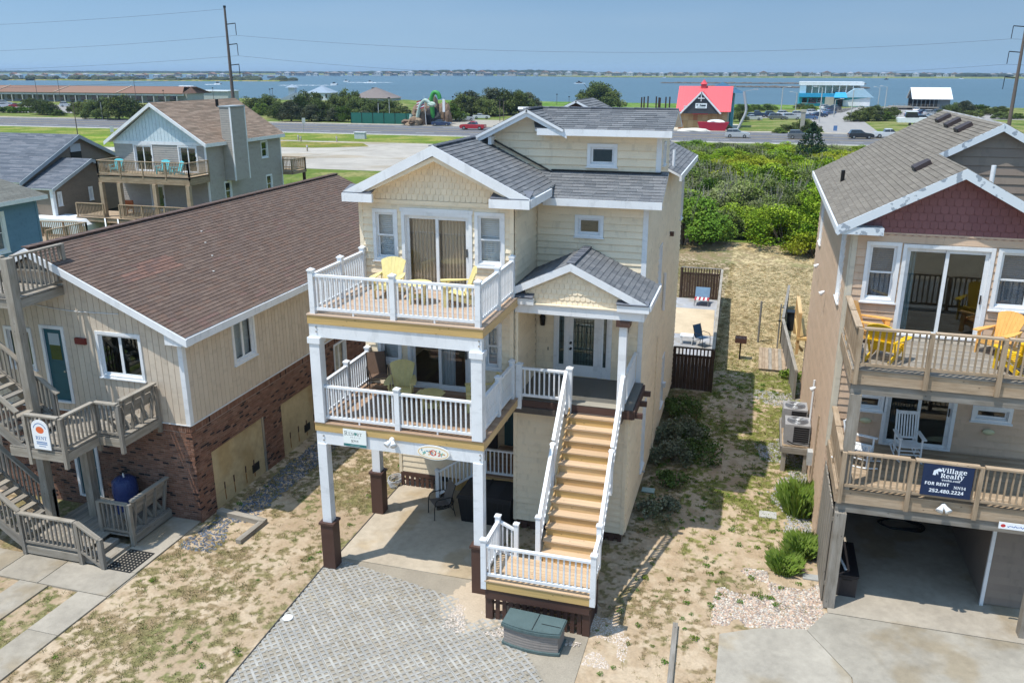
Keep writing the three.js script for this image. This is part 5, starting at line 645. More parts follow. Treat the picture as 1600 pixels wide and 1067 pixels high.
{ // deck box in front of the landing
  const t = thing('deck_box', 'taupe storage box with a dark green lid before the entry landing', 'storage box', [-4.14, 0.042, -16.33]), gr = MS([0.095, 0.14, 0.14], { map: texFine, roughness: 0.45 }), tp = plain([0.30, 0.265, 0.24], 0.55), C = (w, d, b) => { const o = []; for (let k = 0; k <= 6; k++) { const u = -1 + k / 3; o.push([u * w, -d - b * (1 - u * u)]); } o.push([w, d], [-w, d]); return o.map(p => [p[0], -p[1]]).reverse().map(p => [p[0], -p[1]]); };
  const F = FR([0, 0, 0], [1, 0, 0], [0, 0, -1]); for (let k = 0; k < 12; k++) part(t, 'side_band', prism(C(0.66 - 0.004 * (k % 2), 0.27 - 0.004 * (k % 2), 0.09), F, 0.06 + 0.036 * (k + 1), 0.06 + 0.036 * k), tp, [-4.14, 0.042, -16.33]);
  const lid = part(t, 'lid', [prism(C(0.71, 0.31, 0.1), F, 0.56, 0.493), prism(C(0.69, 0.29, 0.1), F, (u) => 0.60 - 0.02 * u * u, 0.561)], gr, [-4.14, 0.042, -16.33]); part(lid, 'lid_seam', B(0.05, 0.6, -0.3, 0.062, 0.607, 0.36), M.dark, [-4.14, 0.042, -16.33]); part(lid, 'lid_seam', B(0.2, 0.598, 0.06, 0.66, 0.604, 0.072), M.dark, [-4.14, 0.042, -16.33]); part(t, 'base', prism(C(0.7, 0.3, 0.1), F, 0.059, 0), gr, [-4.14, 0.042, -16.33]); t.rotation.y = -0.06;
}
one('pipe_cap', lathe([[0, 0], [0.13, 0], [0.13, 0.02], [0.11, 0.035], [0, 0.04]], 24).scale(1, 1, 1).translate(-10.15, 0.043, -15.54), plain([0.82, 0.82, 0.8], 0.5), 'round white pipe cap in the grid pavers', 'pipe cap');
one('timber', bar([-13.22, 0.07, -19.5], [-13.3, 0.07, -18.25], 0.17, 0.13), M.grey[0], 'short loose grey timber lying on the sand near the brick house', 'timber'); one('timber', bar([-14.85, 0.08, -19.62], [-13.15, 0.08, -19.42], 0.2, 0.15), M.grey[2], 'longer grey timber running from the brick corner to the gravel strip', 'timber');
one('timber', bar([-1.02, 0.06, -17.9], [-0.92, 0.06, -15.4], 0.12, 0.12), M.grey[1], 'grey edging timber lying in the sand beside the concrete drive', 'timber'); one('drive_edging', bar([-10.42, 0.02, -18.36], [-10.17, 0.02, -10], 0.03, 0.07), plain([0.05, 0.05, 0.05], 0.8), 'thin black edging strip along the grid pavers', 'edging'); one('slab_edging', bar([-10.3, 0.03, -22.8], [-10.3, 0.03, -18.4], 0.03, 0.06), plain([0.06, 0.055, 0.05], 0.8), 'thin dark edging strip along the carport slab', 'edging');
{ const p = GP(1013, 767); one('utility_cover', lathe([[0, 0], [0.3, 0], [0.28, 0.05], [0, 0.06]], 4).rotateY(0.8).scale(1, 1, 0.7).translate(p[0], 0.0, p[2]), plain([0.38, 0.50, 0.45], 0.6), 'pale green utility cover in the weeds beside the yellow house', 'utility cover'); }
{ const p = GP(1268, 903); one('stepping_stone', B(p[0] - 0.22, 0.004, p[2] - 0.13, p[0] + 0.22, 0.04, p[2] + 0.13), conc([0.4, 0.4, 0.38]), 'flat grey stepping stone beside the grey board screen', 'stone'); const q = GP(1200, 805); one('stepping_stone', B(q[0] - 0.25, 0.004, q[2] - 0.2, q[0] + 0.25, 0.035, q[2] + 0.2), conc([0.5, 0.49, 0.46]), 'pale stepping stone in the sand between the two houses', 'stone'); }
// ---- by the brick house
{ const t = thing('covered_barrel', 'tall barrel in a shiny blue cover on the brick house deck', 'barrel', [-17.2, 0.36, -18.55]); part(t, 'cover', lathe([[0.36, 0], [0.37, 0.3], [0.33, 0.36], [0.36, 0.6], [0.34, 0.95], [0.2, 1.06], [0, 1.1]], 22).translate(-17.2, 0.36, -18.55), MS([0.03, 0.05, 0.16], { roughness: 0.3, bumpMap: texConcB, bumpScale: 0.03 })); part(t, 'tie', tube([[-17.2, 1.45, -18.55], [-17.15, 1.55, -18.5], [-17.05, 1.5, -18.4]], 0.025, 10, 6), M.white); }
{ const t = thing('rubber_mat', 'black perforated rubber mat on the path below the wooden steps', 'mat', [-15.6, 0.05, -16.6]); const g = []; for (let k = 0; k <= 7; k++) g.push(B(-15.98 + k * 0.107, 0.05, -17.1, -15.94 + k * 0.107, 0.066, -16.1)); for (let k = 0; k <= 9; k++) g.push(B(-15.98, 0.051, -17.1 + k * 0.107, -15.19, 0.065, -17.06 + k * 0.107)); part(t, 'grid', g, M.rubber); }
// ---- signs
function canvas(w, h, f) { const c = document.createElement('canvas'); c.width = w; c.height = h; f(c.getContext('2d'), w, h); const t = new THREE.CanvasTexture(c); t.colorSpace = THREE.SRGBColorSpace; return t; }
const txt = (x, s, px, py, size, color, font = 'sans-serif', weight = 'bold', align = 'center') => { x.fillStyle = color; x.font = `${weight} ${size}px ${font}`; x.textAlign = align; x.textBaseline = 'middle'; x.fillText(s, px, py); };
function signBoard(name, label, F, u0, u1, v0, v1, tex, back, d = 0.03) { const t = thing(name, label, 'sign', F.p((u0 + u1) / 2, v0, d)); part(t, 'board', fbox(F, u0, v0, d - 0.02, u1, v1, d), back); const P = [F.p(u0 + 0.004, v0 + 0.004, d + 0.003), F.p(u1 - 0.004, v0 + 0.004, d + 0.003), F.p(u1 - 0.004, v1 - 0.004, d + 0.003), F.p(u0 + 0.004, v1 - 0.004, d + 0.003)].flat(); part(t, 'sign_face', mk(P, [0, 0, 1, 0, 1, 1, 0, 1], [0, 1, 2, 0, 2, 3]), MS(0xffffff, { map: tex, roughness: 0.5 })); return t; }
signBoard('house_sign', 'small white realty sign numbered 5711 on the lower deck beam', FZ(-17.855), -9.56, -8.92, 3.72, 4.18, canvas(512, 368, (x, w, h) => { x.fillStyle = '#e9ede8'; x.fillRect(0, 0, w, h); txt(x, 'R', 62, 85, 130, '#3a4446', 'serif', 'normal'); txt(x, 'ESORT', 268, 92, 96, '#3a4446', 'serif', 'normal'); x.fillStyle = '#4c8a84'; x.beginPath(); x.arc(278, 84, 30, 0, 7); x.fill(); txt(x, 'R E A L T Y', 270, 165, 44, '#4a5254', 'serif', 'normal'); txt(x, '5711', 256, 248, 76, '#1d2426'); x.fillStyle = '#2d6f70'; x.fillRect(0, 312, w, 56); txt(x, '• • • • • • • • • • •', 256, 340, 30, '#dfeeea'); }), M.white);
{ const t = thing('oval_plaque', 'oval painted wooden plaque hanging on the lower deck beam', 'sign', [-7.13, 3.6, -17.83]), e = []; for (let k = 0; k < 32; k++) { const a = k / 32 * Math.PI * 2; e.push([-7.13 + 0.44 * Math.cos(a), 3.83 + 0.19 * Math.sin(a)]); } part(t, 'board', prism(e, FZ(-17.85), 0.03, 0), M.white);
  const tx = canvas(512, 224, (x, w, h) => { x.fillStyle = '#efeadd'; x.fillRect(0, 0, w, h); x.strokeStyle = '#d9a640'; x.lineWidth = 9; x.beginPath(); x.ellipse(256, 112, 226, 92, 0, 0, 7); x.stroke(); const C = ['#6fa9a4', '#d39a6a', '#7fb8a8', '#c27a70', '#7ba3b4', '#d6b377']; for (let k = 0; k < 30; k++) { x.fillStyle = C[k % 6]; x.beginPath(); x.ellipse(80 + 352 * hash(k, 1, 4), 112 + 70 * (hash(k, 2, 4) - 0.5), 22, 11, hash(k, 3, 4) * 3, 0, 7); x.fill(); } x.strokeStyle = '#c8443a'; x.lineWidth = 14; x.beginPath(); x.arc(256, 112, 42, 0, 7); x.stroke(); });
  const P = [0, 0, 0], U = [0.5, 0.5], I = []; P[0] = -7.13; P[1] = 3.83; P[2] = -17.816; for (let k = 0; k <= 32; k++) { const a = k / 32 * Math.PI * 2; P.push(-7.13 + 0.43 * Math.cos(a), 3.83 + 0.18 * Math.sin(a), -17.816); U.push(0.5 + 0.49 * Math.cos(a), 0.5 + 0.49 * Math.sin(a)); if (k) I.push(0, k, k + 1); } part(t, 'painted_face', mk(P, U, I), MS(0xffffff, { map: tx, roughness: 0.5 })); }
signBoard('rental_sign', 'navy Village Realty for rent sign on the timber deck railing', FZ(-19.66), 4.2, 5.26, 3.46, 4.25, canvas(768, 572, (x, w, h) => { x.fillStyle = '#16294a'; x.fillRect(0, 0, w, h); txt(x, 'Village', 470, 95, 112, '#eef2f6', 'serif'); txt(x, 'Realty', 450, 190, 112, '#eef2f6', 'serif'); txt(x, 'vrobx.com', 440, 268, 52, '#eef2f6', 'serif'); txt(x, 'FOR RENT', 235, 350, 80, '#eef2f6'); txt(x, 'NN14', 590, 385, 70, '#eef2f6', 'serif'); txt(x, '252.480.2224', 395, 475, 88, '#eef2f6'); x.fillStyle = '#dfe6ee'; x.beginPath(); x.moveTo(150, 190); x.lineTo(160, 110); x.lineTo(240, 60); x.lineTo(300, 95); x.lineTo(268, 125); x.lineTo(225, 118); x.lineTo(235, 190); x.lineTo(205, 150); x.lineTo(195, 195); x.fill(); }), plain([0.01, 0.025, 0.07], 0.5));
{ const t = thing('rental_sign', 'arched white rent sign with an orange sun on the grey deck railing', 'sign', [-17.3, 3.35, -16.1]), F = FZ(-16.13), e = [[-17.62, 3.36], [-17.08, 3.36]]; for (let k = 0; k <= 10; k++) { const a = k / 10 * Math.PI; e.push([-17.35 + 0.27 * Math.cos(a), 3.95 + 0.24 * Math.sin(a)]); } part(t, 'board', prism(e, F, 0.02, 0), M.white);
  const tx = canvas(384, 560, (x, w, h) => { x.fillStyle = '#e8e9ea'; x.fillRect(0, 0, w, h); x.fillStyle = '#dd6a3c'; x.beginPath(); x.ellipse(192, 190, 92, 66, 0, 0, 7); x.fill(); txt(x, 'RENT', 192, 345, 92, '#39639a', 'serif'); x.fillStyle = '#5b7fae'; x.fillRect(70, 410, 244, 22); x.fillRect(70, 445, 244, 22); x.fillRect(110, 492, 164, 14); x.strokeStyle = '#4f76a8'; x.lineWidth = 16; x.beginPath(); x.arc(192, 215, 150, 3.5, 5.9); x.stroke(); });
  const P = [], U = [], I = []; e.forEach(p => { P.push(...F.p(p[0] * 0.985 - 0.015 * 17.35, p[1], 0.023)); U.push((p[0] + 17.62) / 0.54, (p[1] - 3.36) / 0.83); }); for (let k = 1; k < e.length - 1; k++) I.push(0, k, k + 1); part(t, 'sign_face', mk(P, U, I), MS(0xffffff, { map: tx, roughness: 0.5 })); }
{ const a = ZP(1563, 815, -19.6), b = ZP(1640, 830, -19.6); signBoard('house_plaque', 'long white name plaque under the lower deck beam of the red gable house', FZ(-19.66), a[0], b[0], b[1] - 0.1, a[1] - 0.02, canvas(512, 96, (x, w, h) => { x.fillStyle = '#eceef2'; x.fillRect(0, 0, w, h); x.fillStyle = '#c23a3a'; x.beginPath(); x.arc(44, 48, 26, 0, 7); x.fill(); x.strokeStyle = '#4767a8'; x.lineWidth = 9; x.beginPath(); for (let k = 0; k < 40; k++) { const px = 90 + k * 10, py = 50 + 14 * Math.sin(k * 1.7) * Math.cos(k * 0.4); k ? x.lineTo(px, py) : x.moveTo(px, py); } x.stroke(); }), M.white); }
// ---- red gable house yard
{ const t = thing('storage_bench', 'dark wicker storage bench inside the open carport', 'storage box', [2.98, 0.045, -21.1]); part(t, 'body', B(2.76, 0.045, -21.95, 3.26, 0.62, -20.3), plain([0.045, 0.035, 0.035], 0.6)); part(t, 'lid', B(2.74, 0.621, -21.98, 3.29, 0.67, -20.27), plain([0.02, 0.018, 0.02], 0.5)); for (let k = 0; k < 12; k++) part(t, 'side_slat', B(2.76 + k * 0.0417, 0.08, -20.3, 2.795 + k * 0.0417, 0.58, -20.29), plain([0.06, 0.048, 0.045], 0.6)); part(t, 'handle', B(2.9, 0.52, -20.288, 3.12, 0.55, -20.275), M.black); one('white_board', bar([2.72, 0.72, -21.9], [2.98, 0.69, -20.5], 0.06, 0.02), M.white, 'narrow white board lying on the dark wicker bench', 'board'); }
{ const p = GP(1408, 822, 0.05), pts = []; for (let k = 0; k < 90; k++) { const a = k * 0.33; pts.push([p[0] + (0.55 + 0.1 * Math.sin(k * 0.7)) * Math.cos(a), 0.065 + 0.001 * k, p[2] + (0.32 + 0.06 * Math.sin(k)) * Math.sin(a)]); } one('garden_hose', tube(pts, 0.012, 300, 6), M.black, 'black coiled hose on the shaded carport floor', 'hose'); }
{ const t = thing('unit_stand', 'grey timber stand carrying two cooling units beside the tan house', 'stand', [1.95, 0, -28.5]); planks(t, 1.5, 2.36, -29.9, -27.35, 0.95, M.tan, 0.14, 'z'); part(t, 'rim_board', B(1.5, 0.7, -27.35, 2.36, 0.91, -27.3), M.grey[0]); part(t, 'rim_board', B(1.45, 0.7, -29.9, 1.5, 0.91, -27.35), M.grey[1]); for (const [x, z] of [[1.58, -27.42], [2.28, -27.42], [1.58, -29.8], [2.28, -29.8]]) part(t, 'leg', B(x - 0.07, 0, z - 0.07, x + 0.07, 0.7, z + 0.07), M.grey[2]); }
function hvac(label, x, z) {
  const t = thing('cooling_unit', label, 'air conditioner', [x, 0.95, z], 'cooling units on the timber stand'), s = 0.4, h = 0.72, ca = plain([0.36, 0.35, 0.345], 0.5), fr = [B(x - s, 0.955, z - s, x + s, 1.03, z + s), B(x - s, 0.95 + h - 0.06, z - s, x + s, 0.95 + h, z + s)]; part(t, 'casing', fr, ca); part(t, 'coil', B(x - s + 0.03, 1.031, z - s + 0.03, x + s - 0.03, 0.95 + h - 0.061, z + s - 0.03), M.black); part(t, 'service_panel', B(x - s - 0.004, 1.03, z + s - 0.36, x - s + 0.026, 0.95 + h - 0.06, z + s), ca); part(t, 'service_panel', B(x - s, 1.03, z + s - 0.028, x - s + 0.28, 0.95 + h - 0.06, z + s + 0.004), ca); for (let k = 0; k < 8; k++) { part(t, 'louvre', B(x - s + 0.285, 1.06 + k * 0.075, z + s - 0.026, x + s, 1.08 + k * 0.075, z + s), plain([0.085, 0.08, 0.08], 0.5)); } for (const [a, b] of [[-1, -1], [1, -1], [1, 1]]) part(t, 'corner_post', B(x + a * s - 0.03 * a, 1.03, z + b * s - 0.03 * b, x + a * s, 0.95 + h - 0.06, z + b * s), ca);
  const rg = []; for (let k = 0; k < 6; k++) rg.push(new THREE.TorusGeometry(0.07 + k * 0.05, 0.006, 5, 28).rotateX(Math.PI / 2).translate(x, 0.95 + h + 0.015 + 0.03 * (1 - k / 5), z)); part(t, 'fan_grille', rg, M.steel); part(t, 'fan_well', lathe([[0, 0], [0.34, 0], [0.34, 0.012], [0, 0.012]], 24).translate(x, 0.95 + h + 0.001, z), plain([0.12, 0.12, 0.13], 0.6)); for (let k = 0; k < 3; k++) part(t, 'fan_blade', B(-0.05, 0, 0.06, 0.07, 0.01, 0.3).rotateY(k * 2.09).translate(x, 0.95 + h + 0.016, z), plain([0.32, 0.33, 0.34], 0.5)); part(t, 'hub', lathe([[0, 0], [0.07, 0], [0.06, 0.05], [0, 0.05]], 12).translate(x, 0.95 + h + 0.02, z), plain([0.6, 0.6, 0.6], 0.4)); part(t, 'refrigerant_line', tube([[x - s + 0.1, 1.1, z + s + 0.05], [x, 1.02, z + s + 0.1], [x + s + 0.1, 1.12, z + s + 0.05]], 0.02, 16, 6), M.black);
}
hvac('grey cooling unit at the near end of the timber stand', 1.94, -27.85); hvac('grey cooling unit behind the other one on the timber stand', 1.9, -29.25);
// ---- the yard between the houses
{ const t = thing('wooden_platform', 'low weathered wooden platform on the straw between the houses', 'platform', [1.5, 0, -39]); part(t, 'frame', [B(0.72, 0.01, -40.65, 2.25, 0.1, -40.6), B(0.72, 0.01, -37.55, 2.25, 0.1, -37.5)], M.grey[1]); planks(t, 0.7, 2.26, -40.66, -37.48, 0.14, [...M.tan, M.grey[2]], 0.145, 'z'); }
{ const t = thing('park_grill', 'rusty box grill on a single post in the straw', 'grill', [-0.16, 0, -38.9]), ru = plain([0.10, 0.045, 0.03], 0.85); part(t, 'post', rod([-0.16, 0, -38.9], [-0.16, 0.85, -38.9], 0.035), M.black); part(t, 'firebox', [B(-0.42, 0.85, -39.1, 0.1, 0.88, -38.7), B(-0.42, 0.881, -39.1, -0.4, 1.1, -38.7), B(0.08, 0.881, -39.1, 0.1, 1.1, -38.7), B(-0.4, 0.881, -38.72, 0.08, 1.05, -38.7), B(-0.4, 0.881, -39.1, 0.08, 1.1, -39.08)], ru); part(t, 'grate', [0, 1, 2, 3, 4, 5, 6, 7].map(k => rod([-0.37 + k * 0.06, 1.07, -39.08], [-0.37 + k * 0.06, 1.07, -38.72], 0.006, 0.006, 5)), M.steel); }
{ const a = GP(1184.5, 535), b = GP(1214, 548); const t = thing('line_post', 'plain dark post left of the wooden platform', 'post', a); part(t, 'shaft', rod(a, [a[0], 2.1, a[2]], 0.05), M.grey[1]); part(t, 'hook', rod([a[0], 2.0, a[2]], [a[0] + 0.15, 2.08, a[2]], 0.015), M.iron); const u = thing('shower_post', 'thin grey shower post at the corner of the wooden platform', 'post', b); part(u, 'shaft', rod(b, [b[0], 2.3, b[2]], 0.035), M.steel); part(u, 'valve', rod([b[0] - 0.06, 1.5, b[2]], [b[0] + 0.06, 1.5, b[2]], 0.05), M.black); part(u, 'shower_head', lathe([[0.02, 0], [0.02, -0.06], [0.07, -0.12], [0, -0.12]], 10).translate(b[0] + 0.1, 2.25, b[2]), M.steel); }
const fbr = [old([0.085, 0.055, 0.042]), old([0.10, 0.068, 0.05]), old([0.115, 0.075, 0.055])];
function boardFence(name, label, x0, z0, x1, z1, h, mats, cap, gapTop = true) {
  const L = Math.hypot(x1 - x0, z1 - z0), n = Math.round(L / 0.15), a = Math.atan2(-(z1 - z0), x1 - x0), t = thing(name, label, 'fence', [x0, 0, z0]), h1 = gapTop ? h - 0.34 : h - 0.06;
  for (let k = 0; k < n; k++) { const u = L * k / n, dh = 0.03 * hash(k, 4, 2); part(t, 'board', shared('fb' + h1 + (k % 3), () => B(0, 0.05, -0.012, 0.143, h1 - 0.02 * (k % 3), 0.012)), mats[(k * 5) % mats.length], [x0 + Math.cos(a) * u, -dh, z0 - Math.sin(a) * u]).rotation.y = a; }
  const P = (u, y) => [x0 + Math.cos(a) * u, y, z0 - Math.sin(a) * u]; part(t, 'cap_rail', bar(P(0, h), P(L, h), 0.13, 0.04), cap); part(t, 'mid_rail', bar(P(0, h1), P(L, h1), 0.05, 0.09), mats[0]); for (let k = 0; k <= Math.round(L / 2.2); k++) { const p = P(L * k / Math.round(Math.max(1, L / 2.2)), 0); part(t, 'post', B(-0.05, 0, -0.05, 0.05, h - 0.021, 0.05), mats[1], p); }
  if (gapTop) for (let k = 0; k < n; k++) { const p = P(L * (k + 0.5) / n, h1 + 0.045); part(t, 'picket', shared('fp', () => B(-0.03, 0, -0.015, 0.03, 0.255, 0.015)), mats[k % mats.length], p).rotation.y = a; } return t;
}
boardFence('board_fence', 'dark brown board fence closing the patio next to the yellow house corner', -2.8, -34.2, -1.18, -34.2, 1.85, fbr, fbr[1]); boardFence('board_fence', 'dark brown board fence along the far end of the patio', -3.9, -49.6, -1.6, -49.6, 1.85, fbr, M.grey[1]); boardFence('board_fence', 'long brown board fence with a pale grey cap beside the patio', -1.2, -34.3, -1.58, -49.5, 1.85, fbr, M.grey[2]);
struct('patio', flat([[-5.5, -49.5], [-1.65, -49.5], [-1.3, -34.3], [-5.5, -34.3]], 0.02, 0.03), conc([0.42, 0.42, 0.43])); struct('sand_court', flat([[-4.6, -47.2], [-1.75, -47.2], [-1.55, -42.2], [-4.6, -42.2]], 0.035, 0.03), MS([0.62, 0.49, 0.33], { map: texSand, roughness: 1 })); struct('patio_step', flat([[-3.6, -36.6], [-1.5, -36.6], [-1.4, -34.9], [-3.6, -34.9]], 0.3, 0.3), conc([0.52, 0.52, 0.52]));
slingChair('dark blue sling chair on the fenced patio', [-2.0, 0.03, -40.4], 0.9, plain([0.02, 0.06, 0.12], 0.8));
{ const t = thing('low_table', 'low white patio table beside the blue sling chair', 'table', [-2.7, 0.03, -40.6]); part(t, 'table_top', B(-3.05, 0.42, -40.9, -2.4, 0.46, -40.4), M.white); for (const [x, z] of [[-3, -40.85], [-2.45, -40.85], [-3, -40.45], [-2.45, -40.45]]) part(t, 'leg', B(x - 0.03, 0.03, z - 0.03, x + 0.03, 0.42, z + 0.03), M.white); }
{ const t = thing('lounge_chair', 'folding lounge chair with a red, white and blue striped seat on the patio', 'chair', [-2.55, 0.02, -48.3]); const r = [plain([0.42, 0.05, 0.06], 0.8), plain([0.7, 0.7, 0.7], 0.8)]; for (let k = 0; k < 7; k++) part(t, 'seat_stripe', B(-2.95 + k * 0.115, 0.38, -48.5, -2.835 + k * 0.115, 0.4, -47.8), r[k % 2]); part(t, 'back_panel', prism([[-2.95, 0], [-2.145, 0], [-2.145, 0.6], [-2.95, 0.6]], FR([0, 0.4, -48.5], [1, 0, 0], [0, 0.85, -0.5]), 0.02, 0), plain([0.15, 0.25, 0.36], 0.8)); for (const x of [-2.93, -2.17]) for (const z of [-48.6, -47.85]) part(t, 'leg', rod([x, 0.02, z], [x, 0.38, z], 0.02), M.steel); }
boardFence('yard_fence', 'grey weathered yard fence curving beside the red gable house', 2.12, -34.3, 1.72, -42, 1.25, M.grey, M.grey[2], false); boardFence('yard_fence', 'far grey yard fence closing the side yard of the red gable house', 1.72, -42, 2.15, -49, 1.3, M.grey, M.grey[1], false);
{ const t = thing('bin', 'black lidded bin inside the grey side yard fence', 'bin', [2.2, 0, -44.5]); part(t, 'body', lathe([[0.28, 0], [0.36, 0.95], [0, 0.95]], 4).rotateY(0.785).translate(2.25, 0, -44.5), M.black); part(t, 'lid', B(1.97, 0.955, -44.8, 2.53, 1.02, -44.2), M.black); }
// ================================================================ NEIGHBOURING HOUSES BEHIND
function siding(par, F, poly, open, mat, exp = 0.16) { const v0 = Math.min(...poly.map(p => p[1])), v1 = Math.max(...poly.map(p => p[1])), g = []; for (let v = v0; v < v1 - 0.01; v += exp) { const b = clip(clip(poly, 0, -1, -v), 0, 1, v + exp); if (b.length > 2) for (const p of cut(b, open)) g.push(prism(p, F, (a, c) => 0.004 + 0.022 * (v + exp - c) / exp, 0.0005)); } const m = part(par, 'siding', g, mat); m.userData.kind = 'stuff'; return m; }
function railFar(par, a, b, o = {}) { const { h = 0.98, mat = M.tan[0], sp = 0.13 } = o, L = Math.hypot(b[0] - a[0], b[2] - a[2]), n = Math.round(L / sp), up = (p, y) => [p[0], p[1] + y, p[2]]; part(par, 'top_rail', bar(up(a, h), up(b, h), 0.13, 0.05), o.tmat || mat); part(par, 'bottom_rail', bar(up(a, 0.12), up(b, 0.12), 0.05, 0.08), mat); const g = []; for (let k = 0; k < n; k++) { const t = (k + 0.5) / n, p = [0, 1, 2].map(i => mix(a[i], b[i], t)); g.push(B(p[0] - 0.018, p[1] + 0.12, p[2] - 0.018, p[0] + 0.018, p[1] + h - 0.02, p[2] + 0.018)); } const m = part(par, 'baluster_row', g, mat); m.userData.kind = 'stuff'; for (let k = 0; k <= Math.round(L / 1.9); k++) { const t = k / Math.max(1, Math.round(L / 1.9)); part(par, 'rail_post', B(-0.05, -0.2, -0.05, 0.05, h, 0.05), mat, [0, 1, 2].map(i => mix(a[i], b[i], t))); } }
const roofFar = (par, dir, o, p, poly, pal) => { const F = slopeF(dir, o, p), k = Math.hypot(1, p), P = poly.map(q => [q[0], q[1] * k]), m = part(par, 'roof', prism(P, F, -0.001, -0.12), M.trim), s = part(m, 'shingle_field', shingleGeos(F, P, pal, 0.16, 0.9, 0.014), mShin); s.userData.kind = 'stuff'; return m; };
{ // beige house with the tan roof and chimney
  const H = thing('beige_house', 'two storey beige house with a pale blue gable, tan roof and siding chimney', 'house', [-42, 0, -58]), be = paint([0.40, 0.365, 0.325]), zf = -53.5, Ff = FZ(zf), Fr = FX(-38.15), blue = paint([0.62, 0.72, 0.76]);
  const oF = [[-44.25, -42.6, 5.68, 7.62], [-40.45, -38.85, 5.68, 7.6], [-43.2, -42.0, 2.8, 4.75]], oR = [[60.6, 61.6, 6.1, 7.45], [55.3, 56.2, 3.45, 4.9], [61.0, 61.9, 3.3, 4.75]], pal = [[0.30, 0.22, 0.165], [0.33, 0.245, 0.185], [0.27, 0.195, 0.145], [0.24, 0.18, 0.135]];
  const w = part(H, 'wall', wallGeo(Ff, rect(-45.9, -38.15, 2.5, 7.8), oF), be); siding(w, Ff, rect(-45.9, -38.15, 2.6, 7.78), oF, be); const s = part(H, 'wall', wallGeo(Fr, rect(53.5, 63.6, 2.5, 7.8), oR), be); siding(s, Fr, rect(53.5, 63.6, 2.6, 7.78), oR, be);
  part(H, 'corner_trim', B(-38.25, 2.5, -53.5, -38.1, 7.8, -53.46), M.white); part(H, 'corner_trim', B(-38.15, 2.5, -63.6, -38.11, 7.8, -63.48), M.white); part(H, 'wall', [B(-45.9, 2.5, -63.6, -38.3, 7.8, -63.5), B(-45.9, 2.5, -63.49, -45.8, 7.8, -53.7)], be); part(H, 'foundation', B(-45.8, 0, -63.5, -38.3, 2.49, -54), plain([0.05, 0.045, 0.04], 1));
  const g = part(H, 'gable_wall', prism([[-45.9, 7.81], [-38.15, 7.81], [-42.12, 10.36]], Ff, 0.02, -0.14), blue); upright(g, FR([0, 0, zf + 0.02], [1, 0, 0], [0, 1, 0]), [[-45.6, 7.85], [-38.5, 7.85], [-42.12, 10.2]], [], [blue], 0.3, 'batten_board', 0.03); part(g, 'band_board', B(-45.9, 7.62, zf, -38.15, 7.84, zf + 0.06), M.white);
  windowIn(H, Ff, ...oF[0], { type: 'slider', behind: 'none', glass: M.gtint }); windowIn(H, Ff, ...oF[1], { type: 'slider', behind: 'none', glass: M.gtint }); windowIn(H, Ff, ...oF[2], { type: 'slider', behind: 'none', glass: M.gtint }); for (const o of oR) windowIn(H, Fr, ...o, { behind: 'none', glass: M.gtint });
  roofFar(H, 'R', [-37.8, 7.8, -53.1], 0.64, [[0, 0], [10.7, 0], [10.7, 4.32], [0, 4.32]], pal); roofFar(H, 'L', [-46.44, 7.8, -63.8], 0.64, [[0, 0], [10.7, 0], [10.7, 4.32], [0, 4.32]], pal); part(H, 'barge_board', prism([[-46.44, 7.78], [-42.12, 10.55], [-42.12, 10.3], [-46.44, 7.53]], FZ(-53.1), 0.05, 0), M.white); part(H, 'barge_board', prism([[-42.12, 10.55], [-37.8, 7.78], [-37.8, 7.53], [-42.12, 10.3]], FZ(-53.1), 0.049, 0), M.white); part(H, 'fascia', B(-37.83, 7.55, -63.8, -37.76, 7.8, -53.1), M.white);
  const ch = part(H, 'chimney', B(-38.14, 4.95, -57.4, -37.25, 10.2, -55.6), be); siding(ch, FX(-37.25), rect(55.6, 57.4, 5.0, 10.15), [], be); siding(ch, FZ(-55.6), rect(-38.1, -37.3, 5.0, 10.15), [], be); part(ch, 'cap', B(-38.2, 10.201, -57.46, -37.18, 10.3, -55.54), plain([0.36, 0.4, 0.42], 0.6)); part(ch, 'corner_trim', B(-37.32, 4.95, -55.6, -37.2, 10.2, -55.55), M.white); part(ch, 'corner_trim', B(-37.25, 4.95, -57.45, -37.2, 10.2, -57.34), M.white); part(H, 'vent_pipe', rod([-41.3, 9.9, -60], [-41.3, 10.6, -60], 0.12), M.black);
  const d = part(H, 'upper_deck', B(-45.6, 5.1, -53.48, -38.0, 5.55, -51.1), M.tan[1]); planks(d, -45.65, -37.95, -53.45, -51.05, 5.66, M.tan, 0.3); const z = -51.12; railFar(d, [-45.55, 5.66, z], [-38.0, 5.66, z]); railFar(d, [-38.0, 5.66, z], [-38.0, 5.66, -53.4]); railFar(d, [-45.55, 5.66, z], [-45.55, 5.66, -53.4]); for (const x of [-45.4, -43.85, -40.9, -38.15]) part(H, 'post', B(x - 0.14, 0, z - 0.14, x + 0.14, 5.09, z + 0.14), M.tan[2]);
  const e = part(H, 'lower_deck', B(-47.6, 2.3, -53.48, -37.0, 2.55, -50.6), M.tan[1]); planks(e, -47.6, -36.9, -53.45, -50.55, 2.62, M.tan, 0.3); railFar(e, [-43.8, 2.62, -50.7], [-38.1, 2.62, -50.7]); railFar(e, [-47.5, 2.62, -50.7], [-45.2, 2.62, -50.7]); const st = part(H, 'stairs', [bar([-45.1, 2.5, -50.6], [-43.6, 0.9, -48.9], 0.08, 0.25), bar([-44.0, 2.5, -50.6], [-42.4, 0.9, -48.9], 0.08, 0.25)], M.white); for (let k = 0; k < 7; k++) part(st, 'tread', bar([-45.0 + k * 0.22, 2.3 - k * 0.22, -50.65 + k * 0.24], [-43.95 + k * 0.22, 2.3 - k * 0.22, -50.65 + k * 0.24], 0.26, 0.05), M.tan[k % 3]);
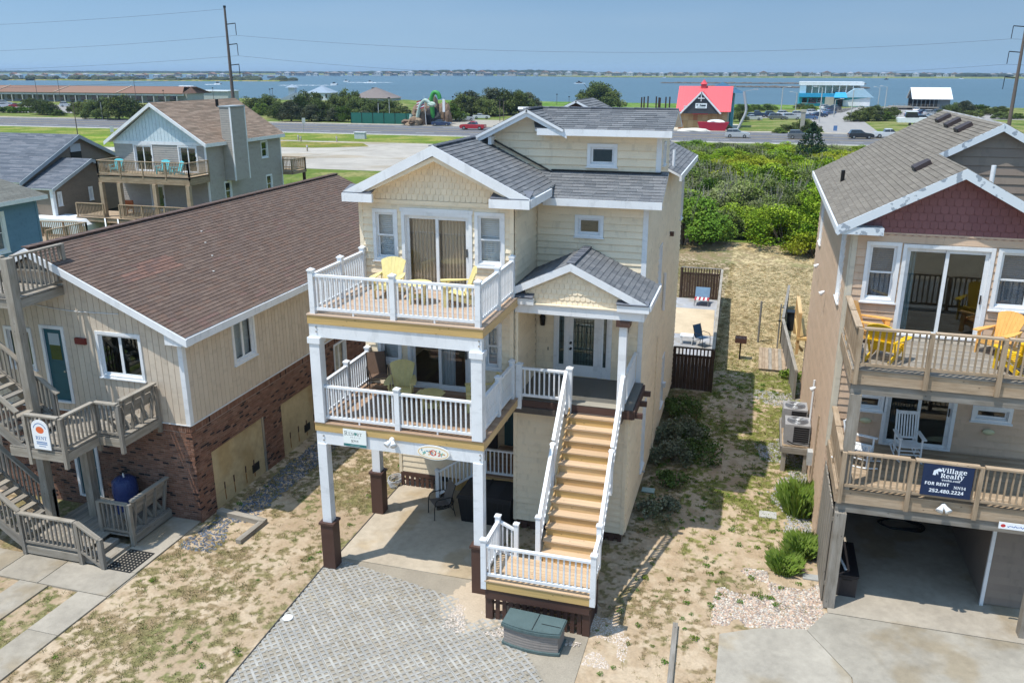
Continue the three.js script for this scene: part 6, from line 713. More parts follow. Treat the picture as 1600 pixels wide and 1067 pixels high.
  const bd = part(H, 'rear_deck', B(-39.4, 4.5, -66, -37.25, 4.75, -63.62), M.tan[1]); railFar(bd, [-39.4, 4.75, -65.9], [-37.3, 4.75, -65.9]); railFar(bd, [-37.3, 4.75, -65.9], [-37.3, 4.75, -63.7]); railFar(bd, [-38.1, 4.75, -63.66], [-37.3, 4.75, -63.66]); part(bd, 'post', B(-37.5, 0, -65.9, -37.3, 4.49, -65.7), M.brown);
  adirondack(aqua, 'turquoise adirondack chair at the left end of the beige house deck', [-45.0, 5.66, -52.4], 0.2); adirondack(aqua, 'turquoise adirondack chair between the two glass doors of the beige house', [-41.2, 5.66, -52.6], 0.1); adirondack(aqua, 'turquoise adirondack chair before the right glass door of the beige house', [-39.7, 5.66, -52.1], -0.5);
  { const t = thing('patio_chair', 'orange chair on the lower deck of the beige house', 'chair', [-44.6, 2.62, -52.4]); part(t, 'seat', B(-45.0, 3.0, -52.8, -44.3, 3.1, -52.1), plain([0.5, 0.13, 0.03], 0.6)); part(t, 'backrest', B(-45.0, 3.101, -52.8, -44.3, 3.6, -52.72), plain([0.5, 0.13, 0.03], 0.6)); for (const x of [-44.95, -44.35]) for (const zz of [-52.75, -52.15]) part(t, 'leg', B(x - 0.03, 2.62, zz - 0.03, x + 0.03, 3.0, zz + 0.03), plain([0.4, 0.1, 0.03], 0.6)); }
}
{ // low house with the blue grey roof
  const H = thing('grey_roof_house', 'low brown house with a broad blue grey shingle roof and small front gable', 'house', [-58, 0, -56]), br = paint([0.22, 0.175, 0.135]), pal = [[0.17, 0.185, 0.21], [0.14, 0.155, 0.18], [0.20, 0.21, 0.235], [0.12, 0.135, 0.16]], k = 1.576, X = (px, py) => XP(px / 5.93, 180 + py / 5.93, -52);
  const rg = X(715, 178), el = X(160, 625), pitch = (rg[1] - el[1]) / (el[2] - rg[2]), run = el[2] - rg[2];
  roofFar(H, 'F', [-80, el[1], el[2]], pitch, [[0, 0], [28.1, 0], [28.1, run], [0, run]], pal); roofFar(H, 'B', [-51.9, el[1], rg[2] - run], pitch, [[0, 0], [28.1, 0], [28.1, run], [0, run]], pal);
  const F = FX(-52.2), gw = part(H, 'gable_wall', prism([[-el[2] + 0.4, 1.8], [-rg[2] + run - 0.4, 1.8], [-rg[2] + run - 0.4, el[1]], [-rg[2], rg[1] - 0.25], [-el[2] + 0.4, el[1]]], F, 0, -0.15), br); siding(gw, F, [[-el[2] + 0.4, 1.9], [-rg[2] + run - 0.4, 1.9], [-rg[2] + run - 0.4, el[1]], [-rg[2], rg[1] - 0.3], [-el[2] + 0.4, el[1]]], [], br, 0.2); part(H, 'wall', B(-80, 1.8, el[2] - 0.5, -52.4, el[1] - 0.05, el[2] - 0.35), br); part(H, 'foundation', B(-79, 0, rg[2] - run + 0.6, -52.6, 1.79, el[2] - 0.6), plain([0.05, 0.045, 0.04], 1));
  for (const [a, b] of [[0, 0]]) { part(H, 'barge_board', prism([[-el[2], el[1]], [-rg[2], rg[1]], [-rg[2], rg[1] - 0.3], [-el[2], el[1] - 0.3]], FX(-51.9), 0.05, 0), paint([0.36, 0.40, 0.43])); part(H, 'barge_board', prism([[-rg[2], rg[1]], [-rg[2] + run, el[1]], [-rg[2] + run, el[1] - 0.3], [-rg[2], rg[1] - 0.3]], FX(-51.9), 0.05, 0), paint([0.36, 0.40, 0.43])); } const wv = X(715, 350); part(gw, 'gable_vent', fbox(F, -wv[2] - 0.55, wv[1] - 0.6, 0.02, -wv[2] + 0.55, wv[1] + 0.1, 0.06), M.dark); part(gw, 'vent_hood', fbox(F, -wv[2] - 0.55, wv[1] + 0.11, 0.02, -wv[2] + 0.55, wv[1] + 0.7, 0.07), paint([0.5, 0.53, 0.56]));
  const Xc = (px, py) => XP(px / 5.93, 180 + py / 5.93, -49.5), pk = Xc(830, 402), e2 = Xc(465, 685), r2 = e2[2] - pk[2], p2 = (pk[1] - e2[1]) / r2, F2 = FX(-49.7), o2 = [[540, 720, 600, 830], [830, 670, 885, 775]].map(([a, b, c, d]) => { const p = Xc(a, b), q = Xc(c, d); return [-p[2], -q[2], q[1] - 0.05, p[1] + 0.05]; });
  roofFar(H, 'F', [-60, e2[1], e2[2]], p2, [[0, 0], [10.6, 0], [10.6, r2], [0, r2]], pal); roofFar(H, 'B', [-49.4, e2[1], pk[2] - r2], p2, [[0, 0], [10.6, 0], [10.6, r2], [0, r2]], pal); const gp = [[-e2[2] + 0.3, 2.2], [-pk[2] + r2 - 0.3, 2.2], [-pk[2] + r2 - 0.3, e2[1]], [-pk[2], pk[1] - 0.25], [-e2[2] + 0.3, e2[1]]], w2 = part(H, 'wall', wallGeo(F2, gp, o2), br); siding(w2, F2, gp, o2, br, 0.17); for (const o of o2) windowIn(H, F2, ...o, { behind: 'blind', c: 0.12 }); part(H, 'corner_post', B(-49.85, 2.2, e2[2] - 0.45, -49.6, e2[1], e2[2] - 0.2), M.white); part(H, 'wall', B(-60, 2.2, e2[2] - 0.45, -49.9, e2[1] - 0.02, e2[2] - 0.35), br); part(H, 'barge_board', prism([[-e2[2], e2[1]], [-pk[2], pk[1]], [-pk[2], pk[1] - 0.25], [-e2[2], e2[1] - 0.25]], FX(-49.4), 0.05, 0), paint([0.42, 0.46, 0.48])); part(H, 'barge_board', prism([[-pk[2], pk[1]], [-pk[2] + r2, e2[1]], [-pk[2] + r2, e2[1] - 0.25], [-pk[2], pk[1] - 0.25]], FX(-49.4), 0.05, 0), paint([0.42, 0.46, 0.48]));
  for (let q = 0; q < 9; q++) part(H, 'crawlspace_slat', B(-49.75, 0.15 + q * 0.22, pk[2] - r2 + 0.3, -49.68, 0.3 + q * 0.22, e2[2] - 0.3), plain([0.12, 0.1, 0.08], 0.95)); part(H, 'vent_pipe', rod([-62, 6.3, -53.5], [-62, 6.7, -53.5], 0.12), M.black);
}
{ // blue house at the edge
  const H = thing('blue_house', 'blue sided house with a pale grey roof at the edge of the row', 'house', [-41, 0, -36]), bl = paint([0.13, 0.24, 0.34]), e = GP(73, 304, 6.0), F = FX(e[0] - 0.5), pal = palTan.map(c => [c[0] * 0.95, c[1] * 1.05, c[2] * 1.1]), zb = e[2]; const o = [[-zb + 3.5 - 1.4 + 0.0, -zb - 6.2, 0, 0]];
  const w = [GP(0, 323, 5.4), 0], u0 = -zb + 0.4, win = [-zb - 4.6 - 0.0, -zb - 2.7, 3.2, 5.45].map((v, i) => v); const op = [[Math.min(win[0], win[1]), Math.max(win[0], win[1]), win[2], win[3]]];
  const wl = part(H, 'wall', wallGeo(F, rect(-zb - 9, -zb - 0.4, 0.5, 6.0), op), bl); siding(wl, F, rect(-zb - 9, -zb - 0.5, 0.6, 5.95), op, bl, 0.17); windowIn(H, F, ...op[0], { behind: 'none', glass: M.gtint, c: 0.2 }); part(H, 'corner_trim', B(e[0] - 0.62, 0.5, zb + 0.38, e[0] - 0.46, 6, zb + 0.52), bl); part(H, 'wall', B(e[0] - 8, 0.5, zb + 0.36, e[0] - 0.65, 6, zb + 0.46), bl);
  const p = ZP(0, 279.5, zb), pit = (p[1] - 6.0) / (e[0] - p[0]); roofFar(H, 'R', [e[0], 6.0, zb + 9], Math.max(0.2, pit), [[0, 0], [9, 0], [9, 7], [0, 7]], pal); part(H, 'fascia', B(e[0] - 0.04, 5.78, zb, e[0] + 0.03, 6.0, zb + 9), M.white); part(H, 'foundation', B(e[0] - 8, 0, zb + 0.6, e[0] - 0.8, 0.49, zb + 9), M.brown);
  const a = GP(62, 345, 3.5), b = GP(133, 347, 3.5), c = GP(83, 357, 3.5), d = part(H, 'rear_deck', B(b[0] - 4, 2.3, b[2] - 0.3, b[0], 2.5, c[2] + 1.5), M.tan[1]); railFar(d, [a[0], 2.5, a[2]], [b[0], 2.5, b[2]]); railFar(d, [b[0], 2.5, b[2]], [c[0], 2.5, c[2] + 0.6]); for (const z of [b[2], c[2]]) part(d, 'post', B(b[0] - 0.1, 0, z - 0.1, b[0] + 0.1, 2.3, z + 0.1), M.tan[0]);
  const v = GP(86, 340, 2.4), t = thing('camper_trailer', 'long white rounded camper roof beyond the blue house', 'trailer', [v[0], 0, v[2]]); part(t, 'body', prism([[-3.2, 0.6], [3.2, 0.6], [3.3, 2.1], [2.9, 2.5], [-2.9, 2.5], [-3.3, 2.1]], FR([v[0], 0, v[2]], [1, 0, 0], [0, 1, 0]), 1.1, -1.1), M.white); part(t, 'window', fbox(FR([v[0], 0, v[2]], [1, 0, 0], [0, 1, 0]), -1.2, 1.4, 1.1, 0.6, 1.9, 1.12), M.carglass); for (const s of [-0.8, 0.4]) part(t, 'wheel', rod([v[0] + s, 0.33, v[2] + 0.95], [v[0] + s, 0.33, v[2] + 1.12], 0.33, 0.33, 14), M.rubber);
}
// ================================================================ BEYOND: ROADSIDE, SHOPS, MARINA
const carPaint = (c) => new THREE.MeshPhysicalMaterial({ color: col(c), roughness: 0.35, metalness: 0.2, clearcoat: 1, clearcoatRoughness: 0.08 });
const CP = { white: carPaint([0.72, 0.72, 0.72]), silver: carPaint([0.48, 0.49, 0.5]), grey: carPaint([0.13, 0.135, 0.14]), black: carPaint([0.015, 0.017, 0.022]), navy: carPaint([0.02, 0.04, 0.10]), blue: carPaint([0.06, 0.13, 0.26]), red: carPaint([0.42, 0.012, 0.025]), sand: carPaint([0.42, 0.36, 0.28]) };
function car(kind, paintM, label, p, turn, group) {
  const t = thing(kind === 'pickup' ? 'pickup_truck' : 'parked_car', label, kind === 'pickup' ? 'truck' : 'car', [0, 0, 0], group), F = FZ(0), S = (k, f) => shared('car' + kind + k, f);
  const D = { suv: { L: 4.7, b: [[-2.33, 0.42], [-2.3, 0.95], [-2.2, 1.05], [0.75, 1.08], [2.1, 0.92], [2.33, 0.72], [2.33, 0.4], [2.2, 0.28], [-2.2, 0.28]], g: [[-2.2, 1.05], [-1.95, 1.62], [-1.6, 1.7], [-0.2, 1.7], [0.85, 1.07]], r: [[-1.95, 1.63], [-1.6, 1.71], [-0.15, 1.71], [-0.05, 1.68], [-0.05, 1.64], [-1.95, 1.58]] }, sedan: { L: 4.7, b: [[-2.33, 0.42], [-2.3, 0.85], [-2.1, 0.95], [0.8, 0.95], [2.1, 0.8], [2.33, 0.62], [2.33, 0.36], [2.2, 0.25], [-2.2, 0.25]], g: [[-1.8, 0.94], [-1.1, 1.38], [-0.6, 1.44], [0.1, 1.42], [1.0, 0.94]], r: [[-1.15, 1.37], [-0.6, 1.46], [0.1, 1.44], [0.2, 1.38], [-1.1, 1.34]] }, pickup: { L: 5.7, b: [[-2.85, 0.55], [-2.85, 1.12], [-0.75, 1.12], [1.0, 1.15], [2.55, 1.08], [2.85, 0.9], [2.85, 0.5], [2.7, 0.36], [-2.7, 0.36]], g: [[-0.95, 1.12], [-0.8, 1.72], [-0.4, 1.82], [0.45, 1.8], [1.25, 1.13]], r: [[-0.82, 1.72], [-0.4, 1.84], [0.45, 1.82], [0.52, 1.74], [-0.8, 1.68]] } }[kind], W = kind === 'pickup' ? 0.98 : 0.9, wr = kind === 'pickup' ? 0.4 : 0.34, wx = kind === 'pickup' ? 1.85 : 1.42;
  const body = part(t, 'body', S('b', () => { const s = new THREE.Shape(D.b.map(q => new THREE.Vector2(...q))), g = new THREE.ExtrudeGeometry(s, { depth: 2 * W - 0.14, bevelEnabled: true, bevelThickness: 0.07, bevelSize: 0.05, bevelSegments: 3 }); g.translate(0, 0, -W + 0.07); return g; }), paintM);
  const tum = (u, v) => W - 0.04 - 0.32 * Math.max(0, v - 0.95), g = part(t, 'glasshouse', S('g', () => prism(D.g, F, tum, (u, v) => -tum(u, v))), M.carglass); part(g, 'roof_panel', S('r', () => prism(D.r, F, (u, v) => tum(u, v) + 0.015, (u, v) => -tum(u, v) - 0.015)), paintM);
  for (const s of [-1, 1]) for (const [i, x] of [0.1, -0.9].entries()) if (kind !== 'pickup' || !i) part(g, 'pillar', S('p' + s + i, () => bar([x, 1.0, s * (W - 0.03)], [x - 0.02, D.g[2][1] - 0.02, s * (tum(0, D.g[2][1]) + 0.006)], 0.02, 0.07)), paintM);
  for (const s of [-1, 1]) for (const x of [-wx, wx]) { const w = part(t, 'wheel', S('w' + s + x, () => rod([x, wr, s * (W - 0.2)], [x, wr, s * (W + 0.015)], wr, wr, 18)), M.rubber); part(w, 'rim', S('m' + s + x, () => rod([x, wr, s * (W - 0.02)], [x, wr, s * (W + 0.025)], wr * 0.6, wr * 0.55, 14)), M.steel); }
  const fx = D.L / 2, fy = kind === 'sedan' ? 0.66 : 0.82; for (const s of [-1, 1]) { part(t, 'headlight', S('h' + s, () => B(fx - 0.12, fy - 0.08, s * 0.5, fx + 0.03, fy + 0.06, s * 0.82)), plain([0.75, 0.77, 0.8], 0.15)); part(t, 'tail_light', S('t' + s, () => B(-fx - 0.02, fy - 0.05, s * 0.6, -fx + 0.08, fy + 0.14, s * 0.86)), plain([0.35, 0.01, 0.01], 0.25)); }
  if (kind === 'pickup') part(t, 'load_bed', S('bed', () => B(-2.7, 1.121, -0.82, -1.0, 1.14, 0.82)), M.dark); t.position.set(p[0], 0.05, p[2]); t.rotation.y = turn; return t;
}
const lotG = 'cars parked at the marina';
car('suv', CP.silver, 'silver estate car driving past the red roofed building', GP(1152, 215.5), 0); car('suv', CP.grey, 'dark grey estate car on the road above the thicket', GP(1250, 217.5), 0); car('suv', CP.black, 'black estate car on the road beside the white pickup', GP(1345, 217), 0.1); car('pickup', CP.white, 'white pickup truck on the road behind the tan roof', GP(1388, 216), 0.1); car('pickup', CP.red, 'bright red pickup truck on the road beyond the yellow house', GP(739, 203), 3.14);
car('sedan', CP.navy, 'dark blue car parked before the rock mound of the golf course', GP(690, 197), 0.1); car('suv', CP.silver, 'silver car parked among the trees by the golf course', GP(727, 189), 0.5); car('sedan', CP.white, 'white car parked at the far side of the golf lot', GP(752, 186), 0.4);
for (const [k, c, px, py, a, l] of [['suv', 'silver', 1237, 187, 0.2, 'silver car'], ['sedan', 'blue', 1264, 187, 0.1, 'blue grey car'], ['suv', 'white', 1227, 182, 0.3, 'white car'], ['suv', 'white', 1272, 180, 0.2, 'white car'], ['sedan', 'white', 1288, 177, 0.8, 'white car'], ['suv', 'navy', 1298, 174, 0.9, 'dark blue car'], ['sedan', 'blue', 1296, 179, 0.9, 'blue grey car'], ['suv', 'white', 1432, 176, 1.3, 'white car'], ['sedan', 'navy', 1443, 179, 0.6, 'dark blue car'], ['suv', 'silver', 1456, 181, 0.3, 'silver car'], ['suv', 'black', 1470, 180, 0.3, 'black car'], ['sedan', 'black', 1442, 188, 0.1, 'black car'], ['sedan', 'white', 1458, 187, 0.2, 'white car'], ['pickup', 'navy', 1183, 183, 0.1, 'dark blue pickup'], ['suv', 'black', 1207, 183, 0.2, 'black car'], ['sedan', 'silver', 1177, 188, 0.1, 'silver car'], ['suv', 'grey', 1214, 187, 0.2, 'dark grey car'], ['suv', 'silver', 1250, 183, 0.2, 'silver car'], ['sedan', 'navy', 1280, 183, 0.4, 'dark blue car'], ['suv', 'grey', 1306, 172, 1.0, 'dark grey car'], ['suv', 'white', 1290, 171, 0.9, 'white car'], ['sedan', 'silver', 1420, 181, 1.2, 'silver car'], ['suv', 'blue', 1428, 184, 0.4, 'blue grey car'], ['pickup', 'black', 1478, 183, 0.2, 'black pickup']]) car(k, CP[c], l + ' parked in the lot by the turquoise restaurant', GP(px, py), a, lotG);
for (const [k, c, px, py, a, l] of [['suv', 'white', 6, 168, 0.8, 'white car'], ['suv', 'silver', 8, 164, 0.7, 'silver car'], ['sedan', 'red', 25, 168, 0.9, 'dark red car'], ['sedan', 'navy', 40, 166, 0.9, 'dark blue car'], ['suv', 'white', 104, 167, 0.8, 'white car'], ['suv', 'silver', 121, 168, 0.8, 'silver car'], ['sedan', 'silver', 60, 167, 0.7, 'silver car'], ['sedan', 'white', 205, 175, 0.8, 'white car']]) car(k, CP[c], l + ' parked before the long shopping row', GP(px, py), a, 'cars parked at the shopping row');
{ const p = GP(1425, 196), t = thing('moored_trailer_boat', 'white boat on a trailer behind the tan roof ridge', 'boat', p); part(t, 'hull', prism([[-3.6, 1.6], [-3.4, 0.7], [2.4, 0.7], [4, 1.9], [-3.6, 1.8]], FR(p, [1, 0, 0], [0, 1, 0]), 1.1, -1.1), M.white); part(t, 'cabin', prism([[-1.6, 1.81], [1.4, 1.81], [0.7, 3.2], [-1.4, 3.2]], FR(p, [1, 0, 0], [0, 1, 0]), 0.8, -0.8), M.carglass); part(t, 'cabin_roof', B(p[0] - 1.8, 3.21, p[2] - 1, p[0] + 1, 3.35, p[2] + 1), M.white); for (const x of [-0.6, 0.5]) part(t, 'wheel', rod([p[0] + x, 0.35, p[2] + 0.9], [p[0] + x, 0.35, p[2] + 1.1], 0.35, 0.35, 12), M.rubber); }
{ // long shopping row
  const a = GP(0, 160), b = GP(290, 158), z = -300, x1 = -221, H = thing('shopping_row', 'long low shopping row with a reddish brown roof and dark arcade', 'building', [-280, 0, z]), wl = paint([0.46, 0.46, 0.44]), x0 = -345;
  part(H, 'wall', B(x0, 0, z - 14, x1 - 1, 3.6, z - 3), wl); part(H, 'fascia', B(x0, 2.9, z + 0.3, x1, 3.7, z + 0.6), paint([0.55, 0.57, 0.58])); const rr = [plain([0.27, 0.16, 0.115], 0.9), plain([0.24, 0.14, 0.10], 0.9)]; for (let k = 0; k < 4; k++) { const u = x0 + (x1 - x0) * k / 4, v = x0 + (x1 - x0) * (k + 1) / 4; part(H, 'roof', prism([[u, 0], [v - 0.05, 0], [v - 0.05 - (k === 3 ? 6 : 0), 10], [u, 10]], slopeF('F', [0, 3.7, z + 0.9], 0.26), 0.1, -0.1), rr[k % 2]); part(H, 'roof', prism([[-v, 0], [-u, 0], [-u, 10], [-v, 10]], slopeF('B', [0, 3.7, z - 18], 0.26), 0.1, -0.1), rr[0]); part(H, 'parapet', bar([u, 3.9, z + 0.9], [u, 6.3, z - 8.5], 0.4, 0.4), paint([0.55, 0.4, 0.28])); } part(H, 'roof', prism([[-12, 0], [12, 0], [0, 3.2]].map(q => [q[0] * 0.8, q[1]]), FR([x1 - 0.5, 3.7, z - 8.6], [0, 0, -1], [-0.6, 0.8, 0]), 0, -0.1), rr[1]);
  for (let x = x0 + 2; x < x1; x += 5.4) part(H, 'arcade_post', B(x - 0.2, 0, z + 0.2, x + 0.2, 3.1, z + 0.6), wl); for (let x = x0 + 1.5; x < x1 - 4; x += 5.4) { const w = part(H, 'shop_window', B(x, 0.6, z - 3, x + 3.6, 2.8, z - 2.92), M.carglass); part(w, 'frame', B(x - 0.15, 2.81, z - 3, x + 3.75, 3.0, z - 2.85), M.trim); }
  const u = GP(312, 158), W = thing('white_shed', 'flat white roofed shed at the end of the shopping row', 'building', u); part(W, 'wall', B(u[0] - 14, 0, u[2] - 8, u[0] + 14, 4.0, u[2]), paint([0.5, 0.52, 0.5])); part(W, 'roof', B(u[0] - 14.5, 4.01, u[2] - 8.5, u[0] + 14.5, 4.4, u[2] + 0.5), M.white); part(W, 'roof_unit', B(u[0] - 12, 4.41, u[2] - 5, u[0] - 6, 6.2, u[2] - 3), M.trim);
}
{ // red roofed building under repair with the sign
  const z = -203, a = ZP(1056, 174, z), b = ZP(1142, 174, z), t = ZP(1056, 143, z - 5), H = thing('red_roof_building', 'building with a bright red metal roof and a dark front gable sign', 'building', [(a[0] + b[0]) / 2, 0, z - 5]), ey = a[1], ry = ey + 5.4, rm = MS([0.72, 0.085, 0.10], { map: texFine, roughness: 0.4, metalness: 0.1 });
  part(H, 'wall', B(a[0] + 0.6, 0, z - 9, b[0] - 0.6, ey, z - 0.8), paint([0.44, 0.36, 0.27])); const pit = 5.4 / 5.6; part(H, 'roof', prism([[a[0], 0], [b[0], 0], [b[0], 5.6 * Math.hypot(1, pit)], [a[0], 5.6 * Math.hypot(1, pit)]], slopeF('F', [0, ey, z], pit), 0.05, -0.08), rm); part(H, 'roof', prism([[-b[0], 0], [-a[0], 0], [-a[0], 7.6], [-b[0], 7.6]], slopeF('B', [0, ey, z - 11.2], pit), 0.05, -0.08), rm); for (let x = a[0] + 0.4; x < b[0]; x += 0.6) part(H, 'roof_seam', bar([x, ey + 0.08, z], [x, ry + 0.08, z - 5.6], 0.04, 0.05), rm);
  for (const x of [a[0], b[0]]) part(H, 'gable_wall', prism([[-z, ey], [-z + 11.2, ey], [-z + 5.6, ry]], FX(x + (x < b[0] ? 0.6 : -0.6)), 0, -0.1), paint([0.1, 0.1, 0.11]));
  const gx0 = ZP(1066, 174, z + 0.6)[0], gx1 = ZP(1124, 174, z + 0.6)[0], gp = ZP(1096.5, 146, z + 0.6), gx = gp[0]; const gg = part(H, 'front_gable', prism([[gx0, ey - 0.4], [gx1, ey - 0.4], [gx, gp[1]]], FZ(z + 0.5), 0, -0.3), paint([0.055, 0.06, 0.065])); part(gg, 'barge_board', bar([gx0 - 0.4, ey - 0.4, z + 0.7], [gx, gp[1] + 0.3, z + 0.7], 0.15, 0.35), M.white); part(gg, 'barge_board', bar([gx1 + 0.4, ey - 0.4, z + 0.7], [gx, gp[1] + 0.3, z + 0.7], 0.15, 0.35), M.white); part(gg, 'king_post', [B(gx - 0.1, gp[1] - 1.7, z + 0.55, gx + 0.1, gp[1] - 0.2, z + 0.65), B(gx - 0.75, gp[1] - 1.15, z + 0.66, gx + 0.75, gp[1] - 0.95, z + 0.72)], M.white);
  for (const s of [-1, 1]) { const e = s < 0 ? gx0 : gx1; part(H, 'gable_roof', prism(s < 0 ? [[0, 0], [6, 0], [6, 1], [0, 1]] : [[0, 0], [6, 0], [6, 1], [0, 1]], s < 0 ? FR([e - 0.4, ey - 0.3, z - 5.3], [0, 0, 1], [gx - e + 0.4, gp[1] + 0.3 - ey + 0.4, 0]) : FR([e + 0.4, ey - 0.3, z + 0.7], [0, 0, -1], [gx - e - 0.4, gp[1] + 0.3 - ey + 0.4, 0]), 0.01, -0.01), rm); }
  part(H, 'cupola', [B(gx - 0.6, ry - 0.4, z - 6.2, gx + 0.6, ry + 0.5, z - 5), new THREE.ConeGeometry(1.1, 1.1, 4).rotateY(0.785).toNonIndexed().translate(gx, ry + 1.05, z - 5.6)].map(g => g.index ? g.toNonIndexed() : g), rm);
  const s0 = ZP(1087, 161.5, z + 0.7), s1 = ZP(1104.5, 169.5, z + 0.7), sg = part(H, 'sign_panel', B(s0[0], s1[1], z + 0.52, s1[0], s0[1], z + 0.62), M.white); part(sg, 'sign_face', mk([s0[0], s1[1], z + 0.625, s1[0], s1[1], z + 0.625, s1[0], s0[1], z + 0.625, s0[0], s0[1], z + 0.625], [0, 0, 1, 0, 1, 1, 0, 1], [0, 1, 2, 0, 2, 3]), MS(0xffffff, { map: canvas(256, 112, (x, w, h) => { x.fillStyle = '#dfe8ea'; x.fillRect(0, 0, w, h); x.fillStyle = '#38464c'; x.fillRect(20, 26, 44, 26); x.fillRect(96, 18, 22, 52); x.fillRect(126, 30, 104, 40); x.fillRect(34, 82, 190, 12); }), roughness: 0.5 }));
  const ply = [plain([0.50, 0.36, 0.2], 0.9), plain([0.42, 0.29, 0.15], 0.9), plain([0.36, 0.17, 0.09], 0.9)], px0 = a[0] + 0.7, pw = (b[0] - a[0] - 1.4) / 10; for (let k = 0; k < 10; k++) for (let j = 0; j < 2; j++) part(H, 'plywood_sheet', B(px0 + k * pw, 0.1 + j * 1.9, z - 0.79, px0 + k * pw + pw - 0.04, 1.95 + j * 1.9, z - 0.74 + 0.02 * ((k + j) % 2)), ply[(k * 3 + j * 5) % 7 === 0 ? 2 : (k + j) % 2]); part(H, 'banner', B(px0 + 1, 3.9, z - 0.6, px0 + 7, 5.2, z - 0.5), plain([0.6, 0.65, 0.68], 0.6)); part(H, 'banner', B(px0 + 3, 3.3, z - 0.6, px0 + 6.5, 3.85, z - 0.5), rm);
  const d = GP(1114, 204.6), t2 = thing('skip', 'red construction skip heaped with white rubble before the red roofed building', 'skip', d); part(t2, 'container', prism([[-2.6, 0], [2.6, 0], [3.4, 1.9], [-3.4, 1.9]], FR([d[0], 0, d[2]], [1, 0, 0], [0, 1, 0]), 1.1, -1.1), plain([0.36, 0.015, 0.04], 0.5)); part(t2, 'rubble', lump(d[0] + 0.6, 1.85, d[2], 2.0, 0.6, 0.9, 3), plain([0.7, 0.7, 0.68], 0.9)); const e = GP(1084, 205.4); one('rubble_heap', lump(e[0], 0.1, e[2], 3.4, 0.7, 1.4, 5), plain([0.66, 0.62, 0.54], 0.95), 'heap of pale sand and rubble beside the red skip', 'heap');
  const p0 = ZP(1128, 141, -212), p1 = ZP(1148, 141, -212), T = thing('teal_tower', 'tall teal tower with a dark hipped roof behind the red roofed building', 'building', [(p0[0] + p1[0]) / 2, 0, -216]), tl = paint([0.06, 0.34, 0.42]); part(T, 'wall', B(p0[0], 0, -219, p1[0], p0[1], -212), tl); part(T, 'roof', new THREE.ConeGeometry(7, 2.4, 4).rotateY(0.785).scale(1, 1, 0.9).translate((p0[0] + p1[0]) / 2 - 1.5, p0[1] + 0.6, -215.5), paint([0.04, 0.12, 0.2])); for (let k = 0; k < 3; k++) part(T, 'panel', B(p1[0] + 0.01, 1 + k * 3.2, -217, p1[0] + 0.06, 3.4 + k * 3.2, -213), paint([0.3, 0.55, 0.62])); for (const x of [p0[0] + 0.3, p1[0] - 0.3]) part(T, 'corner_post', B(x - 0.15, 0, -212, x + 0.15, p0[1], -211.8), paint([0.2, 0.5, 0.58]));
}
{ const W = thing('half_built_building', 'bare timber platform and pilings of a half built building', 'building', [-22, 0, -236]), a = GP(1002, 172, 2.2), b = GP(1054, 172, 2.2); part(W, 'platform', B(a[0], 2.4, -246, b[0], 2.8, -232), plain([0.55, 0.42, 0.22], 0.9)); for (const px of [1003, 1007, 1013, 1026, 1030, 1032, 1041, 1047]) { const p = ZP(px, 150 + 3 * hash(px, 1, 1), -234 - 8 * hash(px, 2, 1)); part(W, 'piling', rod([p[0], 0, p[2]], p, 0.22, 0.18, 8), plain([0.06, 0.04, 0.03], 0.9)); } }
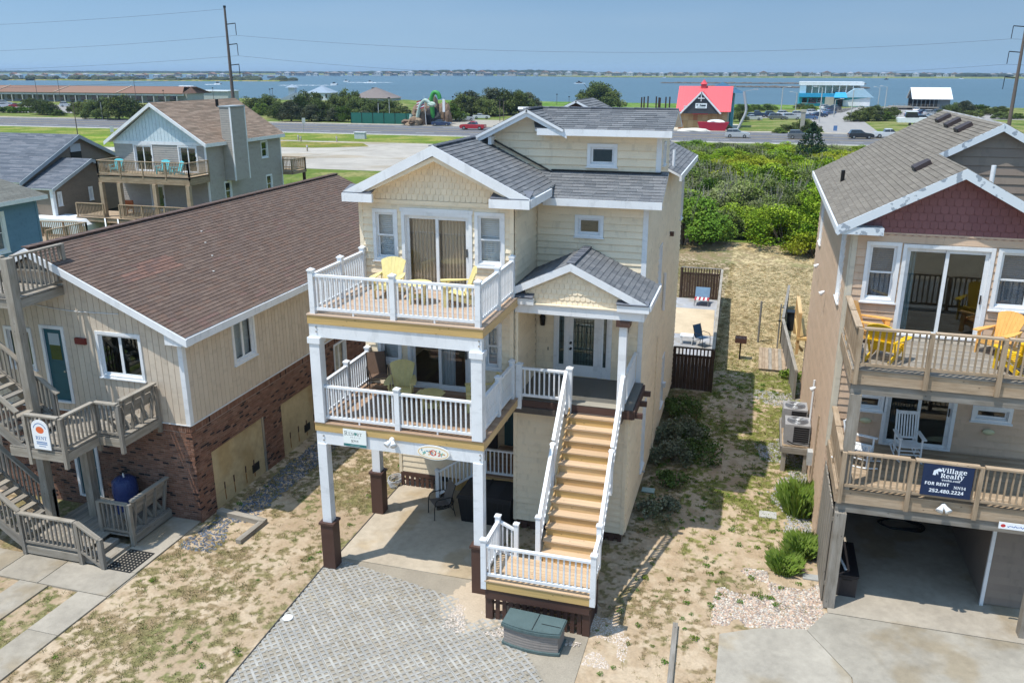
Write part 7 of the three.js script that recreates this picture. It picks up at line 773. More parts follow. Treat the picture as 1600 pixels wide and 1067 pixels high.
{ // turquoise and white restaurant on the water
  const z = -352, A = (px, py) => ZP(px, py, z), a = A(1248, 165), b = A(1380, 165), f = A(1314, 146), H = thing('turquoise_restaurant', 'turquoise waterside restaurant with a white roofed upper gallery', 'building', [(a[0] + b[0]) / 2, 0, z - 6]), tq = paint([0.03, 0.36, 0.44]), bl = paint([0.03, 0.33, 0.60]), pb = paint([0.42, 0.60, 0.72]);
  part(H, 'wall', B(a[0], 0, z - 12, f[0], f[1], z), tq); part(H, 'awning', B(a[0] - 0.2, A(1300, 152)[1], z + 0.02, f[0], A(1300, 146)[1], z + 1), bl); part(H, 'upper_wall', B(a[0] + 0.3, f[1] + 0.01, z - 12, A(1345, 150)[0], A(1300, 130)[1], z - 4), paint([0.66, 0.60, 0.5])); part(H, 'upper_roof', B(a[0] - 0.2, A(1300, 133.5)[1], z - 12.5, A(1349, 150)[0], A(1300, 128)[1], z - 0.5), M.white); part(H, 'upper_bay', B(a[0], f[1] + 0.01, z - 6, A(1259, 150)[0], A(1300, 134)[1], z - 0.2), pb);
  for (let k = 0; k < 8; k++) { const x = mix(a[0], A(1340, 150)[0], (k + 0.8) / 8.5); part(H, 'gallery_post', B(x - 0.1, f[1], z - 0.9, x + 0.1, A(1300, 133.5)[1], z - 0.7), M.white); } for (const px of [1300, 1311, 1319, 1323]) { const p = A(px, 144); part(H, 'roof_unit', B(p[0] - 0.5, f[1] + 0.01, z - 3, p[0] + 0.5, f[1] + 1.3, z - 2), plain([0.3, 0.26, 0.24], 0.7)); }
  const c = [A(1318, 152), A(1360, 152)], m = A(1340, 138); part(H, 'hall_wall', B(c[0][0], 0, z - 10, c[1][0], c[0][1], z + 1.5), tq); part(H, 'hall_stripe', prism([[c[0][0], 0.2], [c[1][0], 0.2], [c[1][0], 3.4], [c[0][0], 2.2]], FZ(z + 1.52), 0.02, 0), M.white); part(H, 'hall_roof', prism([[c[0][0] - 1, c[0][1]], [c[1][0] + 1.2, c[0][1]], [A(1348, 150)[0], m[1]], [A(1335, 150)[0], m[1]]], FZ(z + 2), 0, -12), pb);
  part(H, 'entry_canopy', prism([[-2.2, 0], [2.6, 0], [2.0, 2.6], [-1.6, 2.6]], FR([A(1312, 150)[0], 3.2, z + 4], [1, 0, 0], [0, 0.7, -1]), 0.1, 0), bl); part(H, 'entry_door', B(A(1309, 150)[0], 0, z + 2, A(1317, 150)[0], 2.8, z + 2.2), M.black); part(H, 'porch', B(A(1290, 150)[0], 0, z + 0.05, A(1304, 150)[0], 3.4, z + 1.4), paint([0.45, 0.42, 0.36])); for (const [u, v] of [[1254, 1261], [1264, 1276], [1278, 1285]]) { const p = A(u, 153), q = A(v, 160.5), w = part(H, 'window', B(p[0], q[1], z + 0.01, q[0], p[1], z + 0.08), M.carglass); part(w, 'frame', [B(p[0] - 0.2, q[1] - 0.2, z + 0.01, q[0] + 0.2, q[1] - 0.01, z + 0.1)], u === 1264 ? paint([0.5, 0.15, 0.2]) : M.white); }
  const w0 = ZP(1426, 155, -330), w1 = ZP(1490, 155, -330), P = thing('white_pavilion', 'grey boathouse pavilion under a plain white pitched roof', 'building', [(w0[0] + w1[0]) / 2, 0, -336]), ry = ZP(1430, 137, -337)[1], k = (ry - w0[1]) / 7; part(P, 'roof', prism([[w0[0], 0], [w1[0], 0], [w1[0], 7 * Math.hypot(1, k)], [w0[0], 7 * Math.hypot(1, k)]], slopeF('F', [0, w0[1], -330], k), 0.1, -0.1), M.white); part(P, 'roof', prism([[-w1[0], 0], [-w0[0], 0], [-w0[0], 7 * Math.hypot(1, k)], [-w1[0], 7 * Math.hypot(1, k)]], slopeF('B', [0, w0[1], -344], k), 0.1, -0.1), M.white); const gy = plain([0.16, 0.19, 0.21], 0.8); part(P, 'gable_wall', prism([[330.3, w0[1]], [343.7, w0[1]], [337, ry - 0.2]], FXm(w0[0] + 0.4).n ? FX(w0[0] + 0.5) : null, 0, -0.1), M.dark); part(P, 'wall', B(mix(w0[0], w1[0], 0.68), 0, -343, w1[0] - 0.6, w0[1], -331), gy); part(P, 'wall', B(w0[0] + 0.6, 0, -343, mix(w0[0], w1[0], 0.67), w0[1], -341), M.dark); for (let i = 0; i < 7; i++) { const x = mix(w0[0] + 0.5, mix(w0[0], w1[0], 0.66), i / 6); part(P, 'post', B(x - 0.15, 0, -331, x + 0.15, w0[1], -330.7), gy); } part(P, 'deck', B(w0[0] - 6, 0.6, -342, mix(w0[0], w1[0], 0.66), 0.9, -328), M.grey[1]); railFar(P, [w0[0] - 6, 0.9, -328.2], [mix(w0[0], w1[0], 0.66), 0.9, -328.2], { sp: 0.5, mat: M.grey[0] }); part(P, 'ramp', bar([w0[0] - 14, 0, -330], [w0[0] - 6, 0.8, -332], 2.4, 0.2), M.grey[0]);
}
{ // houses among the trees on the left shore
  const A = (px, py) => ZP(px, py, -352), a = A(440, 155), b = A(512, 152), H = thing('cupola_house', 'blue grey metal roofed house with a square cupola among the trees', 'house', [(a[0] + b[0]) / 2, 0, -356]), rf = plain([0.30, 0.36, 0.42], 0.4), wl = paint([0.58, 0.62, 0.64]); const t = A(496, 134), e = A(479, 145), f = A(512, 145); part(H, 'wall', B(e[0], 0, -362, f[0] - 0.5, e[1], -352), wl); part(H, 'roof', new THREE.ConeGeometry((f[0] - e[0]) * 0.74, t[1] - e[1], 4).rotateY(0.785).translate((e[0] + f[0]) / 2, (t[1] + e[1]) / 2, -357), rf); for (const px of [498, 508]) { const p = A(px, 147), q = A(px + 3, 153); part(H, 'window', B(p[0], q[1], -351.99, q[0], p[1], -351.9), M.carglass); }
  const l0 = A(436, 156), l1 = A(480, 145); part(H, 'wing_roof', prism([[l0[0], l0[1]], [l1[0], l0[1]], [l1[0], l1[1]], [A(452, 0)[0], l1[1]]], FZ(-351), 0, -8), rf); part(H, 'wing_wall', B(l0[0] + 1, 0, -358, l1[0], l0[1], -352), wl); const c0 = A(447, 146), c1 = A(456, 137); part(H, 'cupola', B(c0[0], l0[1], -356, c1[0], c1[1], -354), wl); part(H, 'cupola_roof', new THREE.ConeGeometry((c1[0] - c0[0]) * 1.1, 1.4, 4).rotateY(0.785).translate((c0[0] + c1[0]) / 2, c1[1] + 0.7, -355), rf);
  const g0 = A(546, 153), g1 = A(612, 153), gt = A(574, 136.5), G = thing('hip_roof_house', 'low house with a broad brown hipped roof behind the trees', 'house', [(g0[0] + g1[0]) / 2, 0, -358]); part(G, 'wall', B(g0[0] + 1, 0, -364, g1[0] - 1, g0[1], -353), wl); part(G, 'roof', new THREE.ConeGeometry((g1[0] - g0[0]) * 0.66, gt[1] - g0[1], 4).rotateY(0.785).scale(1.05, 1, 0.7).translate((g0[0] + g1[0]) / 2, (gt[1] + g0[1]) / 2, -358), plain([0.22, 0.185, 0.17], 0.9)); part(G, 'cupola', B(gt[0] - 0.6, gt[1] - 0.8, -358.6, gt[0] + 0.6, gt[1] - 0.2, -357.4), M.dark);
}
{ // golf course mound, statue neck, flag, poles
  const p = GP(664, 195), H = thing('rock_mound', 'craggy brown rock mound with a dark cave on the golf course', 'rock mound', p), rk = [plain([0.25, 0.17, 0.115], 0.95), plain([0.20, 0.14, 0.10], 0.95), plain([0.30, 0.22, 0.15], 0.95)]; for (const [px, py, w, h, k] of [[648, 196, 2.6, 3.4, 0], [656, 196, 3.2, 6.4, 1], [667, 194, 2.8, 8.4, 0], [678, 194, 2.6, 6.8, 1], [690, 194, 2.4, 5.4, 2], [636, 197, 3, 1.8, 2], [642, 197, 2.4, 2.6, 1]]) { const q = GP(px, py); for (let j = 0; j < 5; j++) part(H, 'crag', lump(q[0] + R(-1, 1) * w * 0.6, h * R(0.15, 0.55), q[2] - 2 + R(-1, 1), w * R(0.35, 0.6), h * R(0.3, 0.45), w * 0.5, px + j), rk[(k + j) % 3]); } part(H, 'cave_mouth', lump(p[0] + 2, 1.2, p[2] + 0.4, 2.4, 3.0, 1.6, 3), M.dark);
  const s = GP(650, 196), N = thing('statue', 'pale green long necked animal statue arching before the rock mound', 'statue', s), n = [[0, 0, 0], [0.6, 2.6, 0], [1.4, 4.9, 0.2], [2.6, 5.9, 0.2], [3.8, 5.2, 0.2]].map(q => [s[0] + q[0], q[1], s[2] + q[2]]); part(N, 'neck', tube(n, 0.45, 24, 10), plain([0.42, 0.54, 0.47], 0.6)); part(N, 'head', lump(n[4][0] + 0.4, n[4][1] - 0.2, n[4][2], 1.1, 0.6, 0.6, 4), plain([0.45, 0.55, 0.46], 0.6)); part(N, 'leg', rod([s[0] - 1.4, 0, s[2] + 0.4], [s[0] - 1.1, 2.6, s[2] + 0.2], 0.5, 0.4), plain([0.42, 0.52, 0.46], 0.6));
  const g = GP(685, 196), T = thing('green_statue', 'bright green arched play sculpture beside a white banner', 'sculpture', g), gr = plain([0.06, 0.33, 0.07], 0.5); part(T, 'arch', tube([[-2, 4.4, 0], [-1.9, 6.4, 0], [-0.6, 7.7, 0], [1.0, 7.4, 0], [1.7, 6.2, 0]].map(q => [g[0] + q[0] * 0.6 - 0.5, q[1], g[2] + q[2]]), 0.5, 20, 10), gr); part(T, 'stem', rod([g[0] - 1.2, 0, g[2]], [g[0] - 1.6, 5, g[2]], 0.4, 0.6), gr); part(T, 'banner', B(g[0] + 1.3, 3.2, g[2] + 0.3, g[0] + 1.9, 6.2, g[2] + 0.4), M.white); part(T, 'banner_pole', rod([g[0] + 1.6, 0, g[2]], [g[0] + 1.6, 6.4, g[2]], 0.09), M.iron);
  const f = GP(666, 196.5), FL = thing('flagpole', 'flag with red and white stripes on a leaning white pole', 'flag', f); part(FL, 'pole', rod(f, [f[0] - 0.4, 6.9, f[2]], 0.07, 0.05), M.white); for (let k = 0; k < 7; k++) part(FL, 'stripe', prism([[-1.9, 0], [0, 0], [0, 0.28], [-1.9, 0.28]], FR([f[0] - 0.45, 4.2 + k * 0.29, f[2]], [1, 0.35, 0], [0, 1, 0]), 0.02 + 0.0 * k, 0), k % 2 ? M.white : plain([0.45, 0.03, 0.05], 0.7)); part(FL, 'canton', prism([[-0.8, 0], [0, 0], [0, 1.1], [-0.8, 1.1]], FR([f[0] - 0.45, 5.15, f[2] + 0.03], [1, 0.35, 0], [0, 1, 0]), 0.02, 0), plain([0.02, 0.03, 0.13], 0.7));
  const c = GP(600, 193.5); const nf = thing('net_fence', 'green mesh fence along the golf course edge', 'fence', c); part(nf, 'mesh', B(c[0] - 9, 0, c[2], c[0] + 9, 2.6, c[2] + 0.06), plain([0.02, 0.14, 0.11], 0.8)); for (let k = 0; k < 7; k++) part(nf, 'post', rod([c[0] - 9 + k * 3, 0, c[2] + 0.1], [c[0] - 9 + k * 3, 2.8, c[2] + 0.1], 0.06), M.iron);
}
// ---- poles, lamps and wires
const wireM = plain([0.09, 0.09, 0.1], 0.7), poleM = plain([0.17, 0.13, 0.11], 0.9);
const PL = GP(367, 188), PR = GP(1577, 196);
function pylon(label, b, h, side, ys) { const t = thing('utility_pole', label, 'pole', b); part(t, 'shaft', rod(b, [b[0], h, b[2]], 0.48, 0.26, 12), poleM); part(t, 'cap', rod([b[0], h, b[2]], [b[0], h + 0.5, b[2]], 0.36, 0.36, 10), M.iron); const tips = []; for (const y of ys) { part(t, 'arm', bar([b[0], y, b[2]], [b[0] + side * 2.7, y + 0.25, b[2]], 0.16, 0.22), M.iron); part(t, 'insulator', rod([b[0] + side * 2.7, y + 0.2, b[2]], [b[0] + side * 2.75, y - 2.6, b[2]], 0.09), M.iron); tips.push([b[0] + side * 2.75, y - 2.7, b[2]]); } return tips; }
const yAt = (b, py) => { const d = ray(367, py); return 12.8 + d.y * (b[2] / d.z); };
const tl = pylon('tall wooden transmission pole with three side arms beyond the beige house', PL, ZP(353, 12, PL[2])[1], 1, [ZP(360, 38, PL[2])[1], ZP(361, 70, PL[2])[1], ZP(363, 102, PL[2])[1]]), tr = pylon('tall wooden transmission pole behind the tan roofed house', PR, ZP(1600, 8, PR[2])[1], -1, [ZP(1592, 42, PR[2])[1], ZP(1587, 82, PR[2])[1], ZP(1582, 122, PR[2])[1]]);
function wire(a, b, sag, label) { const p = []; for (let k = 0; k <= 14; k++) { const t = k / 14; p.push([mix(a[0], b[0], t), mix(a[1], b[1], t) - sag * 4 * t * (1 - t), mix(a[2], b[2], t)]); } one('power_line', tube(p, 0.028, 48, 5), wireM, label, 'wire', 'power lines strung between the transmission poles'); }
wire(tl[0], tr[0], 3.6, 'thin power line strung between the two tall poles'); wire(tl[1], tr[1], 4.2, 'thin power line strung between the two tall poles'); const far = [PL[0] - 230, 0, PL[2]]; for (let k = 0; k < 3; k++) wire([far[0], tl[k][1] - 1, far[2]], tl[k], 3.5, 'thin power line leading away past the tall pole'); wire([PL[0] - 230, ZP(353, 20, PL[2])[1], PL[2]], [PL[0], ZP(353, 14, PL[2])[1], PL[2]], 3, 'thin power line leading away past the tall pole'); for (let k = 0; k < 2; k++) wire(tr[k], [PR[0] + 160, tr[k][1], PR[2]], 2, 'thin power line leading away behind the tan roof');
function post(px, py, top, label, lamp, group, r = 0.1, m = poleM) { const b = GP(px, py), d = ZP(px, top, b[2]), t = thing(lamp ? 'lamp_post' : 'wooden_pole', label, lamp ? 'lamp post' : 'pole', b, group); part(t, 'shaft', rod(b, [b[0], d[1], b[2]], r, r * 0.7, 8), m); if (lamp) { part(t, 'arm', bar([b[0], d[1], b[2]], [b[0] + lamp * 1.6, d[1] + 0.3, b[2]], 0.08, 0.08), m); part(t, 'lamp_head', B(b[0] + lamp * 1.3, d[1] + 0.22, b[2] - 0.2, b[0] + lamp * 2.3, d[1] + 0.4, b[2] + 0.2), plain([0.6, 0.62, 0.62], 0.5)); } else part(t, 'pole_cap', B(b[0] - 0.3, d[1], b[2] - 0.1, b[0] + 0.3, d[1] + 0.3, b[2] + 0.1), M.iron); }
const gl = 'slim poles along the far side of the road'; for (const [px, py, t] of [[121, 212, 160], [60, 165, 122], [95, 163, 124], [214, 170, 118], [257, 165, 142], [287, 160, 139], [334, 160, 138], [423, 165, 140], [427, 165, 139], [708, 178, 152], [740, 165, 148], [781, 190, 158], [787, 190, 158], [870, 165, 148], [889, 168, 152]]) post(px, py, t, 'slim dark pole standing among the roadside trees', 0, gl); for (const [px, py, t] of [[160, 187, 160], [592, 193, 161], [609, 192, 154]]) post(px, py, t, 'pale slim pole at the far road edge', 0, 'pale slim poles', 0.12, plain([0.5, 0.5, 0.46], 0.8));
const gm = 'lamp posts in the marina lot'; for (const [px, py, t, l] of [[1280, 192, 137, -1], [1329, 190, 141, 1], [1303, 183, 156, 1], [1372, 167, 137, -1], [1382, 175, 136, -1], [1220, 180, 137, 1], [1243, 175, 145, -1]]) post(px, py, t, 'tall pale lamp post standing in the marina lot', l, gm, 0.16, plain([0.5, 0.5, 0.47], 0.7));
{ const b = GP(1152, 204), d = ZP(1163, 143, b[2]), t = thing('lamp_post', 'leaning grey street lamp before the teal tower', 'lamp post', b), sm = plain([0.45, 0.46, 0.48], 0.5); part(t, 'shaft', tube([[b[0], 0, b[2]], [b[0] + 1.1, 2.6, b[2]], [b[0] + 1.6, 4.2, b[2]], [mix(b[0] + 1.65, d[0], 0.5), 6.5, b[2]], [d[0], d[1], b[2]]], 0.28, 20, 8), sm); part(t, 'arm', bar(d, [d[0] + 2.4, d[1] + 0.5, b[2]], 0.1, 0.1), sm); part(t, 'lamp_head', B(d[0] + 2, d[1] + 0.4, b[2] - 0.2, d[0] + 3, d[1] + 0.6, b[2] + 0.2), sm); }
{ const b = GP(1253, 205), d = ZP(1255, 175, b[2]), t = thing('sign_pylon', 'short stone sign pylon beside the marina entrance', 'sign', b); part(t, 'shaft', B(b[0] - 0.45, 0, b[2] - 0.3, b[0] + 0.45, d[1], b[2] + 0.3), plain([0.42, 0.39, 0.33], 0.9)); part(t, 'top', B(b[0] - 0.6, d[1], b[2] - 0.4, b[0] + 0.6, d[1] + 0.5, b[2] + 0.4), plain([0.5, 0.46, 0.38], 0.9)); }
for (const [px, py, t, l] of [[474, 207, 185, 'grey back of a road sign on a post before the empty lot'], [174, 218, 198, 'grey road sign on a post left of the beige house'], [1306, 205, 197, 'small blue sign on a post at the marina entrance']]) { const b = GP(px, py), d = ZP(px, t, b[2]), q = thing('road_sign', l, 'sign', b); part(q, 'post', rod(b, d, 0.06), M.steel); part(q, 'plate', B(d[0] - 0.4, d[1] - 1.0, d[2] + 0.07, d[0] + 0.4, d[1] + 0.1, d[2] + 0.1), px > 1000 ? plain([0.1, 0.2, 0.4], 0.5) : plain([0.42, 0.45, 0.46], 0.5)); }
for (const [px, py] of [[480, 237], [526, 222], [466, 220], [470, 222]]) { const b = GP(px, py), t = thing('bollard', 'short pale bollard on the island of the empty lot', 'bollard', b, 'bollards of the empty lot'); part(t, 'shaft', rod(b, [b[0], 1.1, b[2]], 0.14), plain([0.5, 0.42, 0.32], 0.9)); part(t, 'band', rod([b[0], 0.8, b[2]], [b[0], 0.95, b[2]], 0.15), M.white); }
{ const b = GP(563, 217), t = thing('utility_cabinet', 'small white utility cabinet on the verge behind the empty lot', 'cabinet', b); part(t, 'body', B(b[0] - 1.1, 0, b[2] - 0.4, b[0] + 1.1, 1.2, b[2] + 0.4), plain([0.55, 0.58, 0.6], 0.5)); part(t, 'lid', B(b[0] - 1.2, 1.201, b[2] - 0.5, b[0] + 1.2, 1.3, b[2] + 0.5), M.white); }
// ---- boats and wakes, far houses
const foam = plain([0.85, 0.88, 0.9], 0.7); for (const [px, py, w0, w1, wy, l] of [[541, 128, 545, 610, 129, 'white motorboat heading left across the sound'], [578, 129.5, 570, 586, 129.6, 'white motorboat throwing spray on the sound'], [905, 130, 900, 912, 130.4, 'small dark boat out on the open sound'], [1038, 121.5, 0, 0, 0, 'tiny boat before the far shore'], [340, 132, 322, 342, 132.2, 'white motorboat near the transmission pole'], [522, 132.6, 440, 522, 133.5, 'motorboat trailing a long wake'], [1385, 124.5, 0, 0, 0, 'small dark boat beyond the turquoise restaurant'], [1502, 123.5, 0, 0, 0, 'white boat before the far shore houses']]) {
  const p = GP(px, py, -0.45), t = thing('motorboat', l, 'boat', p), F = FR([p[0], -0.45, p[2]], [1, 0, 0], [0, 1, 0]); part(t, 'hull', prism([[-3, 0], [2.6, 0], [4, 1.3], [-3.2, 1.1]], F, 1.2, -1.2), px === 905 || px === 1385 ? M.dark : M.white); part(t, 'cabin', prism([[-1.2, 1.1], [1.2, 1.15], [0.6, 2.4], [-1, 2.4]], F, 0.9, -0.9), M.carglass); if (w0) { const a = GP(w0, wy, -0.43), b = GP(w1, wy, -0.43), g = []; for (let k = 0; k < 18; k++) { const s = k / 17; g.push(lump(mix(a[0], b[0], s), -0.4, mix(a[2], b[2], s), R(1.2, 3), R(0.08, 0.25), R(0.5, 1.2), k)); } part(t, 'wake', g, foam).userData.kind = 'stuff'; }
}
{ const walls = [paint([0.55, 0.55, 0.53]), paint([0.40, 0.44, 0.46]), paint([0.50, 0.44, 0.36]), paint([0.34, 0.36, 0.38])], roofs = [plain([0.22, 0.2, 0.19], 0.9), plain([0.3, 0.31, 0.33], 0.8), plain([0.26, 0.17, 0.13], 0.9)], protos = [];
  const build = (v, label, group) => { const t = thing('shore_house', label, 'house', [0, 0, 0], group), w = 6 + v * 1.5, h = 6 + (v % 3); part(t, 'wall', B(-w, 0, -5, w, h, 5), walls[v % 4]); part(t, 'roof', v % 2 ? new THREE.ConeGeometry(w * 1.45, 3.4, 4).rotateY(0.785).scale(1, 1, 0.7).translate(0, h + 1.7, 0) : prism([[-w - 1, h], [w + 1, h], [0, h + 4]], FZ(6), 0, -12), roofs[v % 3]); for (let i = 0; i < 3; i++) part(t, 'window', B(-w + 1.5 + i * (w - 1), h * 0.45, 5, -w + 3.2 + i * (w - 1), h * 0.75, 5.05), M.carglass); return t; };
  const lab = ['pale flat toned house on the far shore', 'blue grey hip roofed house on the far shore', 'tan gabled house on the far shore', 'dark hip roofed house on the far shore']; let first = [];
  for (let k = 0; k < 96; k++) { const px = 420 + 1190 * (k + 0.3 + 0.5 * hash(k, 1, 7)) / 96, v = k % 4, py = 119.2 + 1.6 * ss(700, 1600, px); const p = GP(px, py - 0.6 * hash(k, 2, 7)), s = 0.62 + 0.4 * hash(k, 3, 7); const o = first[v] ? dup(first[v], [p[0], 0.5, p[2] - 20], 0.2 * (hash(k, 4, 7) - 0.5)) : (first[v] = build(v, lab[v], 'houses along the far shore')); o.position.set(p[0], 0.5, p[2] - 20); o.scale.setScalar(s); }
  const lab2 = ['pale house on the near island across the water', 'blue grey house on the near island across the water', 'tan gabled house on the near island across the water', 'dark roofed house on the near island across the water']; first = [];
  for (let k = 0; k < 34; k++) { const px = -10 + 440 * (k + 0.7 * hash(k, 5, 7)) / 34, v = (k * 3) % 4, p = GP(px, 123.5 - 3.2 * hash(k, 6, 7)), s = 0.5 + 0.3 * hash(k, 7, 7); const o = first[v] ? dup(first[v], [0, 0, 0], 0.5 * (hash(k, 8, 7) - 0.5)) : (first[v] = build(v, lab2[v], 'houses on the near island')); o.position.set(p[0], 0.4, p[2]); o.scale.setScalar(s); }
}
// ================================================================ PLANTS
const leafM = MS(0xffffff, { vertexColors: true, roughness: 0.8, specularIntensity: 0.15, side: THREE.DoubleSide });
function leaves(clumps, per, size, pal, seed, flat = 0.35) { // small faces gathered in uneven clumps
  const r = RNG(seed), P = [], U = [], C = [], I = [], q = new THREE.Quaternion(), e = new THREE.Euler(), a = new V3();
  for (const [cx, cy, cz, cr] of clumps) { const tone = pal[Math.floor(r() * pal.length)], tint = 0.75 + 0.5 * r(); const n = Math.round(per * (cr * cr) * (0.8 + 0.4 * r()));
    for (let k = 0; k < n; k++) {
      const u = r() * 2 - 1, t = r() * 6.283, w = Math.sqrt(1 - u * u), d = cr * (0.45 + 0.62 * Math.pow(r(), 0.6)), x = cx + w * Math.cos(t) * d, y = cy + u * d * 0.8, z = cz + w * Math.sin(t) * d; if (y < 0.02) continue;
      e.set((r() - 0.5) * 2.6 * (1 - flat) - 1.57 * flat, r() * 6.283, (r() - 0.5) * 2.2); q.setFromEuler(e); const s = size * (0.6 + 0.8 * r()), b = P.length / 3, k2 = tint * (0.7 + 0.6 * r()), tc = r() < 0.12 ? pal[Math.floor(r() * pal.length)] : tone;
      for (const [i, j] of [[-0.5, 0], [0, -0.32], [0.5, 0], [0, 0.32]]) { a.set(i * s, 0, j * s * 1.5).applyQuaternion(q); P.push(x + a.x, y + a.y, z + a.z); U.push(i, j); C.push(tc[0] * k2, tc[1] * k2, tc[2] * k2); } I.push(b, b + 1, b + 2, b, b + 2, b + 3);
    } }
  return mk(P, U, I, C);
}
function dome(n, rx, h, seed, base = 0.15, cr = [0.5, 0.95]) { const r = RNG(seed), o = []; for (let k = 0; k < n; k++) { const t = r() * 6.283, q = Math.sqrt(r()) * 0.95, y = h * (base + (1 - base) * Math.sqrt(Math.max(0, 1 - q * q)) * (0.55 + 0.45 * r())) * 0.86; o.push([rx * q * Math.cos(t), y, rx * q * Math.sin(t), cr[0] + (cr[1] - cr[0]) * r()]); } return o; }
const stemG = (n, h, r, seed, s = 0.05) => { const q = RNG(seed), g = []; for (let k = 0; k < n; k++) { const a = q() * 6.283, d = r * (0.2 + 0.5 * q()); g.push(rod([d * 0.25 * Math.cos(a), 0, d * 0.25 * Math.sin(a)], [d * Math.cos(a), h * (0.55 + 0.3 * q()), d * Math.sin(a)], s, s * 0.4, 5)); } return merge(g); };
const barkM = plain([0.10, 0.08, 0.06], 0.95);
const palBush = [[[0.146, 0.226, 0.015], [0.104, 0.183, 0.012], [0.189, 0.256, 0.020]], [[0.226, 0.250, 0.017], [0.177, 0.226, 0.015], [0.256, 0.268, 0.024]], [[0.091, 0.165, 0.020], [0.073, 0.140, 0.015], [0.122, 0.189, 0.024]], [[0.140, 0.177, 0.049], [0.165, 0.183, 0.073], [0.110, 0.152, 0.027]], [[0.134, 0.232, 0.012], [0.171, 0.262, 0.017], [0.232, 0.262, 0.022]]];
{ // the thicket behind the yards
  const names = ['mid green', 'yellow green', 'dark green', 'grey green', 'bright green'], first = []; let k = 0;
  for (let i = 0; i < 5; i++) { const t = thing('shrub', `dense ${names[i]} shrub in the thicket behind the yards`, 'shrub', [0, 0, 0], 'shrubs of the thicket'); part(t, 'foliage', leaves(dome(44, 2.5, 3.1, 500 + i, 0.05, [0.35, 0.8]), 520, 0.135, palBush[i], 900 + i), leafM); part(t, 'stem', stemG(9, 2.6, 2.2, 700 + i), barkM); if (i === 3 || i === 2) part(t, 'dead_twigs', stemG(26, 4.1, 3.0, 750 + i, 0.022), plain([0.34, 0.31, 0.27], 0.95)).userData.kind = 'stuff'; first[i] = t; }
  const used = [0, 0, 0, 0, 0]; for (let z = -63.5; z > -152; z -= 3.3) { const w = -z * 0.135 + 3.5, x0 = -w - 1.5, x1 = w * 0.98 + (z < -120 ? 12 : 0); for (let x = x0 + 3 * hash(k, 1, 3); x < x1; x += 3.7) { k++; const jx = x + 1.6 * (hash(k, 2, 3) - 0.5), jz = z + 1.8 * (hash(k, 3, 3) - 0.5), edge = jz > -67 && jx > -3 && jx < 0.6; if (z > -66 && (jx < -1.5 || fbm(jx * 0.3, 1, 2, 6) > 0.62)) { if (jx < -1.2) continue; } if (edge) continue; const i = Math.floor(fbm(jx * 0.11 + 3, jz * 0.11, 2, 31) * 7.5 + 5 * hash(k, 9, 3) * 0.35) % 5, s = 0.7 + 0.66 * Math.pow(hash(k, 4, 3), 1.5); const o = used[i]++ ? dup(first[i], [jx, 0, jz], hash(k, 5, 3) * 6) : first[i]; o.position.set(jx, -0.1, jz); o.rotation.y = hash(k, 5, 3) * 6; o.scale.set(s * 1.05, s * (0.75 + 0.35 * hash(k, 6, 3)) * mix(1, 0.52, ss(-80, -148, jz)), s * 1.05); } }
}
{ // small conifer by the road
  const p = GP(1266, 252), t = thing('pine_tree', 'small dark pine rising from the thicket near the road', 'tree', p), c = []; for (let k = 0; k < 46; k++) { const h = k / 46, a = k * 2.4; c.push([p[0] + Math.cos(a) * 2.3 * (1 - h), 1 + h * 4.6, p[2] + Math.sin(a) * 2.3 * (1 - h), 0.62 - 0.3 * h]); } part(t, 'crown', leaves(c, 260, 0.2, [[0.03, 0.065, 0.03], [0.04, 0.075, 0.04]], 77), leafM); part(t, 'trunk', rod(p, [p[0], 5.4, p[2]], 0.15, 0.03), barkM);
}
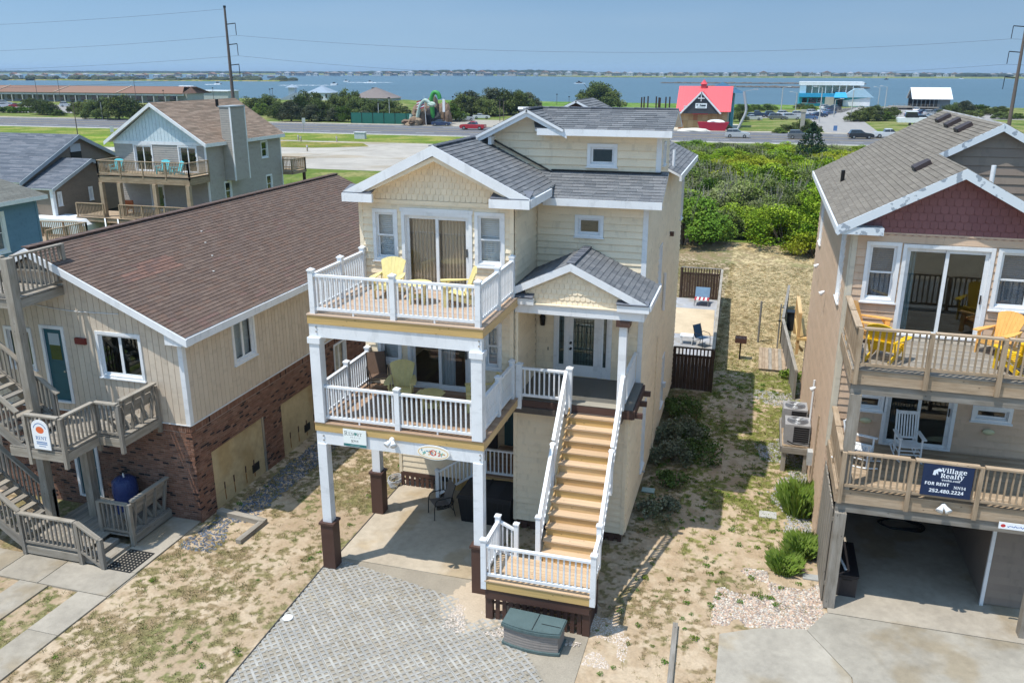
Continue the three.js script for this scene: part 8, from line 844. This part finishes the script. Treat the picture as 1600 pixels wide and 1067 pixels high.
{ // trees across the road
  const pals = [[[0.08, 0.11, 0.03], [0.10, 0.13, 0.038], [0.065, 0.09, 0.026]], [[0.12, 0.145, 0.04], [0.14, 0.165, 0.05], [0.095, 0.12, 0.034]], [[0.09, 0.14, 0.025], [0.11, 0.16, 0.03]], [[0.085, 0.10, 0.055], [0.11, 0.115, 0.065], [0.07, 0.085, 0.045]]], names = ['dark live oak', 'olive live oak', 'bright green tree', 'grey green cedar'], first = [], cnt = [0, 0, 0, 0];
  const mkTree = i => { const t = thing('roadside_tree', `${names[i]} across the road among the roadside trees`, 'tree', [0, 0, 0], 'trees across the road'); const c = dome(46, 4.2, 6.6, 40 + i, -0.1, [0.9, 1.5]).map((q, n) => n % 3 ? [q[0], q[1] * 0.95 + 0.5, q[2], q[3]] : [q[0] * 0.95, 0.9 + 0.35 * q[1], q[2] * 0.95, q[3]]); part(t, 'crown', leaves(c.concat(c.map((q, n) => [q[0] * 1.08 + 0.6 * Math.sin(n * 5), q[1] * 1.04, q[2] * 1.08 + 0.6 * Math.cos(n * 3), q[3] * 0.5])), 95, 0.3, pals[i], 60 + i), leafM); const r = RNG(80 + i), g = [rod([0, 0, 0], [0.2, 2.6, 0.1], 0.32, 0.2, 7)]; for (let k = 0; k < 9; k++) { const a = r() * 6.28; g.push(rod([0.1, 1.6 + r(), 0.05], [3 * Math.cos(a), 3.4 + 2.4 * r(), 3 * Math.sin(a)], 0.14, 0.05, 5)); } part(t, 'trunk', g, barkM); return t; };
  const put = (i, px, py, s, sy = 1) => { const p = GP(px, py); const o = cnt[i]++ ? dup(first[i], [0, 0, 0], 0) : (first[i] = mkTree(i)); o.position.set(p[0], -0.05, p[2]); o.userData.label = `${names[i]} ${px < 240 ? 'before the long shopping row' : px < 640 ? 'in the belt of trees before the shore houses' : px < 850 ? 'behind the golf course parked cars' : px < 1000 ? 'standing alone on the marsh edge' : px < 1215 ? 'near the red roofed building' : px < 1300 ? 'at the marina entrance' : px < 1420 ? 'on the planted island of the marina lot' : 'beside the white pavilion'}`; o.rotation.y = px * 1.7; o.scale.set(s, s * sy, s); };
  for (const [i, px, py, s, sy] of [[2, 14, 176, 0.7, 0.6], [1, 30, 176, 0.6, 0.6], [1, 45, 168, 0.9, 0.8], [0, 66, 179, 0.95, 1.0], [0, 78, 180, 0.85, 0.9], [2, 92, 181, 0.6, 0.6], [1, 118, 178, 0.7, 1.1], [1, 131, 183, 0.85, 1.2], [0, 150, 186, 0.95, 1.1], [0, 168, 186, 1.0, 1.2], [1, 186, 187, 1.1, 1.3], [0, 203, 187, 1.0, 1.2], [1, 222, 186, 0.9, 1.0], [1, 395, 176, 1.2, 0.9], [2, 408, 180, 0.9, 0.8], [0, 420, 178, 1.2, 1.0], [0, 435, 184, 1.1, 1.0], [3, 455, 190, 1.2, 1.0], [0, 448, 186, 1.2, 0.9], [0, 470, 186, 1.35, 1.2], [1, 484, 183, 1.5, 1.25], [0, 498, 189, 1.3, 1.1], [3, 487, 190, 1.0, 1.0], [0, 515, 189, 1.1, 1.0], [1, 531, 184, 1.4, 1.2], [2, 536, 190, 0.95, 1.0], [0, 545, 183, 1.4, 1.35], [3, 524, 190, 0.9, 0.9], [0, 560, 186, 1.3, 1.1], [3, 568, 190, 0.8, 0.8], [1, 576, 183, 1.2, 1.1], [0, 590, 184, 1.2, 1.0], [0, 602, 183, 1.2, 1.0], [1, 622, 186, 1.0, 0.8], [3, 632, 184, 0.9, 0.8], [0, 612, 180, 1.2, 0.9], [2, 703, 190, 1.1, 0.9], [2, 712, 188, 0.9, 0.8], [1, 727, 181, 1.3, 1.1], [3, 736, 181, 1.2, 1.15], [0, 748, 180, 1.3, 1.0], [1, 760, 182, 1.2, 1.0], [3, 770, 180, 1.4, 1.1], [0, 783, 180, 1.4, 1.15], [1, 798, 180, 1.4, 1.1], [0, 812, 178, 1.4, 1.05], [3, 826, 176, 1.2, 1.0], [0, 930, 170, 1.7, 1.1], [0, 941, 170, 1.6, 1.15], [1, 952, 170, 1.5, 1.0], [1, 918, 170, 1.4, 0.9], [1, 1156, 190, 0.7, 0.9], [3, 1138, 203, 0.35, 0.6], [1, 1335, 190, 0.8, 0.75], [2, 1345, 189, 0.75, 0.7], [1, 1357, 189, 0.85, 0.75], [3, 1370, 189, 0.75, 0.7], [2, 1383, 189, 0.8, 0.65], [1, 1352, 184, 0.9, 0.8], [0, 1368, 183, 0.9, 0.8], [1, 1390, 184, 0.85, 0.8], [0, 1228, 204, 0.55, 0.55], [2, 1218, 208, 0.45, 0.5], [0, 1255, 204, 0.75, 0.7], [0, 1268, 206, 0.65, 0.6], [2, 1265, 209, 0.4, 0.5], [1, 1250, 170, 0.7, 0.6], [2, 1265, 172, 0.7, 0.6], [0, 1483, 182, 0.9, 0.8], [3, 1508, 181, 1.0, 0.85], [0, 1495, 178, 0.9, 0.8], [1, 1475, 184, 0.8, 0.7], [2, 1530, 178, 1.0, 0.6], [1, 1548, 180, 0.8, 0.6], [0, 1565, 186, 0.7, 0.6], [2, 1590, 186, 0.7, 0.5], [1, 1520, 184, 0.8, 0.6], [1, 1560, 178, 0.9, 0.6], [2, 1160, 175, 0.9, 0.6], [2, 1180, 173, 0.9, 0.5], [2, 1200, 172, 0.9, 0.5]]) put(i, px, py, s * (px > 430 && px < 640 ? 0.68 : 0.8), sy);
  for (let k = 0; k < 7; k++) { const px = 4 + k * 9, p = GP(px, 176.5), t = thing('clipped_hedge', 'clipped green hedge along the shopping row lot', 'hedge', p, 'hedges of the shopping row'); part(t, 'foliage', leaves(dome(14, 2.6, 1.7, 820 + k, 0.3, [0.5, 0.8]).map(q => [q[0] + p[0], q[1], q[2] * 0.6 + p[2], q[3]]), 90, 0.34, palBush[2], 830 + k), leafM); part(t, 'stem', stemG(4, 1, 1, 840 + k).translate(p[0], 0, p[2]), barkM); }
}
function bush(name, label, p, r, h, pal, size, seed, n = 26, per = 900, group) { const t = thing(name, label, 'bush', p, group); part(t, 'foliage', leaves(dome(n, r, h, seed, 0.12, [r * 0.22, r * 0.38]).map(q => [q[0] + p[0], q[1], q[2] + p[2], q[3]]), per, size, pal, seed + 1), leafM); part(t, 'stem', stemG(6, h * 0.7, r * 0.7, seed, 0.012).translate(p[0], 0, p[2]), barkM); return t; }
const spiky = [[0.16, 0.24, 0.03], [0.13, 0.21, 0.03], [0.19, 0.26, 0.045]];
function fountain(label, p, r, h, seed) { const t = thing('grassy_clump', label, 'bush', p), ms = [[0.20, 0.30, 0.035], [0.155, 0.245, 0.03], [0.24, 0.33, 0.06]].map(c => MS(c, { roughness: 0.8, side: THREE.DoubleSide })); for (let k = 0; k < 3; k++) { const g = []; for (let j = 0; j < 7; j++) { const a = (j + k * 0.33) * 0.9 + seed, d = j ? r * 0.45 : 0; g.push(blade(70, 0.011, h * (j ? 0.85 : 1), r * 0.42, seed + k * 20 + j).translate(p[0] + d * Math.cos(a), 0, p[2] + d * Math.sin(a))); } part(t, 'blades', g, ms[k]).userData.kind = 'stuff'; } }

const shade = [[0.11, 0.165, 0.04], [0.13, 0.19, 0.055], [0.09, 0.14, 0.035]], greyg = [[0.19, 0.205, 0.13], [0.165, 0.185, 0.11], [0.22, 0.23, 0.155]];
for (const [px, py, r, h, pal, l] of [[1063, 650, 0.8, 0.8, shade, 'dark leafy bush near the patio fence by the yellow house wall'], [1060, 690, 0.9, 0.8, greyg, 'grey leaved bush midway along the yellow house wall'], [1050, 720, 0.8, 0.65, greyg, 'broad grey leaved bush below the side windows'], [1095, 715, 0.85, 0.45, shade, 'low spreading bush at the middle of the side yard'], [1030, 800, 0.6, 0.5, greyg, 'grey leaved bush at the front corner of the yellow house wall'], [1078, 685, 0.7, 0.55, shade, 'dark bush just outside the others along the yellow house'], [1050, 755, 0.5, 0.35, shade, 'small dark bush beside the pale utility cover'], [1240, 668, 0.35, 0.45, spiky, 'thin green bush beside the cooling unit stand'], [1238, 592, 0.5, 0.4, spiky, 'small green bush at the tan house wall behind the units']]) bush('shrub_clump', l, GP(px, py), r, h, pal, 0.07, px * 3 + py, 24, 1500);
// ---- grass, weeds, pebbles
function scatter(name, label, geo, mat, n, f, kind = 'stuff') { const l = []; let tries = 0; while (l.length < n && tries++ < n * 40) { const q = f(); if (q) l.push(q); } const m = new THREE.InstancedMesh(geo, mat, l.length), o = new THREE.Object3D(), c = new THREE.Color(); l.forEach((q, i) => { o.position.set(q.x, q.y || 0, q.z); o.rotation.set(q.rx || 0, rnd() * 6.28, 0); o.scale.set(q.s, q.sy || q.s, q.s); o.updateMatrix(); m.setMatrixAt(i, o.matrix); c.setRGB(...q.c); m.setColorAt(i, c); }); m.name = numbered(name); m.castShadow = m.receiveShadow = true; m.userData = { label, kind, category: name === 'gravel' ? 'gravel' : 'grass' }; scene.add(m); }
const blade = (n, w, h, sp, seed) => { const r = RNG(seed), P = [], U = [], I = []; for (let k = 0; k < n; k++) { const a = r() * 6.28, d = sp * r(), l = sp * (0.6 + r()), x = d * Math.cos(a), z = d * Math.sin(a), b = P.length / 3, hh = h * (0.5 + 0.7 * r()), px = -Math.sin(a) * w, pz = Math.cos(a) * w; P.push(x - px, 0, z - pz, x + px, 0, z + pz, x + l * 0.5 * Math.cos(a), hh * 0.8, z + l * 0.5 * Math.sin(a), x + l * Math.cos(a), hh, z + l * Math.sin(a)); U.push(0, 0, 1, 0, 0.5, 0.5, 0.5, 1); I.push(b, b + 1, b + 2, b + 2, b + 1, b + 3); } return mk(P, U, I); };
fountain('bright yellow green grassy bush against the grey board screen', GP(1250, 800), 0.6, 0.95, 301); fountain('bright green grassy bush in the gravel below the grey board screen', GP(1252, 866), 0.46, 0.6, 311); fountain('low bright green grassy bush nearest the pebbles of the drive', GP(1226, 891), 0.42, 0.5, 321);
const tuft = blade(9, 0.006, 0.04, 0.05, 5), weed = leaves([[0, 0.03, 0, 0.09], [0.07, 0.03, 0.05, 0.06], [-0.06, 0.025, 0.06, 0.05]], 9000, 0.035, [[1, 1, 1]], 6), grassM = MS(0xffffff, { roughness: 0.9, side: THREE.DoubleSide });
const blocked = (x, z) => (x > -10.5 && x < -2.8 && z > -34) || (x < -14.9 && z < -18.9) || (x > 2.3 && z > -35 && z < -18.6) || (x > 0 && z > -19 ) || (x < -15.0 && z > -19 && z < -15) || (x < -15 && x > -16 && z > -15.1) || (x < -16.8 && x > -17.9 && z > -15.1) || (x < -1.3 && x > -5 && z < -34 && z > -49.7);
const gc = k => { const a = rnd(); return a < 0.5 ? [0.20 * k, 0.17 * k, 0.075 * k] : a < 0.7 ? [0.125 * k, 0.15 * k, 0.045 * k] : [0.28 * k, 0.215 * k, 0.115 * k]; };
scatter('grass', 'sparse thin grass tufts growing through the sand of the yards', tuft, grassM, 42000, () => { const x = R(-22, 6), z = R(-60, -11); if (blocked(x, z) || rnd() > cover(x, z) + 0.03) return; const lush = x > -1.5 && x < 2.4 && z < -22 && z > -40, k = R(0.9, 1.4); return { x, z, s: R(0.5, 1.4) * (lush ? 1.2 : 1), c: lush && rnd() < 0.6 ? [0.18 * k, 0.215 * k, 0.04 * k] : gc(k) }; });
scatter('weeds', 'small bright weeds dotted over the sandy side yard', weed, leafM, 300, () => { const x = R(-15, 2.3), z = R(-36, -12); if (blocked(x, z)) return; if (x < -10 && rnd() < 0.75) return; if (fbm(x * 0.8, z * 0.8, 2, 77) < 0.42) return; return { x, z, s: R(0.3, 1.05), c: [R(0.10, 0.17), R(0.19, 0.26), R(0.025, 0.05)] }; });
scatter('straw', 'loose pale straw strewn over the ground between the houses', blade(8, 0.006, 0.03, 0.16, 8), grassM, 9000, () => { const x = R(-1.2, 4), z = R(-60, -37); if (blocked(x, z)) return; const k = R(0.7, 1.15); return { x, z, s: R(0.7, 1.6), c: [0.62 * k, 0.50 * k, 0.30 * k] }; });
const peb = new THREE.IcosahedronGeometry(0.03, 0), pebM = MS(0xffffff, { roughness: 0.85 });
scatter('gravel', 'dark blue grey gravel strip along the brick garage wall', peb, pebM, 5200, () => { const z = R(-36, -17.6), x = -14.1 + 0.12 * (z + 19) * 0 + R(-0.55, 0.55) * (0.7 + 0.5 * fbm(z, 1, 2, 3)); if (z > -19.3 && x > -13.9 + 0.5 * (z + 19)) return; const k = R(0.5, 1.5); return { x: z > -19.4 ? x - 0.2 : x, z, s: R(0.6, 1.6), sy: R(0.4, 1), c: [0.10 * k, 0.115 * k, 0.145 * k] }; });
scatter('gravel', 'pale mixed pebbles at the corner of the concrete drive', peb, pebM, 5200, () => { const x = R(-0.2, 2.45), z = R(-21, -18.2); if (z > -18.25 - 0.18 * x || fbm(x * 1.2, z * 1.2, 2, 5) + 0.12 * (x - 1) - 0.16 * Math.max(0, -z - 19.6) < 0.36) return; const k = R(0.6, 1.2), m = rnd(); return { x, z, s: R(0.6, 1.5), sy: R(0.4, 1), c: m < 0.4 ? [0.5 * k, 0.36 * k, 0.27 * k] : m < 0.75 ? [0.52 * k, 0.47 * k, 0.4 * k] : [0.3 * k, 0.25 * k, 0.22 * k] }; });
scatter('gravel', 'grey gravel round the cooling unit stand', peb, pebM, 3600, () => { const x = R(0.6, 2.35), z = R(-35, -22); if (fbm(x * 0.9, z * 0.7, 3, 15) + 0.2 * (x - 1.6) < 0.48) return; const k = R(0.6, 1.4); return { x, z, s: R(0.6, 1.7), sy: R(0.4, 1), c: [0.32 * k, 0.31 * k, 0.31 * k] }; });
scatter('gravel', 'crushed pale stone dusting the ground round the entry landing', peb, pebM, 2200, () => { const x = R(-6.4, -2.0), z = R(-18.2, -15.9); if (x > -5.4 && x < -3 && z < -16.6) return; if (fbm(x * 1.5, z * 1.5, 2, 25) < 0.42 || (x > -5.4 && x < -3.3 && z > -16.3)) return; const k = R(0.7, 1.2); return { x, z, y: x < -2.95 ? 0.042 : 0, s: R(0.3, 0.9), sy: R(0.3, 0.7), c: [0.55 * k, 0.47 * k, 0.4 * k] }; });
struct('sand_drift', (() => { const P = [], U = [], I = [], n = 90; P.push(-5.75, 0.062, -17.35); U.push(0, 0); for (let k = 0; k <= n; k++) { const a = k / n * 6.283, r = 0.35 + 0.95 * fbm(Math.cos(a) * 3 + 4, Math.sin(a) * 3, 4, 19) + 0.1 * hash(k, 1, 8); P.push(-5.75 + r * 1.15 * Math.cos(a), 0.03, -17.35 + r * 1.05 * Math.sin(a)); U.push(r * Math.cos(a), r * Math.sin(a)); if (k) I.push(0, k + 1, k); } return mk(P, U, I); })(), MS([0.50, 0.405, 0.30], { map: texSand, roughness: 1 }));
renderer.render(scene, camera);
